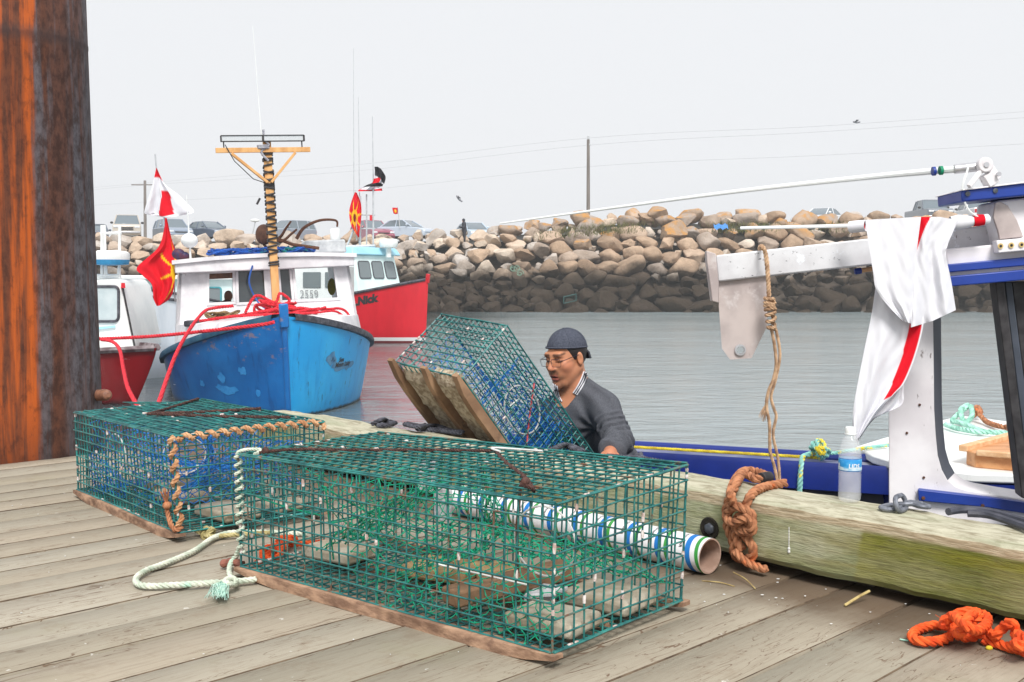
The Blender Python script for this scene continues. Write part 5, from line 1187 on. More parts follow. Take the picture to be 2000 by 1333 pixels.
MAT_COLLAR_W = worn("white_ribbing", (.75, .75, .78), (.6, .6, .64), (200, 200, 200)); MAT_COLLAR_N = worn("navy_ribbing", (.02, .022, .035), (.04, .04, .06), (200, 200, 200))
MAT_CAP = worn("slate_cap", srgb(80, 84, 96), srgb(62, 66, 78), (160, 160, 160), rough=.85, bump=.3, bsc=(900, 900, 900), bd=.0008, spec=.2)
MAT_CAPDARK = worn("dark_brim", srgb(40, 42, 54), srgb(30, 32, 42), (60, 60, 60), rough=.85)
MAT_HAIR = worn("black_hair", srgb(26, 22, 22), srgb(46, 38, 36), (120, 120, 500), rough=.55)
MAT_SPEC = worn("spectacle_wire", srgb(70, 66, 76), srgb(50, 46, 56), (60, 60, 60), rough=.3, metal=.7)
g = G("spectacle_lens"); MAT_SLENS = g.fin((1, 1, 1), .0, .5, 0, Transmission_Weight=1.0, IOR=1.02, Alpha=.35)
MAT_TROUSER = worn("dark_trousers", srgb(42, 44, 52), srgb(56, 58, 66), (60, 60, 60), rough=.9)

YM = 5.25
MAN = thing("person", "man in grey sweater, backward slate cap and glasses, lifting a lobster trap", "person", (V(1200, 1000, 5.5)[0], 5.5, -.95))
th_, pt_ = radians(44), radians(13)
Fh = nrm((-sin(th_) * cos(pt_), -cos(th_) * cos(pt_), -sin(pt_))); Sh = nrm((cos(th_), -sin(th_), .02)); Uh = nrm(np.cross(Fh, Sh)); Uh = Uh if Uh[2] > 0 else -Uh
Sh = np.cross(Uh, Fh); Sh = Sh if Sh[0] > 0 else -Sh
HCN = V(1105, 700, YM); SCL = 1.06
RH = np.stack([Fh, Sh, Uh], 1)
def toW(P): return HCN + (np.asarray(P) * SCL) @ RH.T
def headf(P):
    e = lambda c, r: sd_ell(P, c, r)
    d = e((-.018, 0, .036), (.094, .075, .084))
    d = smin(d, e((.034, 0, -.030), (.060, .065, .086)), .03)
    d = smin(d, sd_cap(P, (.050, 0, -.088), (.078, 0, -.106), .030, .021), .025)                     # chin
    for s in (-1, 1):
        d = smin(d, sd_cap(P, (-.012, s * .055, -.045), (.055, s * .022, -.098), .020, .018), .022)   # jaw
        d = smin(d, e((.058, s * .043, -.018), (.024, .020, .020)), .022)                             # cheekbone
        d = smin(d, e((.074, s * .022, -.050), (.014, .016, .018)), .018)
    d = smin(d, sd_cap(P, (.078, -.036, .036), (.078, .036, .036), .014), .016)                       # brow ridge
    for s in (-1, 1): d = smax(d, -e((.098, s * .031, .016), (.017, .017, .012)), .012)                # sockets
    for s in (-1, 1): d = smin(d, e((.0735, s * .032, .014), (.0145, .0155, .0120)), .005)            # lowered lids
    d = smin(d, sd_cap(P, (.086, 0, .026), (.112, 0, -.018), .0085, .0115), .010)                     # nose
    d = smin(d, e((.106, 0, -.021), (.014, .012, .010)), .007)
    for s in (-1, 1): d = smin(d, e((.094, s * .0135, -.024), (.011, .0075, .0075)), .006)
    d = smin(d, e((.083, 0, -.052), (.016, .028, .022)), .012)                                        # muzzle
    d = smin(d, sd_cap(P, (.094, -.012, -.0545), (.094, .012, -.0545), .0062), .006)
    for s in (-1, 1): d = smin(d, sd_cap(P, (.094, s * .010, -.0545), (.082, s * .026, -.060), .0058, .003), .006)
    d = smin(d, sd_cap(P, (.091, -.012, -.0705), (.091, .012, -.0705), .0078, .0078), .006)
    d = smax(d, -e((.101, 0, -.0622), (.010, .020, .0032)), .003)                                     # parted lips
    for s in (-1, 1):
        ear = sd_ell(P, (-.008, s * .079, -.002), (.018, .009, .032)); ear = smax(ear, -sd_ell(P, (.0, s * .089, .0), (.010, .008, .020)), .005)
        d = smin(d, ear, .008)
    nb = (np.array([0, 0, -.16 / SCL]) )                                                               # neck follows the body, not the face
    na = np.array([-.030, 0, -.055]); nb = (NECK - HCN) @ RH / SCL
    d = smin(d, sd_cap(P, na, nb, .056, .064), .03)
    d = smin(d, sd_cap(P, nb, (CHEST - HCN) @ RH / SCL, .064, .085), .03)
    return d
NECK = V(1121, 755, 5.29); CHEST = V(1112, 800, 5.30)
hv, hf = surfnet(headf, (-.14, -.14, -.26), (.135, .16, .14), .0042)
base_ = np.array(srgb(196, 134, 100)); C = np.tile(base_, (len(hv), 1)); rk = np.random.default_rng(3)
def tint(mask, col):
    global C
    C = C * (1 - mask[:, None]) + np.array(col) * mask[:, None]
sg = lambda d, w: np.clip(1 - d / w, 0, 1)
h2 = hv * (0, 1, 1); fr_ = np.clip((hv[:, 0] - .045) / .012, 0, 1)
tint(.45 * sg(np.linalg.norm((hv - (.06, .05, -.02)) / (1, 1, 1), axis=1) , .045), srgb(206, 118, 92)); tint(.45 * sg(np.linalg.norm(hv - (.112, 0, -.02), axis=1), .026), srgb(206, 116, 92))
for s in (-1, 1): tint(.75 * fr_ * sg(sd_cap(h2, (0, s * .015, .0385), (0, s * .049, .0395), .0040, .0026), .004), srgb(40, 30, 27))
for s in (-1, 1): tint(.9 * fr_ * sg(sd_cap(h2, (0, s * .018, .0070), (0, s * .046, .0074), .0016) , .0026), srgb(40, 26, 22)); tint(.4 * fr_ * sg(sd_cap(h2, (0, s * .018, .0235), (0, s * .046, .0235), .0012), .003), srgb(120, 72, 56))
lip = np.minimum(sd_cap(hv, (.094, -.014, -.0545), (.094, .014, -.0545), .0065), sd_cap(hv, (.091, -.015, -.0705), (.091, .015, -.0705), .008)); tint(.8 * sg(lip, .004), srgb(186, 96, 88))
tint(.85 * sg(sd_ell(hv, (.096, 0, -.0622), (.014, .021, .0028)), .0025), srgb(60, 26, 26))
st_ = np.maximum(sg(sd_cap(hv, (.098, -.02, -.042), (.098, .02, -.042), .006), .008) * .62, sg(np.linalg.norm((hv - (.080, 0, -.108)) / (1, 1.2, 1), axis=1) - .014, .022) * .80); tint(st_ * (.75 + .25 * rk.random(len(hv))), srgb(58, 42, 36))
jaw_ = sg(np.minimum(sd_cap(hv, (-.01, .058, -.05), (.06, .025, -.102), .018), sd_cap(hv, (-.01, -.058, -.05), (.06, -.025, -.102), .018)), .012) * .14; tint(jaw_, srgb(110, 76, 62))
mb = MB(); mb.add(toW(hv), hf.tolist(), 0, C)

# ---- body (skin) : hands belong to the same mesh
SHL, ELL_, WRL = V(1180, 797, 5.16), V(1207, 862, 5.0), V(1192, 884, 4.76)
SHR, ELR, WRR = V(1072, 806, 5.46), V(1030, 872, 5.55), V(1062, 888, 5.42)
def hand(wr, d, up, s=1.0, side=1, curl=.5):
    """a hand at the wrist reaching along d, palm away from up; five unequal fingers"""
    d = nrm(d); x = nrm(np.cross(d, up)) * side; up = np.cross(x * side, d); prs = []
    pc_ = wr + d * .05 * s; prs.append((wr - d * .03, pc_, .027 * s, .030 * s)); 
    for i, (o, L_, r) in enumerate(((-.031, .068, .0092), (-.0105, .078, .0096), (.0105, .072, .0092), (.030, .056, .0082))):
        k0 = wr + d * (.082 - .004 * abs(i - 1.3)) * s + x * o * s; prs.append((pc_ + x * o * .7 * s, k0, .0155 * s, .0115 * s))
        a = k0; ang = curl * .45
        for q, f in enumerate((.45, .31, .24)):
            dd = d * cos(ang) - up * sin(ang); b = a + dd * L_ * f * s; prs.append((a, b, (r - .0008 * q) * s, (r - .0008 * (q + 1)) * s)); a = b; ang += curl * (.9 - .1 * i)
    t0 = wr + d * .022 * s - x * .026 * s; t1 = t0 + nrm(d * .6 - x * .75 - up * .25) * .042 * s; t2 = t1 + nrm(d * .9 - x * .25 - up * .3) * .030 * s
    prs += [(t0, t1, .0135 * s, .0112 * s), (t1, t2, .0110 * s, .0090 * s)]
    return prs
HL = hand(WRL, nrm(V(1186, 905, 4.62) - WRL), nrm((.15, -.25, 1)), 1.05, side=1, curl=.75)
HR = hand(WRR, nrm(V(1078, 872, 5.26) - WRR), nrm((-.5, -.6, .5)), 1.05, side=-1, curl=.9)
def handsdf(prs, arm):
    def f(P):
        d = sd_cap(P, arm[0], arm[1], .034, .027)
        for a, b, ra, rb in prs: d = smin(d, sd_cap(P, a, b, ra, rb), .007)
        return d
    return f
for prs, arm in ((HL, (ELL_ * .35 + WRL * .65, WRL)), (HR, (ELR * .35 + WRR * .65, WRR))):
    pts = np.array([p for q in prs for p in q[:2]] + list(arm)); v_, f_ = surfnet(handsdf(prs, arm), pts.min(0) - .05, pts.max(0) + .05, .004)
    mb.add(v_, f_.tolist(), 0, np.array(srgb(194, 128, 96)) * (0.94 + .06 * rk.random((len(v_), 1))))
def coref(P):
    d = sd_cap(P, NECK, CHEST, .05, .07); d = smin(d, sd_cap(P, SHL, SHR, .045), .04); d = smin(d, sd_cap(P, CHEST, V(1184, 912, 5.46), .08), .05)
    for a_, b_, c_ in ((SHL, ELL_, WRL), (SHR, ELR, WRR)): d = smin(d, sd_cap(P, a_, b_, .045, .036), .02); d = smin(d, sd_cap(P, b_, c_, .036, .026), .02)
    return d
pts = np.array([SHL, SHR, ELL_, ELR, WRL, WRR, NECK, V(1184, 912, 5.46)]); v_, f_ = surfnet(coref, pts.min(0) - .1, pts.max(0) + .1, .012); mb.add(v_, f_.tolist(), 0, np.array(srgb(194, 128, 96)))
mb.build("body", MAT_SKIN, MAN, angle=180)

# ---- sweater
BEL, HIP = V(1184, 912, 5.46), V(1205, 990, 5.56)
def shirtf(P):
    d = sd_cap(P, V(1130, 815, 5.33), BEL, .150, .160)
    d = smin(d, sd_cap(P, BEL, HIP, .158, .165), .06)
    d = smin(d, sd_cap(P, SHL * .88 + SHR * .12 - np.array([0, 0, .012]), SHR * .88 + SHL * .12 - np.array([0, 0, .012]), .082, .082), .07)
    d = smin(d, sd_cap(P, NECK * .4 + CHEST * .6 + np.array([.01, .03, 0]), CHEST + np.array([.02, .02, -.06]), .085, .13), .06)
    d = smin(d, sd_cap(P, V(1136, 757, 5.30), SHL, .055, .070), .06)
    wr_ = .010 * np.sin((P @ nrm(WRL - ELL_).astype(np.float32)) * 150 + 2.5 * np.sin(P[:, 0] * 28)) 
    d = smin(d, sd_cap(P, SHL, ELL_, .076, .062), .035)
    fa = sd_cap(P, ELL_, WRL * .94 + ELL_ * .06, .063, .050); d = smin(d, fa + wr_ * np.clip(1.2 - fa / .03, 0, 1), .025)
    d = d + wr_ * .6 * np.clip(1 - sd_cap(P, SHL * .35 + ELL_ * .65, ELL_, .06) / .03, 0, 1)
    d = smin(d, sd_cap(P, SHR, ELR, .074, .060), .035); d = smin(d, sd_cap(P, ELR, WRR * .92 + ELR * .08, .058, .044), .025)
    sa = (P - SHL.astype(np.float32)) @ nrm(ELL_ - SHL).astype(np.float32); la = float(np.linalg.norm(ELL_ - SHL)); am = np.clip(1 - sd_cap(P, SHL, ELL_, .075) / .02, 0, 1)
    d = d + .0085 * np.sin(sa * 175 + 22 * (P[:, 0] + P[:, 1]) + 2.2 * np.sin(P[:, 2] * 34)) * am * np.clip((sa / la - .25) / .4, 0, 1)
    ar = np.linalg.norm(P - V(1165, 838, 5.12).astype(np.float32), axis=1); an_ = np.arctan2(P[:, 2] - V(1165, 838, 5.12)[2], P[:, 0] - V(1165, 838, 5.12)[0]); d = d + .0075 * np.sin(an_ * 9 + ar * 16) * np.clip(1 - ar / .19, 0, 1) * np.clip(ar / .04, 0, 1)
    # folds running from the armpit and across the chest
    d = d + .0075 * np.sin((P[:, 0] * .8 + P[:, 2] * .5 + P[:, 1] * .2) * 85 + 3 * np.sin(P[:, 2] * 14)) * np.clip(1 - np.abs(d) / .03, 0, 1) * np.clip(sd_cap(P, NECK, CHEST, .05) / .08, 0, 1)
    hole = sd_cap(P, HCN + Uh * -.05, NECK * .5 + CHEST * .5 + np.array([-.03, -.05, .0]), .060, .050)
    d = smax(d, -hole, .012)
    v = sd_cap(P, NECK + np.array([-.04, -.07, -.01]), V(1099, 788, 5.10), .05, .012); d = smax(d, -v, .01)
    cut = (P - (WRL * .99 + ELL_ * .01)) @ nrm(WRL - ELL_).astype(np.float32); d = np.where(sd_cap(P, ELL_, WRL + (WRL - ELL_) * .5, .08) < 0, smax(d, cut - .004, .008), d)
    return d
pts = np.array([SHL, SHR, ELL_, ELR, WRL, WRR, HIP, NECK]); v_, f_ = surfnet(shirtf, pts.min(0) - .19, pts.max(0) + .17, .0068)
mb = MB(); mb.add(v_, f_.tolist()); mb.build("sweater", MAT_SHIRT, MAN, angle=180)
HIPB = V(1196, 985, 5.56); kL, kR = HIPB + np.array([.12, -.06, -.42]), HIPB + np.array([-.10, .0, -.42]); 
def legf(P):
    d = sd_cap(P, HIPB + np.array([.07, 0, .0]), HIPB + np.array([-.07, 0, 0]), .15)
    for k_, o in ((kL, .08), (kR, -.08)): d = smin(d, sd_cap(P, HIPB + np.array([o, 0, -.05]), k_, .10, .072), .04); d = smin(d, sd_cap(P, k_, np.array([k_[0], k_[1] + .04, -.92]), .07, .055), .03); d = smin(d, sd_cap(P, (k_[0], k_[1] + .05, -.9), (k_[0] - .03, k_[1] - .14, -.91), .05, .045), .02)
    return d
v_, f_ = surfnet(legf, HIPB - np.array([.36, .4, .8]), HIPB + np.array([.36, .34, .2]), .02); mb = MB(); mb.add(v_, f_.tolist()); mb.build("trousers", MAT_TROUSER, MAN, angle=180)
# collar with two white lines
from mathutils.bvhtree import BVHTree
def bvh_of(objs):
    VV, FF = [], []
    for o_ in objs:
        n0 = len(VV); off = ORG.get(o_.name, np.zeros(3)); VV += [Vector(np.array(v.co[:]) + off) for v in o_.data.vertices]; FF += [tuple(n0 + i for i in p.vertices) for p in o_.data.polygons]
    return BVHTree.FromPolygons(VV, FF)
_bv = bvh_of([o_ for o_ in MAN.children if o_.name.split('.')[0] in ('body', 'sweater')])
def on_man(px, py, lift=.004, Y0=5.2):
    r = ray(px, py); h_ = _bv.ray_cast(Vector((0, 0, HC)), Vector(nrm(r)))
    return (np.array(h_[0]) if h_[0] else V(px, py, Y0)) - nrm(r) * lift
mb = MB()
for pts, dx in (([(1144, 728), (1139, 742), (1132, 756), (1123, 770)], 1), ([(1084, 752), (1086, 762), (1089, 773), (1094, 783)], -1)):
    pts = spline([(x, y, 0) for x, y in pts], 5)[:, :2]
    for i, (o, m_) in enumerate(((-4.2, 0), (-2.1, 1), (0, 0), (2.1, 1), (4.2, 0))): mb.tube([on_man(x + o * .85, y + o * .45) for x, y in pts], .0034, 6, m_)
mb.build("collar", [MAT_COLLAR_W, MAT_COLLAR_N], MAN)
# hair below the cap
def hairf(P):
    d = sd_ell(P, (-.022, 0, .030), (.098, .0805, .096))
    d = smax(d, np.minimum(P[:, 0] - (.026 + .35 * P[:, 2]), 9) * .9, .005)            # behind the temples
    d = smax(d, np.minimum(P[:, 0] + .022, -.012 - P[:, 2]) if False else np.where(P[:, 2] < -.004, P[:, 0] + .024, P[:, 0] - .2), .004)
    d = smax(d, -(P[:, 2] + .075), .006)
    for s in (-1, 1): d = smin(d, sd_cap(P, (.012, s * .0665, .035), (.006, s * .0665, .006), .0085, .005), .008)
    return d
v_, f_ = surfnet(hairf, (-.14, -.1, -.1), (.09, .1, .14), .005); mb = MB(); mb.add(toW(v_), f_.tolist()); mb.build("hair", MAT_HAIR, MAN, angle=180)
# cap, worn backwards
def capf(P):
    d = sd_ell(P, (-.018, 0, .038), (.1035, .0835, .0955))
    pl = -(P[:, 2] - (.050 + .22 * P[:, 0])) / 1.03
    d = smax(d, pl, .004)
    return d
v_, f_ = surfnet(capf, (-.15, -.12, -.08), (.12, .12, .17), .0045); mb = MB(); mb.add(toW(v_), f_.tolist())
mb.build("cap", MAT_CAP, MAN, angle=180)
mb = MB(); br_ = []
for i in range(9):
    s = -.070 + .140 * i / 8; w = 1 - (s / .082) ** 2
    a = np.array([-.108 * math.sqrt(max(.02, w)) - .004, s, .025]); b = a + np.array([-.034, 0, -.068]) * (.55 + .45 * w); br_.append([a, (a + b) / 2 + np.array([-.008, 0, .004]), b])
br_ = np.array(br_); mb.grid(toW(br_.reshape(-1, 3)).reshape(br_.shape)); q = br_ + np.array([.005, 0, .002]); mb.grid(toW(q.reshape(-1, 3)).reshape(br_.shape), flip=True); mb.build("cap_brim", MAT_CAPDARK, MAN)
mb = MB(); t = np.linspace(0, 2 * pi, 40); 
mb.tube(toW(np.stack([-.018 + .1025 * np.cos(t), .0825 * np.sin(t), .052 + .22 * (-.018 + .1025 * np.cos(t))], 1)[:-1]), .0045, 5, closed=True)
for a in (0, pi / 3, 2 * pi / 3):
    ph = np.linspace(.35, pi - .35, 16); mb.tube(toW(np.stack([-.018 + .1040 * np.cos(ph) * cos(a), .084 * np.cos(ph) * sin(a), .038 + .096 * np.sin(ph)], 1)), .0012, 4)
mb.ell(toW(np.array([[-.018, 0, .134]]))[0], (.006, .006, .004)); mb.build("cap_seams", MAT_CAP, MAN)
# glasses
mb = MB(); gl = MB()
for s in (-1, 1):
    R_ = rrect(s * .034 - .0255, -.016, s * .034 + .0255, .018, .011, 5); P3 = toW(np.array([(.104 - .16 * abs(x) ** 1.0 * .6 + .004, x, y + .006) for x, y in R_])); mb.tube(P3, .0012, 5, closed=True); 
    mb.tube(toW(np.array([(.104 - .16 * abs(x) * .6 + .0045, x, .0235) for x in np.linspace(s * .034 - .022, s * .034 + .022, 5)])), .0018, 5)
    gl.add(P3, [tuple(range(len(P3)))])
    mb.tube(toW(np.array([(.102, s * .0595, .018), (.090, s * .070, .017), (.02, s * .081, .020), (-.012, s * .083, .018), (-.028, s * .080, .0)])), .0017, 5)
mb.tube(toW(np.array([(.107, -.0085, .016), (.111, 0, .019), (.107, .0085, .016)])), .0013, 5); mb.build("glasses", MAT_SPEC, MAN)

# ---- far figures
def small_figure(name, label, base, face, coat, legs, lean=.1, scale=1.0, top=True, group=None):
    P_ = thing(name, label, "person", base, group); b = np.asarray(base, float); f = nrm((*face, 0)); s_ = np.array([-f[1], f[0], 0]); z = np.array([0, 0, 1.])
    at = lambda a, l, h: b + (f * (a + lean * h * .4) + s_ * l + z * h) * scale
    hd = at(.06, 0, 1.60)
    bd = lambda P: smin(smin(sd_ell(P, hd, (.085 * scale, .08 * scale, .115 * scale)), sd_cap(P, at(0, 0, 1.4), hd, .055 * scale), .03), sd_cap(P, at(0, 0, 1.38), at(0, 0, .95), .12 * scale), .05)
    v, q = surfnet(bd, b + np.array([-.6, -.6, .6]) * scale, b + np.array([.6, .6, 1.9]) * scale, .035); mb = MB(); mb.add(v, q.tolist()); mb.build("body", MAT_SKIN2, P_, angle=180)
    cf = lambda P: smin(smin(smin(sd_cap(P, at(0, 0, 1.36), at(0, 0, .85), .17 * scale, .19 * scale), sd_cap(P, at(0, -.17, 1.36), at(0, .17, 1.36), .09 * scale), .06), np.minimum(sd_cap(P, at(0, .22, 1.34), at(.1, .26, 1.06), .07 * scale), sd_cap(P, at(.1, .26, 1.06), at(.32, .12, 1.12), .06 * scale)), .04), np.minimum(sd_cap(P, at(0, -.22, 1.34), at(.1, -.26, 1.06), .07 * scale), sd_cap(P, at(.1, -.26, 1.06), at(.32, -.12, 1.12), .06 * scale)), .04)
    v, q = surfnet(cf, b + np.array([-.8, -.8, .4]) * scale, b + np.array([.8, .8, 1.8]) * scale, .035); mb = MB(); mb.add(v, q.tolist()); mb.build("jacket", coat, P_, angle=180)
    lf = lambda P: np.minimum(sd_cap(P, at(0, .1, .85), at(.05, .1, .05), .11 * scale, .07 * scale), sd_cap(P, at(0, -.1, .85), at(.05, -.1, .05), .11 * scale, .07 * scale))
    v, q = surfnet(lf, b + np.array([-.5, -.5, -.1]) * scale, b + np.array([.5, .5, 1.1]) * scale, .045); mb = MB(); mb.add(v, q.tolist()); mb.build("trousers", legs, P_, angle=180)
    return P_, at
wp_ = V(908, 447, 82.5); MAT_DKCOAT = worn("dark_coat", srgb(44, 46, 54), srgb(60, 62, 70), (5, 5, 5), rough=.9)
PA, at_ = small_figure("person", "person in a dark hooded coat looking down, standing on the far breakwater", (wp_[0], 82.5, wp_[2] - 1.0), (-.95, -.3), MAT_DKCOAT, MAT_TROUSER, .12)
mb = MB(); mb.ell(at_(.02, 0, 1.62), (.12, .115, .14), nu=12, nv=8); mb.build("hood", MAT_DKCOAT, PA)
bp_ = V(434, 577, 20.9)
PB, at_ = small_figure("person", "bald person in a dark red jacket seen through the blue boat's open window", (bp_[0], 21.2, bp_[2] - 1.62), (.3, 1), worn("maroon_jacket", srgb(122, 30, 44), srgb(90, 20, 34), (5, 5, 5)), MAT_TROUSER, .02)
# ================================================================== workboat alongside the wharf, right
WK = thing("workboat", "white and blue workboat alongside the wharf with a steel boom over its rail", "boat", (1.6, 5.6, ZW), "boats moored in the harbour")
WO = np.array([.814, 7.0, 0]); WU = nrm((.928, -.371, 0)); WN = np.array([-.371, -.928, 0])
def WP(u, n, z): return WO + WU * u + WN * n + np.array([0, 0, z])
MAT_NAVY = paint("navy_blue_paint", srgb(28, 48, 128), srgb(20, 38, 108), srgb(150, 150, 170), rough=.32, sc=(3, 3, 3), amt=(.72, .75))
MAT_NAVY2 = paint("chipped_navy_trim", srgb(26, 60, 150), srgb(20, 48, 130), srgb(214, 208, 206), rough=.4, sc=(3, 3, 3), amt=(.70, .74))
MAT_CAPGREY = worn("grey_deck_cap", srgb(150, 152, 166), srgb(96, 104, 140), (4, 4, 4), rough=.5)
MAT_PAINTW = worn("old_white_paint", srgb(234, 231, 233), srgb(214, 209, 212), (4, 4, 4), rough=.55, spots=[((16, 16, 16), srgb(150, 120, 104), .70, .76), ((40, 40, 12), srgb(128, 118, 116), .63, .71)], bump=.15)
MAT_STEELW = worn("scuffed_white_steel", srgb(218, 219, 222), srgb(194, 193, 196), (5, 5, 5), rough=.5, spots=[((30, 30, 60), srgb(80, 80, 88), .65, .69), ((7, 7, 7), srgb(228, 232, 238), .58, .64), ((60, 60, 20), srgb(96, 90, 90), .66, .71)])
MAT_STEELG = worn("bare_grey_steel", srgb(192, 180, 176), srgb(164, 152, 150), (6, 6, 6), rough=.5, spots=[((40, 40, 12), srgb(120, 100, 92), .64, .74), ((10, 10, 10), srgb(196, 188, 186), .55, .66)], bump=.1)
us = np.linspace(-.9, 4.2, 26)
near_n = lambda u: 1.9 + .4 * np.clip((u + .9) / 1.3, 0, 1)
ZF = -.17
def zn(u): return .06 - .30 * float(np.clip((u - .5) / .7, 0, 1))
mb = MB()
mb.grid([[WP(u, -.02 - .12 * (1 - z), (ZF - .04) * z + (ZW - .3) * (1 - z)) for z in np.linspace(0, 1, 4)] for u in us])
mb.grid([[WP(u, near_n(u) + .02 - .12 * (1 - z), (zn(u) - .04) * z + (ZW - .3) * (1 - z)) for z in np.linspace(0, 1, 4)] for u in us], flip=True)
e_ = [WP(-.9, n, z) for n, z in ((0, ZF - .04), (near_n(-.9), .02), (near_n(-.9) - .1, ZW - .3), (-.1, ZW - .3))]; mb.add(e_, [(0, 1, 2, 3)])
mb.build("hull", MAT_NAVY, WK, fix=True)
mb = MB(); mb.grid([[WP(u, t * near_n(u), -.95) for t in (0, .5, 1)] for u in us]); mb.build("deck", worn("work_deck", srgb(60, 64, 70), srgb(84, 88, 92), (4, 4, 4), rough=.6), WK)
mb = MB(); mb.tube([WP(u, .0, ZF) for u in us], .034, 10); mb.build("gunwale", MAT_NAVY, WK)
mb = MB(); mb.grid([[WP(u, n, ZF - .012 + dz) for n, dz in ((.03, -.03), (.03, 0), (.25, -.01), (.27, -.05))] for u in us]); mb.build("cap_rail", MAT_CAPGREY, WK, fix=True)
mb = MB(); mb.grid([[WP(u, n, ZF + z) for n, z in ((.255, .0), (.275, .01), (.285, -.02), (.285, -.15), (.26, -.15))] for u in us]); mb.build("inner_board", MAT_NAVY, WK, fix=True)
MAT_SHADEGREY = worn("shade_grey", srgb(66, 70, 82), srgb(80, 82, 90), (5, 5, 5), rough=.7)  # grey with the shade inside the boat painted in; also on the post edge
mb = MB(); mb.grid([[WP(u, .2, z) for z in (ZF - .1, -.95)] for u in us]); mb.build("bulwark", MAT_SHADEGREY, WK, fix=True)
mb = MB(); mb.tube([WP(u, near_n(u), zn(u) - .02) for u in us], .034, 10); mb.build("gunwale", MAT_NAVY, WK)
YB = 4.15
def pw(pts, Y, d, mat, name, parent=None, bevel=.004):
    mb = MB(); mb.prism([V(x, y, Y) for x, y in pts], np.asarray(d, float)); return mb.build(name, mat, parent or WK, fix=True, bevel=bevel)
# boom, end plate, hanging plate with eye
pw([(1398, 499), (1690, 467), (1955, 437.5), (1955, 487), (1700, 518), (1402, 551)], 4.12, (.03, .10, 0), MAT_STEELW, "boom", bevel=.006)
pw([(1398, 496), (1404, 552), (1404, 592), (1391, 589), (1381, 512), (1380, 490)], 4.10, (.014, .12, 0), MAT_STEELG, "boom_end_plate", bevel=.003)
# plate with a round eye
out = [(1404, 549), (1497, 540), (1499, 636), (1468, 700), (1426, 703), (1410, 681), (1404, 600)]
ec = np.array([1445.5, 684.0]); er = 8.5
mb = MB(); n_ = 48; ang_ = [2 * pi * i / n_ for i in range(n_)]
def ray_poly(c, a):
    d = np.array([cos(a), sin(a)]); best = 1e9
    for i in range(len(out)):
        p, q = np.array(out[i]), np.array(out[(i + 1) % len(out)]); m = np.array([d, p - q]).T
        if abs(np.linalg.det(m)) < 1e-9: continue
        t, s = np.linalg.solve(m, p - c)
        if t > 0 and -1e-6 <= s <= 1 + 1e-6: best = min(best, t)
    return c + d * best
ins_ = [ec + er * np.array([cos(a), sin(a)]) for a in ang_]
cang = sorted(ang_ + [math.atan2(p[1] - ec[1], p[0] - ec[0]) % (2 * pi) for p in out]); ins_ = [ec + er * np.array([cos(a), sin(a)]) for a in cang]; ou = [ray_poly(ec, a) for a in cang]; k = len(cang)
d_ = np.array([.004, .016, 0]); A_ = [V(*p, 4.14) for p in ins_]; B_ = [V(*p, 4.14) for p in ou]
mb.add(A_ + B_ + [p + d_ for p in A_] + [p + d_ for p in B_], sum([[(i, (i + 1) % k, k + (i + 1) % k, k + i), (2 * k + (i + 1) % k, 2 * k + i, 3 * k + i, 3 * k + (i + 1) % k), (k + i, k + (i + 1) % k, 3 * k + (i + 1) % k, 3 * k + i), ((i + 1) % k, i, 2 * k + i, 2 * k + (i + 1) % k)] for i in range(k)], []))
mb.build("hanging_plate", MAT_STEELG, WK, fix=True, angle=30)
mb = MB(); mb.lathe([(.016, -.003), (.0215, -.004), (.0215, .004), (.016, .004)], V(*ec, 4.137), (.1, -1, 0), 24, cap=False); mb.build("eye_ring", MAT_ALU, WK)
# white post with curved foot
post = [(1735, 700), (1742, 540), (1822, 532), (1824, 700), (1825, 800), (1828, 850), (1832, 890), (1840, 918), (1851, 938), (1866, 950), (1885, 957), (1935, 966), (2080, 988), (2080, 1100), (1736, 1100)]
pw(post, 4.22, (.092, .16, 0), [MAT_PAINTW, MAT_SHADEGREY], "post", bevel=.004)
WK.children[-1].data.polygons.foreach_get
pm = [o_ for o_ in WK.children if o_.name.startswith("post")][0]
for p in pm.data.polygons:                    # shade painted as dark grey on the edge that looks to the right
    if p.normal.x > .6: p.material_index = 1
for (x, y) in ((1796, 791), (1804, 933), (1771, 846), (1776, 700)): mb = MB(); mb.lathe([(.005, 0), (.005, .003), (.002, .004)], V(x, y, 4.218), (0, -1, 0), 8); mb.build("post_bolt", MAT_RUST, WK)
pw([(1793, 956), (1930, 972), (2080, 993), (2080, 1016), (1930, 992), (1794, 979)], 4.19, (.012, .03, 0), MAT_NAVY2, "rail_board")
for (x, y) in ((1803, 973), (1919, 988)): mb = MB(); mb.lathe([(.007, 0), (.007, .004), (.002, .005)], V(x, y, 4.187), (0, -1, 0), 8); mb.build("rail_bolt", MAT_RUST, WK)
# dark corner pillar of the wheelhouse
pw([(1944, 552), (1962, 551), (2014, 974), (1996, 974)], 4.05, (.02, .10, 0), MAT_BLACK, "pillar", bevel=.004)
pw([(1962, 551), (1976, 551), (2030, 976), (2014, 976)], 4.07, (.02, .06, 0), worn("pillar_grey", srgb(70, 76, 88), srgb(56, 62, 72), (6, 6, 6), spots=[((20, 20, 4), srgb(200, 196, 190), .70, .74)]), "pillar_strip")
pw([(1976, 551), (2090, 545), (2090, 980), (2030, 976)], 4.12, (.02, .08, 0), MAT_BLACK, "dark_panel", bevel=.004)
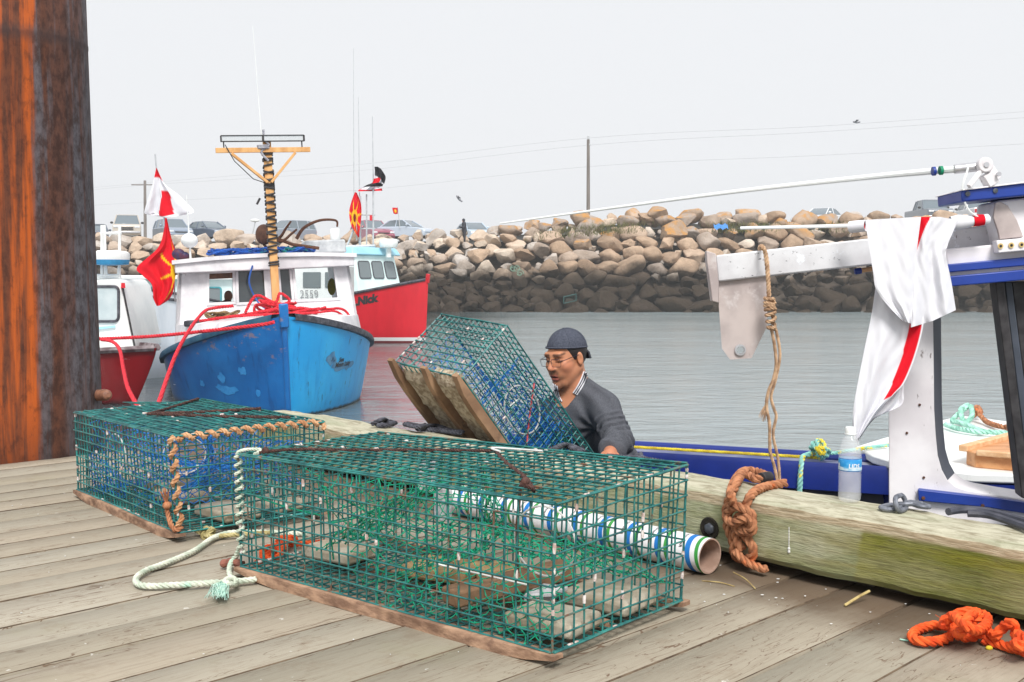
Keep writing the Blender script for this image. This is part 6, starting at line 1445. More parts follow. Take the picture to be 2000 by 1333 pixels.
# overhanging beam with two blue bands
pw([(1845, 487), (2090, 464), (2090, 540), (1858, 560), (1850, 520)], 4.02, (.03, .22, 0), MAT_PAINTW, "eave_beam", bevel=.008)
pw([(1846, 517), (2090, 494.5), (2090, 511.5), (1849, 533)], 3.99, (.01, .04, 0), MAT_NAVY2, "blue_band")
pw([(1855, 540), (2090, 519), (2090, 540), (1858, 560)], 3.985, (.01, .05, 0), MAT_NAVY2, "blue_band")
# wheelhouse corner panel, bare patch, bracket, upper trim
pw([(1948, 392), (2090, 378), (2090, 470), (1955, 480), (1946, 440)], 4.0, (.03, .25, 0), MAT_PAINTW, "corner_panel", bevel=.008)
pw([(1944.6, 396), (1954, 394), (1968.5, 402), (1975, 412), (1986, 430), (1999, 463), (1953, 468), (1949, 450), (1940.5, 425)], 3.985, (.004, .02, 0), MAT_STEELG, "bare_patch", bevel=.002)
pw([(1946, 470), (2090, 457), (2090, 482), (1950, 495)], 3.96, (.01, .06, 0), MAT_PAINTW, "bracket")
mb = MB()
for x in (1954, 1975, 1995): mb.lathe([(.010, 0), (.010, .002)], V(x, 481 - (x - 1954) * .07, 3.957), (0, -1, 0), 10, m=1); mb.lathe([(.005, .0), (.005, .004), (.001, .005)], V(x, 481 - (x - 1954) * .07, 3.957), (0, -1, 0), 8, m=0)
mb.build("bracket_bolt", [MAT_BLACK, worn("yellowed_paint", srgb(230, 200, 130))], WK)
pw([(1877, 372), (2090, 347), (2090, 374), (1879, 395)], 3.94, (.03, .30, 0), MAT_NAVY2, "roof_edge", bevel=.006)
pw([(1879, 370), (2090, 344), (2090, 347.5), (1877, 373)], 3.93, (.03, .32, 0), MAT_PAINTW, "roof_top", bevel=.002)
for (x, y) in ((1890, 379), (1944, 373)): mb = MB(); mb.lathe([(.009, 0), (.009, .003), (.002, .004)], V(x, y, 3.938), (0, -1, 0), 10); mb.build("roof_bolt", MAT_STEEL_DARK, WK)
# whip aerials laid down over the rail
def aerial(pts, Y0, Y1, r0, r1, name):
    n = len(pts); P = [V(x, y, Y0 + (Y1 - Y0) * i / (n - 1)) for i, (x, y) in enumerate(pts)]; P = spline(P, 6); mb = MB(); mb.tube(P, np.linspace(r0, r1, len(P)), 10); return mb.build(name, MAT_WHITE2, WK)
aerial([(1866, 331), (1700, 346), (1450, 373), (1200, 406), (976, 437)], 3.98, 4.5, .0132, .0030, "folding_aerial")
aerial([(1935, 430), (1800, 436), (1660, 441), (1446, 446)], 3.99, 4.25, .0085, .0062, "rail_aerial")
mb = MB(); a, b = V(1864, 331, 3.975), V(1912, 326, 3.96); mb.lathe([(.0165, 0), (.0172, .004), (.0172, np.linalg.norm(b - a))], a, b - a, 16); mb.build("aerial_ferrule", MAT_ALU, WK)
mb = MB()
for x, m_ in ((1821, 0), (1835, 1)): a, b = V(x, 335.3 - (x - 1820) * .1, 3.977), V(x + 5.5, 334.8 - (x - 1820) * .1, 3.977); mb.lathe([(.0162, 0), (.0162, np.linalg.norm(b - a))], a, b - a, 14, m=m_)
mb.build("aerial_band", [MAT_NAVY2, worn("green_band", srgb(0, 140, 100))], WK)
mb = MB(); mb.lathe([(.012, -.014), (.026, -.014), (.028, 0), (.026, .014), (.012, .014)], V(1923, 323, 3.93), (0, 1, 0), 24); mb.bar(V(1916, 334, 3.93), V(1892, 365, 3.90), .014, .016); mb.bar(V(1930, 328, 3.95), V(1946, 352, 3.95), .03, .03); mb.bar(V(1925, 340, 3.95), V(1938, 362, 3.95), .05, .04)
mt = mb.build("aerial_mount", MAT_PAINTW, WK, bevel=.003); mb = MB(); mb.lathe([(.0095, -.018), (.0095, -.014)], V(1923, 323, 3.93), (0, 1, 0), 14); mb.lathe([(.008, -.012), (.008, .0)], V(1949, 341, 3.92), (0, 1, 0), 12); mb.build("pivot_bolt", MAT_ALU, mt)
mb = MB(); mb.tube(spline([V(1891, 324, 3.95), V(1888, 338, 3.94), V(1882, 355, 3.93), V(1879, 371, 3.93)], 6), .004, 6); mb.tube(spline([V(1884, 395, 3.94), V(1893, 412, 3.94), V(1908, 423, 3.94), V(1926, 430, 3.95)], 6), .0035, 6); mb.build("aerial_cable", MAT_WHITE2, WK)
# handle end poking out beneath the boom
mb = MB(); a, b = V(1669, 531, 4.2), V(1712, 524, 4.2); mb.lathe([(.010, 0), (.012, .004), (.012, .025)], a, b - a, 10, m=0); mb.lathe([(.009, .025), (.009, np.linalg.norm(b - a))], a, b - a, 10, m=1); mb.build("gaff_handle", [MAT_NAVY2, MAT_ROPE_T], WK)
# ---------------------------------------------------------------- white foredeck of the boat rafted outside, with hatch
OB = thing("fishing_boat", "boat with bare white foredeck and wooden hatch, moored outside the blue-railed workboat", "boat", DK(1850, 860, -.1), "boats moored in the harbour")
pl_ = [(1672, 872), (1720, 857), (1800, 834), (1842, 820), (1878, 812), (1930, 818), (1985, 826), (2100, 842)]
P0 = [DK(x, y, -.12) for x, y in pl_] + [DK(2100, 930, -.12), DK(1900, 925, -.12), DK(1780, 912, -.12), DK(1705, 890, -.12)]
mb = MB(); mb.prism(P0, (0, 0, -.05)); mb.build("foredeck", MAT_WHITE2, OB, fix=True, bevel=.01)
mb = MB(); mb.prism([p + np.array([.02, .0, -.06]) for p in P0], (.1, 0, -1.5)); mb.build("hull", MAT_NAVY, OB, fix=True)
MAT_HATCH = worn("varnished_pine", srgb(206, 152, 104), srgb(184, 126, 80), (3, 22, 22), rough=.5, spots=[((30, 8, 8), srgb(150, 100, 66), .62, .7)])
h0 = [DK(1887, 908, -.12), DK(1904, 914, -.12), DK(2080, 930, -.12), DK(2080, 850, -.12)]
mb = MB(); q = [h0[1], h0[2], h0[3], h0[0]]; mb.hexa(q + [p + np.array([0, 0, .08]) for p in q]); hb = mb.build("hatch_coaming", MAT_HATCH, OB, fix=True, bevel=.006)
mb = MB(); a, b = h0[0] + np.array([-.02, 0, .09]), h0[3] + np.array([0, 0, .09]); mb.bar(a, b, .05, .035); mb.bar(h0[1] + np.array([0, -.02, .085]), h0[2] + np.array([0, -.02, .085]), .03, .03); mb.build("hatch_trim", worn("pale_pine", srgb(226, 190, 150), srgb(206, 160, 116), (3, 30, 30)), hb, bevel=.006)
mb = MB(); p = DK(1972, 848, -.12); mb.lathe([(.022, 0), (.022, .11), (.018, .115)], p, (0, 0, 1), 12); mb.build("bitt", MAT_PEG, OB)
MAT_ROPE_M = worn("mint_rope", srgb(176, 224, 206), srgb(136, 190, 172), (14, 14, 14), rough=.9)
mb = MB(); D1 = lambda x, y, dz=.03: DK(x, y, -.12) + np.array([0, 0, dz])
rope(mb, [D1(1846, 838), D1(1870, 846), D1(1905, 852), D1(1925, 853), D1(1960, 855), D1(1990, 858)], .018, n=4); rope(mb, [D1(1922, 853), D1(1895, 842), D1(1872, 833), D1(1860, 830), D1(1880, 824, .08), D1(1895, 820, .1), D1(1898, 830, .06), D1(1884, 834), D1(1876, 826, .09), D1(1890, 818, .1)], .018, n=4)
tag(mb.build("rope", MAT_ROPE_M, org='base'), "mint green rope lying on the white foredeck beyond the workboat", "rope")
mb = MB(); rope(mb, [D1(1902, 826, .05), D1(1908, 816, .08), D1(1915, 822, .06), D1(1905, 823, .09), D1(1925, 831), D1(1950, 841), D1(1972, 845), D1(1995, 850)], .019, n=4); tag(mb.build("rope", MAT_ROPE_B, org='base'), "brown rope tied round a wooden bitt on the white foredeck", "rope")
# yellow line and knot on the far rail
MAT_ROPE_Y = worn("yellow_rope", srgb(226, 208, 60), srgb(186, 160, 40), (20, 20, 20), rough=.85)
gz = ZF + .015
def onrail(px, n=.14, dz=0.0):
    r = ray(px, 600)[:2]; m = np.array([[WU[0], -r[0]], [WU[1], -r[1]]]); u = np.linalg.solve(m, -(WO[:2] + WN[:2] * n))[0]; return WP(u, n, gz + dz)
mb = MB(); rope(mb, [onrail(x) for x in (1240, 1330, 1420, 1500, 1560, 1600)], .0095, n=5); tag(mb.build("rope", MAT_ROPE_Y, org='base'), "thin yellow rope lying along the workboat's blue far rail", "rope")
mb = MB()
c_ = onrail(1606, .14, .05)
for q in range(4):
    t = np.linspace(0, 2 * pi, 14); ax_ = nrm(np.array([cos(q * 1.3), .3, sin(q * 1.7)])); x_ = nrm(np.cross(ax_, (0, .3, 1))); y_ = np.cross(ax_, x_); rope(mb, c_ + .055 * (np.cos(t)[:, None] * x_ + np.sin(t)[:, None] * y_), .013, smooth=3, n=4)
rope(mb, [onrail(1595, .14, .03), onrail(1580, .20, .02), onrail(1571, .27, .01), onrail(1568, .30, -.10), onrail(1566, .30, -.25), onrail(1564, .30, -.40)], .016, n=4)
rope(mb, [onrail(1620, .14, .03), onrail(1640, .1, .03), onrail(1680, .05, .05), DK(1735, 870, -.1)], .012, n=4)
tag(mb.build("rope", worn("teal_yellow_rope", srgb(150, 206, 196), srgb(110, 170, 160), (9, 9, 9), spots=[((12, 12, 12), srgb(220, 200, 60), .52, .56)]), org='base'), "teal rope knotted over the blue far rail, left of the water bottle", "rope")

# ---------------------------------------------------------------- big white flag draped over the lower aerial
MAT_FLAG = vcol("flag_cloth", .8, .15, bump=.25, bsc=(900, 900, 900), bd=.0006)
g_ = MAT_FLAG.node_tree; b_ = [n for n in g_.nodes if n.type == 'BSDF_PRINCIPLED'][0]
WHT, RED_ = np.array([.73, .73, .77]), np.array(srgb(214, 20, 38))
def cloth(mb, rows, Y, colf, ripple=.012, n=6, m=14, seed=0, dy=None):
    """rows of pixel polylines, top to bottom; depth Y plus soft folds"""
    q = np.random.default_rng(seed); ph = q.uniform(0, 6, 4)
    R_ = np.array([[np.interp(np.linspace(0, 1, m * 3), np.linspace(0, 1, len(r)), [p[k] for p in r]) for k in (0, 1)] for r in rows])  # rows,2,M
    RR = np.stack([spline(np.concatenate([R_[:, :, j], np.zeros((len(rows), 1))], 1), n)[:, :2] for j in range(m * 3)], 1)
    a, b = RR.shape[:2]; Gd = np.zeros((a, b, 3)); Cc = np.zeros((a, b, 3))
    for i in range(a):
        for j in range(b):
            u, v = j / (b - 1), i / (a - 1)
            d = ripple * ((sin(u * 9 + v * 3 + ph[0]) + .5 * sin(u * 17 - v * 5 + ph[1])) * (.3 + .7 * v) + (.38 if ripple < .03 else .12) * (.22 * sin(u * 31 + 6 * sin(v * 5 + ph[2])) * sin(v * 13 + ph[3]) + .16 * sin(v * 37 + 5 * sin(u * 6 + ph[1])))) + (dy(u, v) if dy else 0)
            Gd[i, j] = V(RR[i, j, 0], RR[i, j, 1], Y + d); Cc[i, j] = colf(u, v)
    mb.grid(Gd, col=Cc)
YF = 3.90
fl = thing("flag", "white flag with red stripes draped over the aerial beside the boom", "flag", V(1720, 850, YF))
mb = MB()
cloth(mb, [[(1690, 430), (1740, 427), (1799, 424)], [(1697, 480), (1745, 476), (1793, 470)], [(1705, 530), (1745, 525), (1788, 515)], [(1711, 565), (1748, 575), (1785, 560)], [(1735, 598), (1760, 604), (1782, 600)], [(1764, 628), (1772, 630), (1780, 633)]], YF, lambda u, v: WHT, .010, 8, 14, 1)
mb.build("front_fold", MAT_FLAG, fl, angle=180)
mb = MB()
cloth(mb, [[(1794, 424), (1835, 424), (1872, 430)], [(1790, 470), (1820, 470), (1852, 476)], [(1784, 520), (1820, 520), (1848, 500)], [(1781, 575), (1822, 572), (1858, 550)], [(1779, 640), (1822, 627), (1867, 606)]], YF + .03, lambda u, v: RED_ if u < .30 - .70 * v and v < .42 and u > .01 else WHT, .016, 10, 18, 2)
mb.build("right_fold", MAT_FLAG, fl, angle=180)
mb = MB()
cloth(mb, [[(1712, 545), (1750, 565), (1800, 590)], [(1703, 610), (1752, 622), (1804, 630)], [(1691, 670), (1740, 675), (1790, 690)], [(1678, 735), (1720, 735), (1768, 745)], [(1668, 790), (1705, 785), (1748, 768)], [(1665, 830), (1685, 826), (1714, 805)], [(1668, 858), (1673, 858), (1680, 854)]], YF + .05, lambda u, v: RED_ if (.72 + .10 * v < u < .975 and .18 < v < .70) else WHT, .014, 8, 18, 3)
cloth(mb, [[(1752, 740), (1760, 730), (1766, 724)], [(1735, 775), (1750, 770), (1765, 762)], [(1705, 806), (1730, 800), (1760, 792)], [(1672, 850), (1690, 832), (1712, 815)], [(1675, 868), (1678, 860), (1684, 850)]], YF + .085, lambda u, v: WHT * .97, .010, 6, 10, 4)
mb.build("hanging_tail", MAT_FLAG, fl, angle=180)
mb = MB(); P = spline([V(1661, 444, 4.06), V(1690, 441, 4.02)], 6); 
a, b = V(1660, 444, 4.02), V(1692, 441, 3.98); d = nrm(b - a); L_ = np.linalg.norm(b - a)
mb.lathe([(.019, 0), (.021, .0), (.022, .02), (.021, L_)], a, d, 18, cap=False); n0 = mb.n; mb.c[-1][:] = WHT
mb.lathe([(.010, .004), (.0175, .004), (.017, .05)], a, d, 18, cap=False); mb.c[-1][:] = RED_
mb.build("rolled_edge", MAT_FLAG, fl, angle=60); mb = MB()
a, b = V(1862, 436, 3.96), V(1928, 429, 3.95); d = nrm(b - a); L_ = np.linalg.norm(b - a)
mb.lathe([(.024, -.01), (.028, .02), (.023, L_ * .40), (.018, L_ * .58)], a, d, 18, cap=False); mb.c[-1][:] = WHT
mb.lathe([(.020, L_ * .58), (.021, L_ * .75), (.019, L_ * .90)], a, d, 18, cap=False); mb.c[-1][:] = RED_
mb.lathe([(.019, L_ * .90), (.020, L_ * 1.02), (.012, L_ * 1.08)], a, d, 18, cap=False); mb.c[-1][:] = WHT
mb.build("rolled_edge", MAT_FLAG, fl, angle=60)

# ---------------------------------------------------------------- rope hanging from the boom
MAT_ROPE_H = worn("old_manila", srgb(206, 172, 138), srgb(150, 118, 92), (30, 30, 30), rough=.9)
def hv_(px, py, dy=0): return V(px, py, 4.06 + dy)
hr = thing("rope", "thin frayed brown rope knotted round the boom and hanging to the kerb", "rope", hv_(1515, 945))
mb = MB(); rope(mb, [hv_(1488, 497, .16), hv_(1484, 485, .1), hv_(1490, 483), hv_(1496, 500), hv_(1500, 540), hv_(1502, 580)], .0085, n=5, fuzz=.2)
rope(mb, [hv_(1505, 636), hv_(1512, 670), hv_(1516, 710), hv_(1511, 740), hv_(1501, 765), hv_(1497, 795), hv_(1503, 830), hv_(1504, 880), hv_(1512, 910), hv_(1520, 950)], .0062, n=5, fuzz=.5)
rope(mb, [hv_(1509, 620, .01), hv_(1520, 665, .01), hv_(1523, 700, .01), hv_(1514, 745, .01), hv_(1506, 775, .01), hv_(1512, 800, .01), hv_(1516, 815, .01), hv_(1510, 850, .01), hv_(1520, 900, .01), hv_(1523, 948, .01)], .0056, n=5, fuzz=.5)
mb.build("strand", MAT_ROPE_H, hr)
mb = MB()
for i in range(7):
    y = 580 + i * 9.5; t = np.linspace(0, 2 * pi, 10); mb_w = 10 - abs(i - 2.5) * .9
    rope(mb, [hv_(1502 + i * .8 + mb_w * cos(a), y + 7 * sin(a * .5 + i) + 4 * cos(a + i), -.022 * sin(a)) for a in t], .0070, n=5, smooth=4)
mb.build("knot", MAT_ROPE_H, hr); mb = MB()
for q in range(22): p = hv_(1496, 800) if q % 2 else hv_(1494, 792); mb.tube([p, p + np.array([rr.normal() * .012 - .008, rr.normal() * .008, -.03 - rr.uniform(0, .02)])], .0011, 3)
mb.build("frayed_strand", MAT_ROPE_H, hr)

# ---------------------------------------------------------------- thick rope knotted over the kerb
def KF(px, py, out=.016):                    # on the deck-side face of the kerb
    r_ = ray(px, py); t = ((K0 - KN * out - np.array([0, 0, HC])) @ KN) / (r_ @ KN); return np.array([0, 0, HC]) + r_ * t
def KT(px, py, dz=.012): return DK(px, py, KZ1 + dz)
kr_ = thing("rope", "thick tan-brown rope knotted down the face of the timber kerb", "rope", KF(1460, 1090))
R0_ = .0145
mb = MB()
rope(mb, [KT(1534, 944), KT(1500, 950), KT(1478, 958, .014), KF(1462, 975, .020), KF(1452, 1000, .024), KF(1436, 1020, .030), KF(1447, 1040, .036), KF(1466, 1030, .040), KF(1468, 1005, .042), KF(1440, 990, .046), KF(1424, 998, .030), KF(1420, 1025, .020), KF(1432, 1060, .018), KF(1434, 1082, .018), KF(1448, 1092, .022), KF(1468, 1088, .026), KF(1470, 1068, .030), KF(1452, 1040, .024), KF(1448, 1010, .022)], R0_, n=6, fuzz=.15)
rope(mb, [KT(1498, 934, .030), KT(1478, 936, .026), KT(1452, 926, .03), KF(1438, 945, .018), KF(1424, 975, .018), KF(1418, 1005, .022), KF(1432, 1022, .050), KF(1456, 1012, .056), KF(1470, 1022, .050), KF(1466, 1040, .044), KF(1440, 1028, .030), KF(1438, 1052, .026), KF(1450, 1074, .024)], R0_, n=6, fuzz=.15)
rope(mb, [KT(1500, 930, .016), KT(1470, 920, .016), KT(1446, 925, .02), KF(1428, 958, .044), KF(1432, 985, .046)], R0_, n=6, fuzz=.15)
mb.build("knotted_rope", MAT_ROPE_B, kr_)
mb = MB(); rope(mb, [KF(1436, 1078, .034), KF(1450, 1092, .040), KF(1462, 1100, .036), KF(1478, 1107, .034), KF(1488, 1111, .034), KF(1497, 1112, .034)], R0_ * .9, n=6, fuzz=.5)
mb.build("rope_end", MAT_ROPE_B, kr_)
mb = MB(); a, b = KT(1486, 935, .030), KT(1503, 932, .030); mb.lathe([(.018, 0), (.019, .004), (.019, np.linalg.norm(b - a))], a, b - a, 12); mb.build("taped_end", MAT_BLACK, kr_)
# ---------------------------------------------------------------- orange rope on the deck, right
ox = lambda px, py, z=.016: DK(px, py, z)
orp = thing("rope", "bright orange rope with a loop and knot lying on the deck below the kerb", "rope", ox(1860, 1240, 0))
mb = MB(); RO_ = .0125
rope(mb, [ox(1868, 1225, .03), ox(1830, 1222), ox(1800, 1228), ox(1782, 1240), ox(1790, 1251), ox(1820, 1254), ox(1850, 1247), ox(1872, 1228, .03), ox(1895, 1216, .05), ox(1912, 1205, .06), ox(1905, 1196, .06), ox(1880, 1196, .06), ox(1860, 1204, .05), ox(1845, 1212, .04), ox(1846, 1222, .05)], RO_, n=6, fuzz=.2)
rope(mb, [ox(1846, 1214, .06), ox(1862, 1204, .075), ox(1885, 1222, .08), ox(1905, 1232, .06), ox(1925, 1222, .05), ox(1928, 1206, .05), ox(1910, 1198, .05), ox(1893, 1206, .085), ox(1880, 1232, .06), ox(1870, 1240, .03), ox(1890, 1246, .02), ox(1918, 1236, .03), ox(1930, 1220, .04)], RO_, n=6, fuzz=.2)
rope(mb, [ox(1934, 1238, .03), ox(1945, 1241, .04), ox(1960, 1225, .06), ox(1972, 1216, .08), ox(1980, 1222, .07), ox(1984, 1240, .04), ox(1990, 1255, .03), ox(2010, 1262, .03), ox(2060, 1270, .03)], RO_, n=6, fuzz=.2)
rope(mb, [ox(1920, 1250), ox(1950, 1258), ox(1985, 1268, .02), ox(2030, 1272, .03)], RO_, n=6, fuzz=.2)
rope(mb, [ox(1984, 1240, .05), ox(2000, 1246, .06), ox(2008, 1258, .05), ox(1994, 1264, .05), ox(1984, 1256, .05), ox(1996, 1270, .03), ox(2020, 1280, .02)], RO_ * 1.1, n=6, fuzz=.4)
mb.build("rope_run", MAT_ROPE_O, orp)
# ---------------------------------------------------------------- pale rope bridle on the deck by the near trap
br = thing("rope", "pale greenish rope loop with a frayed end on the planks beside the nearest trap", "rope", ox(400, 1100, 0))
mb = MB(); r_ = .0092
rope(mb, [ox(600, 1042), ox(500, 1040), ox(450, 1041), ox(415, 1052), ox(380, 1076), ox(330, 1098), ox(285, 1115), ox(266, 1130), ox(272, 1142), ox(300, 1145), ox(360, 1142), ox(410, 1139), ox(450, 1137), ox(500, 1132)], r_, n=6, fuzz=.12)
mb.build("rope_loop", MAT_ROPE_W, br)
mb = MB(); rope(mb, [T1(0, .02, .25), ox(462, 1085, .05), ox(452, 1098, .03), ox(448, 1115), ox(452, 1130), ox(462, 1140, .02), ox(448, 1142, .03), ox(440, 1134, .04), ox(456, 1130, .04), ox(463, 1138, .03)], r_ * .9, n=6, fuzz=.12); mb.build("knotted_leg", MAT_ROPE_W, br)
MAT_FRAY = worn("frayed_mint", srgb(206, 230, 216), srgb(150, 200, 186), (40, 40, 40), rough=.95)
mb = MB(); p = ox(436, 1140, .024)
for q in range(170):
    d = ox(428 + rr.normal() * 11, 1167 + rr.normal() * 3, rr.uniform(.001, .03)) - p; l = rr.uniform(.6, 1.05); mb.tube([p + rr.normal(size=3) * .004, p + d * l * .5 + np.array([rr.normal() * .008, rr.normal() * .005, .012]), p + d * l], .0011, 3)
mb.build("frayed_end", MAT_FRAY, br)
mb = MB(); a, b = ox(433, 1102, .018), ox(474, 1104, .022); P = spline([a, (a + b) / 2 + np.array([0, 0, .008]), b], 6); mb.tube(P, [.010 + .004 * abs(sin(i * .9)) for i in range(len(P))], 9); tag(mb.build("wooden_toggle", worn("red_wood", srgb(150, 96, 80), srgb(110, 66, 56), (30, 30, 30), bump=.5), org='base'), "small reddish wooden toggle on the pale rope beside the trap", "toggle")
MAT_ROPE_OL = worn("olive_rope", srgb(196, 184, 134), srgb(150, 138, 92), (26, 26, 26), rough=.9)
mb = MB(); rope(mb, [ox(378, 1034, .03), ox(390, 1040), ox(410, 1048), ox(440, 1046), ox(470, 1044), ox(540, 1040)], .008, n=5, fuzz=.1)
for q in range(3): t = np.linspace(0, 2 * pi, 10); c_ = ox(402 + 5 * q, 1042 + q, .018); rope(mb, [c_ + .018 * np.array([cos(a) * .5, sin(a) * .6 + .2 * cos(a), sin(a + q)]) for a in t], .008, smooth=3, n=5)
tag(mb.build("rope", MAT_ROPE_OL, org='base'), "olive rope with a knot at the front corner of the rear trap", "rope")
mb = MB(); rope(mb, [ox(500, 1100), ox(520, 1090), ox(540, 1075, .02), ox(560, 1065), ox(600, 1062), ox(650, 1058)], .010, n=5, fuzz=.3)
for q in range(4): t = np.linspace(0, 2 * pi, 10); c_ = ox(530 + 10 * q, 1080 - 8 * q, .03); rope(mb, [c_ + .03 * np.array([cos(a), sin(a) * .7, .5 * sin(a + q)]) for a in t], .010, smooth=3, n=5, fuzz=.2)
tag(mb.build("rope", MAT_ROPE_O, org='base'), "tangled orange rope seen inside the left end of the nearest trap", "rope")
# ---------------------------------------------------------------- cardboard tube
TA, TB = np.array([.602, 3.305, .058]), np.array([-.20, 4.165, .058]); TR_ = .055
ax_ = nrm(TB - TA); TL = np.linalg.norm(TB - TA); tx = nrm(np.cross(ax_, (0, 0, 1))); tz = np.cross(tx, ax_)
if tz[2] < 0: tz = -tz
def TS(a, h, r=TR_): return TA + ax_ * h + r * (cos(a) * tx + sin(a) * tz)       # a: angle round the tube, h metres from the open end
g = G("printed_card"); oc = g.coord('Object'); MAT_CARD = g.fin(g.mix(g.step(g.noise(mp_(g, oc, (12, 12, 12)), 1, 4), .3, .8), (.80, .80, .82), (.70, .70, .72)), .55, .4)
MAT_CARDB = worn("card_blue", srgb(28, 120, 196), srgb(20, 104, 180)); MAT_CARDG = worn("card_green", srgb(60, 150, 66), srgb(48, 132, 56)); MAT_KRAFT = worn("kraft_inside", srgb(176, 148, 132), srgb(150, 122, 106), (20, 20, 20), rough=.9)
MAT_INK = worn("dark_ink", (.02, .02, .02), (.05, .05, .05))
tb_ = thing("cardboard_tube", "white cardboard tube with blue and green rings lying along the kerb", "tube", TA - np.array([0, 0, .056]))
mb = MB(); n = 40; hs2 = np.linspace(0, TL, 12); dent = lambda a, h: TR_ * (1 + .02 * sin(2 * a + 1) * math.exp(-h * 6))
mb.grid([[TS(2 * pi * i / n, h, dent(2 * pi * i / n, h)) for i in range(n + 1)] for h in hs2], m=0); mb.grid([[TS(2 * pi * i / n, h, dent(2 * pi * i / n, h) - .0045) for i in range(n + 1)] for h in hs2], m=1, flip=True)
mb.grid([[TS(2 * pi * i / n, 0, dent(2 * pi * i / n, 0) - d) for i in range(n + 1)] for d in (0, .0045)], m=1)
mb.build("tube_wall", [MAT_CARD, MAT_KRAFT], tb_, fix=False)
mb = MB(); sk = .35                                       # rings run slightly on the skew
for i in range(10):
    h0 = .0 + i * .119
    for (o, w, m_) in ((.034, .019, 0), (.003, .013, 1)):
        c = h0 + o
        if c < .004 or c + w > TL - .005: 
            if c > TL - .05: continue
        mb.grid([[TS(2 * pi * k / n, max(.001, c + q + .010 * sin(2 * pi * k / n)), dent(2 * pi * k / n, c) + .0006) for k in range(n + 1)] for q in (0, w)], m=m_)
mb.build("printed_ring", [MAT_CARDB, MAT_CARDG], tb_)
mb = MB()
for i in range(9):
    h0 = .074 + i * .119
    for (sv, hh, a0, sl) in (("Shaw", .032, 5.35, .35), ("Resource", .011, 6.75, .2), ("RESOURCE", .006, 5.15, 0)):
        letters(mb, sv, lambda a, b: TS((-a / TR_ + a0 + 1.0) if False else (a0 - pi - .9 - a / TR_) , h0 + .006 - b, TR_ + .0016), hh, .01, sl)
mb.build("printed_words", MAT_INK, tb_)
# ---------------------------------------------------------------- water bottle
BO_ = DK(1659, 979, KZ1 + .004); wb = thing("water_bottle", "clear plastic water bottle with blue label standing on the kerb", "bottle", BO_)
g = G("clear_plastic"); MAT_PET = g.fin((.95, .97, .99), .08, 1.0, 0, Alpha=.24)
g = G("bottled_water"); MAT_H2O = g.fin((.95, .98, 1.0), .0, .5, 0, Transmission_Weight=1.0, IOR=1.16)
prof = [(.022, 0), (.029, .003), (.0325, .010), (.033, .02)]
for i in range(7): h = .024 + i * .0095; prof += [(.0335, h), (.0312, h + .0045)]
prof += [(.0335, .092), (.033, .096), (.033, .128), (.0335, .132), (.0325, .142), (.0325, .150), (.030, .166), (.024, .184), (.017, .196), (.0135, .203), (.0130, .207)]
mb = MB(); mb.lathe(prof, BO_, (0, 0, 1), 32, cap=False); mb.lathe([(.0005, .0), (.022, .0)], BO_, (0, 0, 1), 32, cap=False); inner = [(max(r - .0012, .001), h + .0012) for r, h in prof]; mb.build("bottle_body", MAT_PET, wb, angle=60)
mb = MB(); mb.lathe([(.0335, .0938), (.03385, .0945), (.03385, .1315), (.0335, .132)], BO_, (0, 0, 1), 40, cap=False)
g = G("bottle_label"); zz = g.sep(g.coord('Object'))[2]; nn = g.noise(mp_(g, g.coord('Object'), (40, 40, 90)), 1, 4, .6)
cc = g.mix(g.step(g.math('ADD', zz, g.math('MULTIPLY', nn, .010)), .1085, .113), (.62, .78, .88), (.02, .26, .60)); cc = g.mix(g.math('MULTIPLY', g.step(nn, .5, .6), .5), cc, (.10, .45, .75))
cc = g.mix(g.step(zz, .1295, .1300), cc, (.02, .12, .36)); cc = g.mix(g.step(zz, .0968, .0962), cc, (.03, .16, .42)); MAT_LAB = g.fin(cc, .35, .5)
lab = mb.build("label", MAT_LAB, wb)
mb = MB(); fb = math.atan2(-BO_[1], -BO_[0])
def LBf(a, b, o=0): t = fb + o + a / .0339; return BO_ + np.array([.0345 * cos(t), .0345 * sin(t), .104 + b])
letters(mb, "LIDS", lambda a, b: LBf(a, b, -.10), .013, .02, .1, .95); letters(mb, "8", lambda a, b: LBf(a, b, -1.25), .013, .02, 0)
mb.build("label_words", MAT_WHITE2, lab)
mb = MB(); mb.lathe([(.0128, .2045), (.0155, .2045), (.0158, .207), (.0158, .2215), (.0145, .2235), (.001, .2235)], BO_, (0, 0, 1), 28); mb.lathe([(.0175, .2025), (.0175, .2045)], BO_, (0, 0, 1), 28); mb.build("cap", MAT_WHITE2, wb)
# ---------------------------------------------------------------- chain, hose and old line on the kerb
def link(mb, c, d, up, L_, W_, r): 
    d = nrm(d); up = nrm(up - d * (up @ d)); x = np.cross(d, up); P = []
    for i in range(20):
        t = 2 * pi * i / 20; P.append(c + d * (L_ - W_) / 2 * np.sign(cos(t)) * (1 if abs(cos(t)) > .02 else 0) + d * W_ / 2 * cos(t) + x * W_ / 2 * sin(t))
    mb.tube(P, r, 8, closed=True)
ch = thing("chain", "short grey galvanised chain lying on the kerb in front of the white post", "chain", KT(1770, 990, 0))
MAT_GALV = worn("galvanised", srgb(132, 136, 146), srgb(96, 100, 110), (40, 40, 40), rough=.5, metal=.35, bump=.3)
for (x, y, x2, y2, dz, up) in ((1728, 994, 1752, 988, .010, (0, 0, 1)), (1742, 990, 1776, 976, .026, (.3, -1, .3)), (1762, 985, 1790, 984, .016, (0, .2, 1)), (1783, 982, 1806, 990, .016, (.3, -1, .6))):
    mb = MB(); a, b = KT(x, y, dz), KT(x2, y2, dz); d = nrm(b - a); link(mb, (a + b) / 2, d, np.array(up, float), .070, .042, .0072); mb.build("chain_link", MAT_GALV, ch)
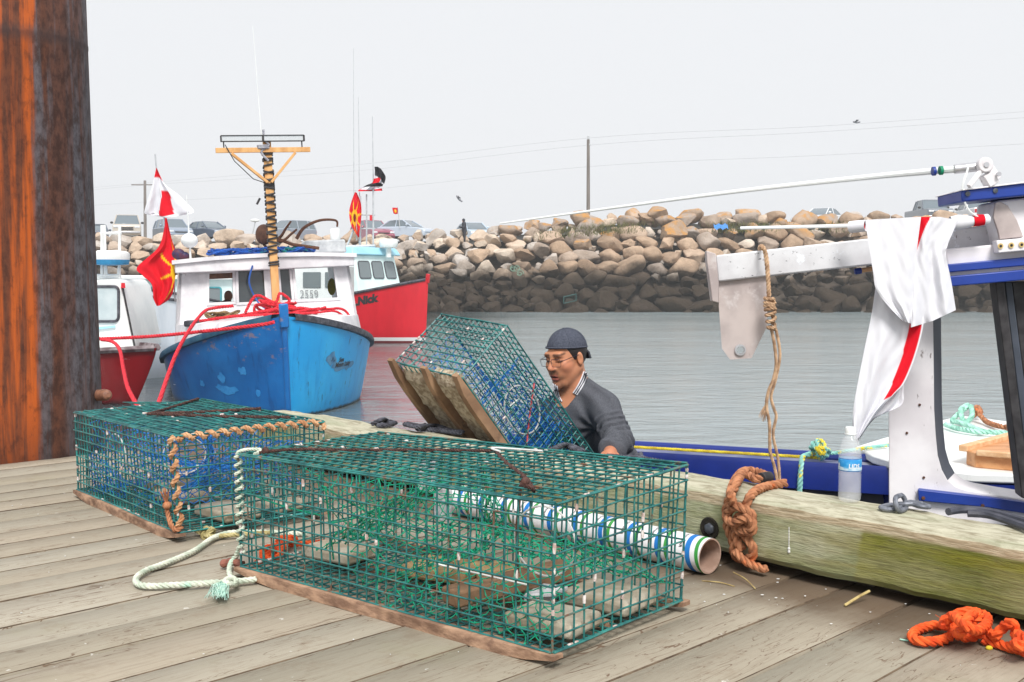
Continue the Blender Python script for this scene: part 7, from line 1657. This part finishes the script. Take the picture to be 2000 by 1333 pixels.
MAT_HOSE = worn("black_hose", srgb(74, 76, 88), srgb(58, 60, 70), (20, 20, 20), rough=.5)
mb = MB(); mb.tube(spline([KT(1852, 1000, .012), KT(1880, 996, .012), KT(1920, 998, .012), KT(1965, 1008, .012), KT(2020, 1025, .012)], 8), .011, 8); mb.tube(spline([KT(1890, 1003, .012), KT(1930, 1006, .012), KT(1975, 1020, .012), KT(2020, 1036, .012)], 8), .011, 8); tag(mb.build("hose", MAT_HOSE, org='base'), "dark hose lying along the top of the kerb at the right edge", "hose")
MAT_OLDL = worn("old_grey_line", srgb(92, 94, 104), srgb(58, 58, 66), (30, 30, 30), rough=.9)
for pts, lb_ in (([(726, 830), (742, 821), (752, 824), (768, 829), (748, 832), (735, 829)], "dark grey frayed rope end on the kerb left of the tilted trap"), ([(790, 829), (815, 834), (850, 834), (875, 843), (900, 846), (840, 840), (815, 838), (825, 832)], "tangle of dark grey line on the kerb below the tilted trap"), ([(1070, 884), (1090, 873), (1105, 872), (1120, 877), (1135, 884)], "grey loop of line on the kerb in front of the man"), ([(1180, 893), (1215, 896), (1237, 897), (1246, 889), (1250, 897), (1290, 905)], "grey line lying on the kerb beside the man's hand")):
    mb = MB(); P = [KT(x, y, .010 + (.02 if i == 1 else 0)) for i, (x, y) in enumerate(pts)]; rope(mb, P, .010, n=5, fuzz=.6); rope(mb, [p + np.array([.012, .01, .004]) for p in P], .008, n=5, fuzz=.5); tag(mb.build("rope", MAT_OLDL, org='base'), lb_, "rope")
# twigs and scraps
MAT_TWIG = worn("straw", srgb(196, 176, 120), srgb(150, 128, 84), (30, 30, 30), rough=.9)
for a, b, r, lb_ in (((1650, 1183, .004), (1698, 1155, .03), .004, "straw-coloured stick poking from under the kerb"), ((1371, 1135, .003), (1435, 1146, .003), .0018, "thin dry stalk on the deck in front of the cardboard tube"), ((1432, 1118, .02), (1475, 1150, .004), .0018, "bent thin stalk between tube end and knotted rope")):
    mb = MB(); mb.tube(spline([DK(*a[:2], a[2]), (DK(*a[:2], a[2]) + DK(*b[:2], b[2])) / 2 + np.array([.004, 0, .004]), DK(*b[:2], b[2])], 4), r, 6); tag(mb.build("twig", MAT_TWIG, org='base'), lb_, "twig")
mb = MB(); mb.ell(DK(1932, 1266, .006), (.009, .007, .006), nu=8, nv=6); tag(mb.build("yellow_scrap", MAT_ROPE_Y, org='base'), "tiny yellow scrap on the deck in front of the orange rope", "scrap")
mb = MB(); mb.tube([DK(1758, 1249, .003), DK(1774, 1252, .003)], .0022, 5); tag(mb.build("plastic_scrap", MAT_ROPE_M, org='base'), "small mint plastic sliver on the deck left of the orange loop", "scrap")
# ================================================================== red mooring ropes
def far_rope(pts, r, lab):
    mb = MB(); rope(mb, [V(*p) for p in pts], r, n=5, smooth=8, pitch=r * 6); o = mb.build("rope", MAT_ROPE_R, org='base'); tag(o, lab, "rope", "red ropes")
far_rope([(180, 661, 18.6), (196, 662, 18.5), (300, 657, 18.0), (420, 645, 17.4), (500, 636, 17.15), (536, 630, 17.15)], .030, "straight red rope stretched between the two bows at the left")
far_rope([(455, 598, 18.2), (420, 602, 17.9), (398, 610, 17.6), (370, 645, 16.8), (345, 690, 15.8), (326, 740, 14.5), (312, 782, 13.4), (300, 812, 12.5)], .028, "red rope curving down from the blue boat's foredeck towards the rear trap")
far_rope([(198, 664, 18.3), (220, 668, 17.9), (234, 684, 17.2), (241, 720, 16), (249, 755, 14.8), (262, 782, 13.8), (276, 805, 13)], .028, "red rope hanging in a curve in front of the dark red hull")
# ================================================================== flags
def fly(name, label, poly_rows, Y, colf, pole=None, ripple=.06, seed=0, n=8, m=16, group="flags on the boats"):
    root = thing(name, label, "flag", V(*poly_rows[-1][0], Y), group); mb = MB(); cloth(mb, poly_rows, Y, colf, ripple, n, m, seed); mb.build("cloth", MAT_FLAG, root, angle=180)
    if pole: mb = MB(); mb.tube([V(x, y, Y + dy) for x, y, dy in pole[0]], pole[1], 6); mb.build("flagpole", MAT_MASTGREY, root)
    return root
SUNY = np.array(srgb(246, 190, 30))
YP = 20.4
fly("flag", "white flag with red band and red tip flying above the blue boat", [[(305, 328), (306, 329), (307, 330)], [(300, 352), (312, 352), (322, 360)], [(292, 380), (318, 382), (348, 380)], [(284, 405), (316, 408), (364, 396)], [(283, 418), (318, 424), (379, 412)], [(300, 416), (330, 425), (372, 418)]], YP,
    lambda u, v: RED_ if (v < .16) or (.44 < u + .10 * (v - .5) < .72 and .34 < v < .78) else WHT, ([(303, 302, .02), (306, 335, .02), (322, 432, .03), (338, 520, .05), (342, 590, .1)], .014), .05, 1)
def warrior(u, v):
    x, y = u - 1.02, (v - .50) * 1.5; r = math.hypot(x * 1.0, y); a = math.atan2(y, -x)
    if r < .16: return SUNY if r > .07 else np.array(srgb(120, 30, 26))
    k = (a / (pi / 4)) % 1.0
    return SUNY if abs(k - .5) < .16 * max(0, 1 - r / .62) and r < .6 else RED_
fly("flag", "large red flag with a yellow sunburst tied beside the blue boat's cabin", [[(322, 426), (324, 426), (326, 427)], [(320, 450), (328, 452), (334, 462)], [(308, 485), (325, 482), (342, 490)], [(268, 522), (305, 510), (346, 515)], [(278, 538), (310, 534), (342, 545)], [(296, 556), (318, 556), (338, 570)], [(300, 584), (312, 584), (330, 585)], [(306, 598), (309, 598), (313, 597)]], YP - .1, warrior, None, .06, 2, 8, 22)
def warrior2(u, v):
    x, y = u - .45, (v - .50) * 1.9; r = math.hypot(x, y); a = math.atan2(y, x)
    if r < .26: return SUNY if r > .13 else np.array(srgb(130, 30, 26))
    k = (a / (pi / 4)) % 1.0
    return SUNY if abs(k - .5) < .20 * max(0, 1 - r / .75) and r < .7 else RED_
fly("flag", "narrow drooping red flag with sunburst on the red boat's mast", [[(693, 376), (695, 376), (697, 377)], [(686, 395), (696, 394), (705, 398)], [(682, 415), (694, 414), (706, 420)], [(685, 438), (694, 438), (704, 440)], [(694, 455), (698, 456), (702, 455)], [(700, 464), (701, 464), (702, 463)]], 40.2, warrior2, ([(694, 372, .1), (696, 410, .1), (697, 470, .1)], .022), .10, 3)
BLK = np.array(srgb(42, 40, 44))
fly("flag", "curling black, white and red flag at the top of the red boat's mast", [[(730, 326), (738, 326), (744, 330)], [(730, 340), (742, 338), (753, 345)], [(728, 356), (742, 352), (751, 358)], [(716, 362), (735, 360), (748, 362)], [(702, 370), (722, 371), (746, 368)], [(699, 374), (722, 374), (747, 373)]], 40.4,
    lambda u, v: (BLK if (v < .22 + .25 * u and u > .1) or (.50 < v < .70) else (RED_ if v > .82 or (.22 < v < .52 and u < .55 and v > .3) else WHT)), None, .16, 4)
# ================================================================== vehicles on the breakwater
MAT_TYRE = worn("tyre", (.02, .02, .022), (.03, .03, .03), rough=.9); MAT_RIM = worn("rim", (.45, .45, .47), (.3, .3, .32), rough=.4, metal=.6); MAT_HEAD = worn("headlamp", (.75, .78, .8), (.6, .62, .65), rough=.15); MAT_TAIL = worn("tail_lamp", srgb(196, 30, 40), srgb(160, 20, 30), rough=.2); MAT_GRILLE = worn("grille", (.03, .03, .035), (.05, .05, .05), rough=.5)
g = G("car_glass"); MAT_CGLASS = g.fin((.13, .165, .19), .08, 1.0)
PAINTS = {}
def carpaint(c):
    if c not in PAINTS: g = G("car_paint"); PAINTS[c] = g.fin(srgb(*c), .3, .6, .15, Coat_Weight=.6, Coat_Roughness=.1)
    return PAINTS[c]
def car(kind, name, label, px, Y, yaw, c, zoff=0.0, cat="car", z=None):
    """yaw 0: nose to the camera; positive turns the nose to the right of the picture"""
    base = V(px, 500, Y); base[2] = (crest_z(base[0]) - .45 if z is None else z) + zoff
    root = thing(name, label, cat, (0, 0, 0), "vehicles parked on the breakwater"); mt = carpaint(c)
    D = dict(sedan=(4.6, 1.78, .92, 1.44), suv=(4.7, 1.9, 1.08, 1.74), pickup=(5.6, 2.0, 1.15, 1.90))[kind]; L_, W_, hb, ht = D; w = W_ / 2; gc = .30 if kind != 'sedan' else .20
    # x towards the nose
    if kind == 'sedan': prof = [(-2.3, .42), (-2.28, .86), (-1.7, .96), (-1.0, .94), (.6, .93), (1.6, .84), (2.2, .70), (2.3, .45)]; cabp = [(-1.75, .94), (-1.05, 1.38), (-.6, 1.44), (.2, 1.43), (1.1, .90)]
    elif kind == 'suv': prof = [(-2.35, .45), (-2.33, 1.08), (-1.9, 1.10), (.85, 1.08), (1.9, 1.0), (2.3, .82), (2.35, .5)]; cabp = [(-2.28, 1.08), (-2.05, 1.66), (-1.4, 1.74), (.1, 1.72), (1.0, 1.06)]
    else: prof = [(-2.8, .55), (-2.8, 1.18), (.0, 1.18), (1.2, 1.18), (2.5, 1.12), (2.78, 1.0), (2.8, .55)]; cabp = [(-.85, 1.16), (-.7, 1.84), (-.3, 1.90), (.7, 1.88), (1.45, 1.16)]
    mb = MB(); n = len(prof); rows = []
    for f_, wy in ((1.0, 1.0), (.0, 1.0)):
        pass
    ring = prof + [(prof[-1][0], gc), (prof[0][0], gc)]
    ys = [(-w, .90), (-w * .97, 1.0), (w * .97, 1.0), (w, .90)]
    Gd = [[(x * (1 if abs(y) < w * .99 else .985), y, gc + (z - gc) * k) for x, z in ring + ring[:1]] for y, k in ys]
    mb.grid(Gd); 
    for r_ in (0, 3): mb.add(Gd[r_][:-1], [tuple(range(len(ring)))])
    body = mb.build("body", mt, root, fix=True, bevel=.05, angle=40)
    mb = MB(); q = cabp; wb_, wt_ = w * .94, w * .74; zb_, zt_ = q[0][1], max(z for _, z in q)
    side = lambda sgn: [(x, sgn * (wb_ + (wt_ - wb_) * max(0, (z - zb_)) / (zt_ - zb_)), z) for x, z in q]
    a_, b_ = side(-1), side(1); k = len(q); mb.add(a_ + b_, [tuple(range(k)), tuple(range(k, 2 * k))[::-1]] + [(i, (i + 1) % k, k + (i + 1) % k, k + i) for i in range(k)])
    mb.build("glasshouse", MAT_CGLASS, root, fix=True, bevel=.02)
    mb = MB(); t_ = [(x, z) for x, z in q if z > zt_ - .10]
    x0_, x1_ = min(x for x, _ in t_) - .02, max(x for x, _ in t_) + .03
    mb.hexa([(x0_, -wt_ - .015, zt_ - .03), (x1_, -wt_ - .015, zt_ - .04), (x1_, wt_ + .015, zt_ - .04), (x0_, wt_ + .015, zt_ - .03), (x0_ + .1, -wt_ * .8, zt_ + .03), (x1_ - .1, -wt_ * .8, zt_ + .02), (x1_ - .1, wt_ * .8, zt_ + .02), (x0_ + .1, wt_ * .8, zt_ + .03)])
    for sgn in (-1, 1):
        s_ = side(sgn); mb.tube([s_[-1], s_[-2]], .045, 5); mb.tube([s_[0], s_[1]], .055, 5)
        for xm in ((-.35,) if kind != 'suv' else (-.45, -1.55)): mb.tube([(xm, sgn * wb_ * 1.005, zb_), (xm, sgn * wt_ * 1.01, zt_ - .02)], .045, 5)
    mb.build("roof", mt, root, angle=50)
    for sgn in (-1, 1):
        mb = MB(); mb.ell((cabp[-1][0] - .35, sgn * (w + .10), zb_ + .12), (.07, .12, .09), nu=10, nv=7); mb.build("door_mirror", mt if kind != 'pickup' else MAT_GRILLE, root)
    rw = .33 if kind == 'sedan' else .38
    for xw in (L_ * .30, -L_ * .30):
        for sgn in (-1, 1):
            mb = MB(); mb.lathe([(rw * .6, -.10), (rw * .95, -.11), (rw, -.06), (rw, .06), (rw * .95, .11), (rw * .6, .10)], (xw, sgn * (w - .12), rw), (0, 1, 0), 20); wh_ = mb.build("wheel", MAT_TYRE, root)
            mb = MB(); mb.lathe([(.02, .115), (rw * .58, .105), (rw * .6, .08)], (xw, sgn * (w - .12), rw), (0, sgn, 0), 16); mb.build("rim", MAT_RIM, wh_)
    xf = prof[-2][0]; zf = prof[-2][1]
    for sgn in (-1, 1):
        mb = MB(); mb.box((xf - .02, sgn * w * .74, zf - .10), (.14, w * .38, .15)); mb.build("headlight", MAT_HEAD, root, bevel=.03)
        mb = MB(); mb.box((prof[0][0] + .04, sgn * w * .86, hb - .22), (.10, w * .22, .30 if kind == 'pickup' else .16)); mb.build("tail_light", MAT_TAIL, root, bevel=.02)
    mb = MB(); 
    for i in range(2): mb.box((xf + .06, 0, zf - .16 - .12 * i), (.06, w * .95, .075))
    mb.build("grille", MAT_GRILLE, root, bevel=.01)
    mb = MB(); mb.box((xf + .04, 0, .50), (.16, W_ * .96, .16)); mb.build("bumper", mt if kind != 'pickup' else MAT_ALU, root, bevel=.04); mb = MB(); mb.box((prof[0][0] - .02, 0, .52), (.14, W_ * .96, .15)); mb.build("bumper", mt if kind != 'pickup' else MAT_ALU, root, bevel=.04)
    root.location = base; root.rotation_euler = (0, 0, -pi / 2 + yaw); ORG[root.name] = base
    return root
car("sedan", "parked_car", "dark car almost hidden behind the silver pickup at the rusty pile", 190, 88, radians(200), (86, 96, 112))
car("pickup", "pickup_truck", "silver-tan pickup truck parked nose-out above the pile's edge", 250, 85, radians(18), (196, 186, 172), 0.12, "pickup")
car("suv", "parked_car", "blue-grey rounded car between the silver pickup and a dark saloon", 338, 85, radians(32), (134, 148, 166), .0)
car("sedan", "parked_car", "dark grey saloon right of the blue-grey car, left of the lumber mast", 408, 86, radians(48), (92, 104, 122), .15)
car("suv", "parked_car", "grey hatchback directly right of the lumber mast", 560, 87, radians(-38), (150, 160, 172), .0)
car("suv", "parked_car", "maroon car behind the red boat's mast", 727, 87, radians(30), (160, 84, 104), .0)
r_ = car("sedan", "parked_car", "silver-blue saloon with a small red flag, parked in the middle of the breakwater", 792, 86, radians(62), (188, 200, 214), .25)
car("sedan", "parked_car", "pale blue car roof showing beside the person on the breakwater", 924, 87, radians(20), (190, 208, 222), .0)
car("sedan", "parked_car", "white saloon half sunk behind the lichen boulders on the right", 1604, 87, radians(-40), (226, 230, 234), -.05)
car("pickup", "pickup_truck", "dark grey pickup facing the water at the far right", 1812, 87, radians(-2), (96, 104, 114), .1, "pickup")
car("pickup", "pickup_truck", "white pickup seen from behind at the far right, red tail lamps", 1902, 87, radians(176), (232, 232, 234), .1, "pickup")
fly("flag", "tiny red flag on a thin pole above the silver-blue saloon", [[(766, 406), (771, 406), (777, 406)], [(767, 412), (772, 413), (777, 413)], [(769, 418), (773, 419), (777, 418)]], 85, lambda u, v: SUNY if math.hypot(u - .5, v - .5) < .25 else RED_, ([(777, 404, 0), (779, 425, 0), (781, 446, 0)], .03), .1, 7)
# ================================================================== poles, wires, gulls, odds and ends
MAT_POLE = worn("grey_pole", srgb(130, 122, 116), srgb(104, 98, 94), (6, 6, .5), rough=.9); MAT_WIRE2 = worn("power_wire", (.26, .26, .28), (.30, .30, .32))
def pole(px, ytop, Y, r, label, arm=None):
    b = V(px, 460, Y); t = V(px, ytop, Y); root = thing("utility_pole", label, "utility pole", (b[0], Y, 3.0), "utility poles"); mb = MB(); mb.tube([(b[0], Y, 3.0), (t[0], Y, t[2])], [r, r * .72], 10); mb.build("pole_shaft", MAT_POLE, root)
    if arm:
        mb = MB(); mb.bar((t[0] - arm, Y, t[2] - .5), (t[0] + arm, Y, t[2] - .5), .10, .12); mb.build("crossarm", MAT_POLE, root)
    else:
        mb = MB(); mb.lathe([(.06, 0), (.10, .08), (.06, .16), (.09, .24), (.03, .3)], (t[0], Y, t[2]), (0, 0, 1), 10); mb.lathe([(.05, 0), (.08, .08), (.03, .14)], (t[0] + .12, Y - .1, t[2] - .5), (0, 0, 1), 8); mb.build("insulator", MAT_MASTGREY, root)
    return t
pole(1149, 273, 90, .17, "plain wooden utility pole standing behind the breakwater, centre right")
pole(283, 353, 130, .2, "distant utility pole with a crossarm behind the white and red flag", 1.6)
for pts, lb_ in (([(2060, 214, 80), (1600, 247, 85), (1149, 270, 90), (700, 322, 112), (283, 358, 130), (120, 372, 140)], "uppermost power wire running through the tops of both poles"), ([(2060, 226, 80), (1600, 258, 85), (1149, 284, 90), (700, 334, 112), (283, 362, 130), (120, 378, 140)], "power wire just under the uppermost one"), ([(2060, 278, 80), (1600, 304, 85), (1149, 326, 90), (700, 372, 112), (283, 395, 130), (120, 406, 140)], "lowest power wire across the grey sky")):
    mb = MB(); mb.tube(spline([V(*p) for p in pts], 10), .007, 4); tag(mb.build("power_wire", MAT_WIRE2, org='base'), lb_, "wire", "power wires")
MAT_GULL = worn("gull_grey", srgb(110, 110, 116), srgb(150, 150, 156), (3, 3, 3))
for (x, y, Y, roll, lb_) in ((896, 388, 62, .9, "gull banking in the sky left of the utility pole"), (1672, 239, 70, .1, "gull gliding near the wires at the upper right")):
    p = V(x, y, Y); root = thing("gull", lb_, "bird", p, "gulls in flight"); R = np.array(Matrix.Rotation(roll, 3, 'Y')); mb = MB(); mb.ell(p, (.22, .07, .07), R, 10, 8); mb.ell(p + R @ np.array([.22, 0, .03]), (.06, .05, .05), R, 8, 6); mb.build("body", MAT_GULL, root)
    for s in (-1, 1):
        mb = MB(); W_ = [(0, .06 * s), (.05, .3 * s), (.0, .62 * s), (-.1, .34 * s), (-.1, .06 * s)]; up = [0, .09, .05, .08, 0]; mb.prism([p + R @ np.array([q[0], q[1], u]) for q, u in zip(W_, up)], R @ np.array([0, 0, .015])); mb.build("wing", MAT_GULL, root, fix=True)
b = V(489, 462, 95); t = V(500, 424, 95); lp = thing("street_lamp", "faint leaning lamp post left of the lumber mast", "lamp post", (b[0], 95, b[2] - .5)); mb = MB(); mb.tube([b - np.array([0, 0, .5]), V(499, 432, 95)], [.07, .05], 6); mb.build("lamp_pole", MAT_MASTGREY, lp); mb = MB(); mb.ell(V(498, 431, 95), (.42, .2, .14), nu=12, nv=8); mb.build("lamp_head", MAT_WHITE2, lp)
c = V(1113, 584, 74.3); wt = thing("wire_trap", "small broken green trap stranded on the weedy rocks", "trap", c - np.array([0, 0, .3])); mb = MB(); q8 = [c + np.array([x * .42, y * .25, z * .22 + x * .1]) for x, y, z in ((-1, -1, -1), (1, -1, -1), (1, 1, -1), (-1, 1, -1), (-1, -1, 1), (1, -1, 1), (1, 1, 1), (-1, 1, 1))]
for i, j in ((0, 1), (1, 2), (2, 3), (3, 0), (4, 5), (5, 6), (6, 7), (7, 4), (0, 4), (1, 5), (2, 6), (3, 7)): mb.tube([q8[i], q8[j]], .03, 5)
for k in range(1, 6): t_ = k / 6; mb.tube([q8[0] * (1 - t_) + q8[1] * t_, q8[4] * (1 - t_) + q8[5] * t_], .012, 4); mb.tube([q8[4] * (1 - t_) + q8[5] * t_, q8[7] * (1 - t_) + q8[6] * t_], .012, 4)
mb.build("trap_frame", worn('dull_green_wire', srgb(40, 84, 80), srgb(30, 60, 58)), wt)
c = V(1408, 443, 80.3); mb = MB(); mb.grid([[c + np.array([x * .5, 0.3 * y, .18 * y + .09 * sin(x * 7 + y * 3)]) for x in np.linspace(-1, 1, 8)] for y in np.linspace(-1, 1, 5)]); tag(mb.build("blue_tarp", worn("blue_tarp", srgb(70, 140, 210)), org='base'), "scrap of blue plastic caught between the crest boulders", "plastic")
c = V(1008, 845 * 0 + 528, 75.3); mb = MB(); 
for k in range(3): coil(mb, c + rr.normal(size=3) * .18, .25, .025, 2, np.array([1, 0, 0]), np.array([0, .4, .8]), seed=90 + k)
tag(mb.build("net_scrap", worn("pale_net", srgb(130, 160, 140)), org='base'), "tangle of pale green net on the stones above the weed line", "net")
# ================================================================== fog
MAT_HAZE = bpy.data.materials.new("fog"); MAT_HAZE.use_nodes = True; t_ = MAT_HAZE.node_tree; t_.nodes.clear(); o_ = t_.nodes.new('ShaderNodeOutputMaterial'); v_ = t_.nodes.new('ShaderNodeVolumePrincipled')
v_.inputs['Color'].default_value = (1, 1, 1, 1); v_.inputs['Density'].default_value = HAZE_D; v_.inputs['Anisotropy'].default_value = 0.2; t_.links.new(v_.outputs[0], o_.inputs['Volume'])
mb = MB(); mb.box((0, 77, 8.5), (320, 200, 26)); tag(mb.build("haze", MAT_HAZE, smooth=False), kind='stuff')
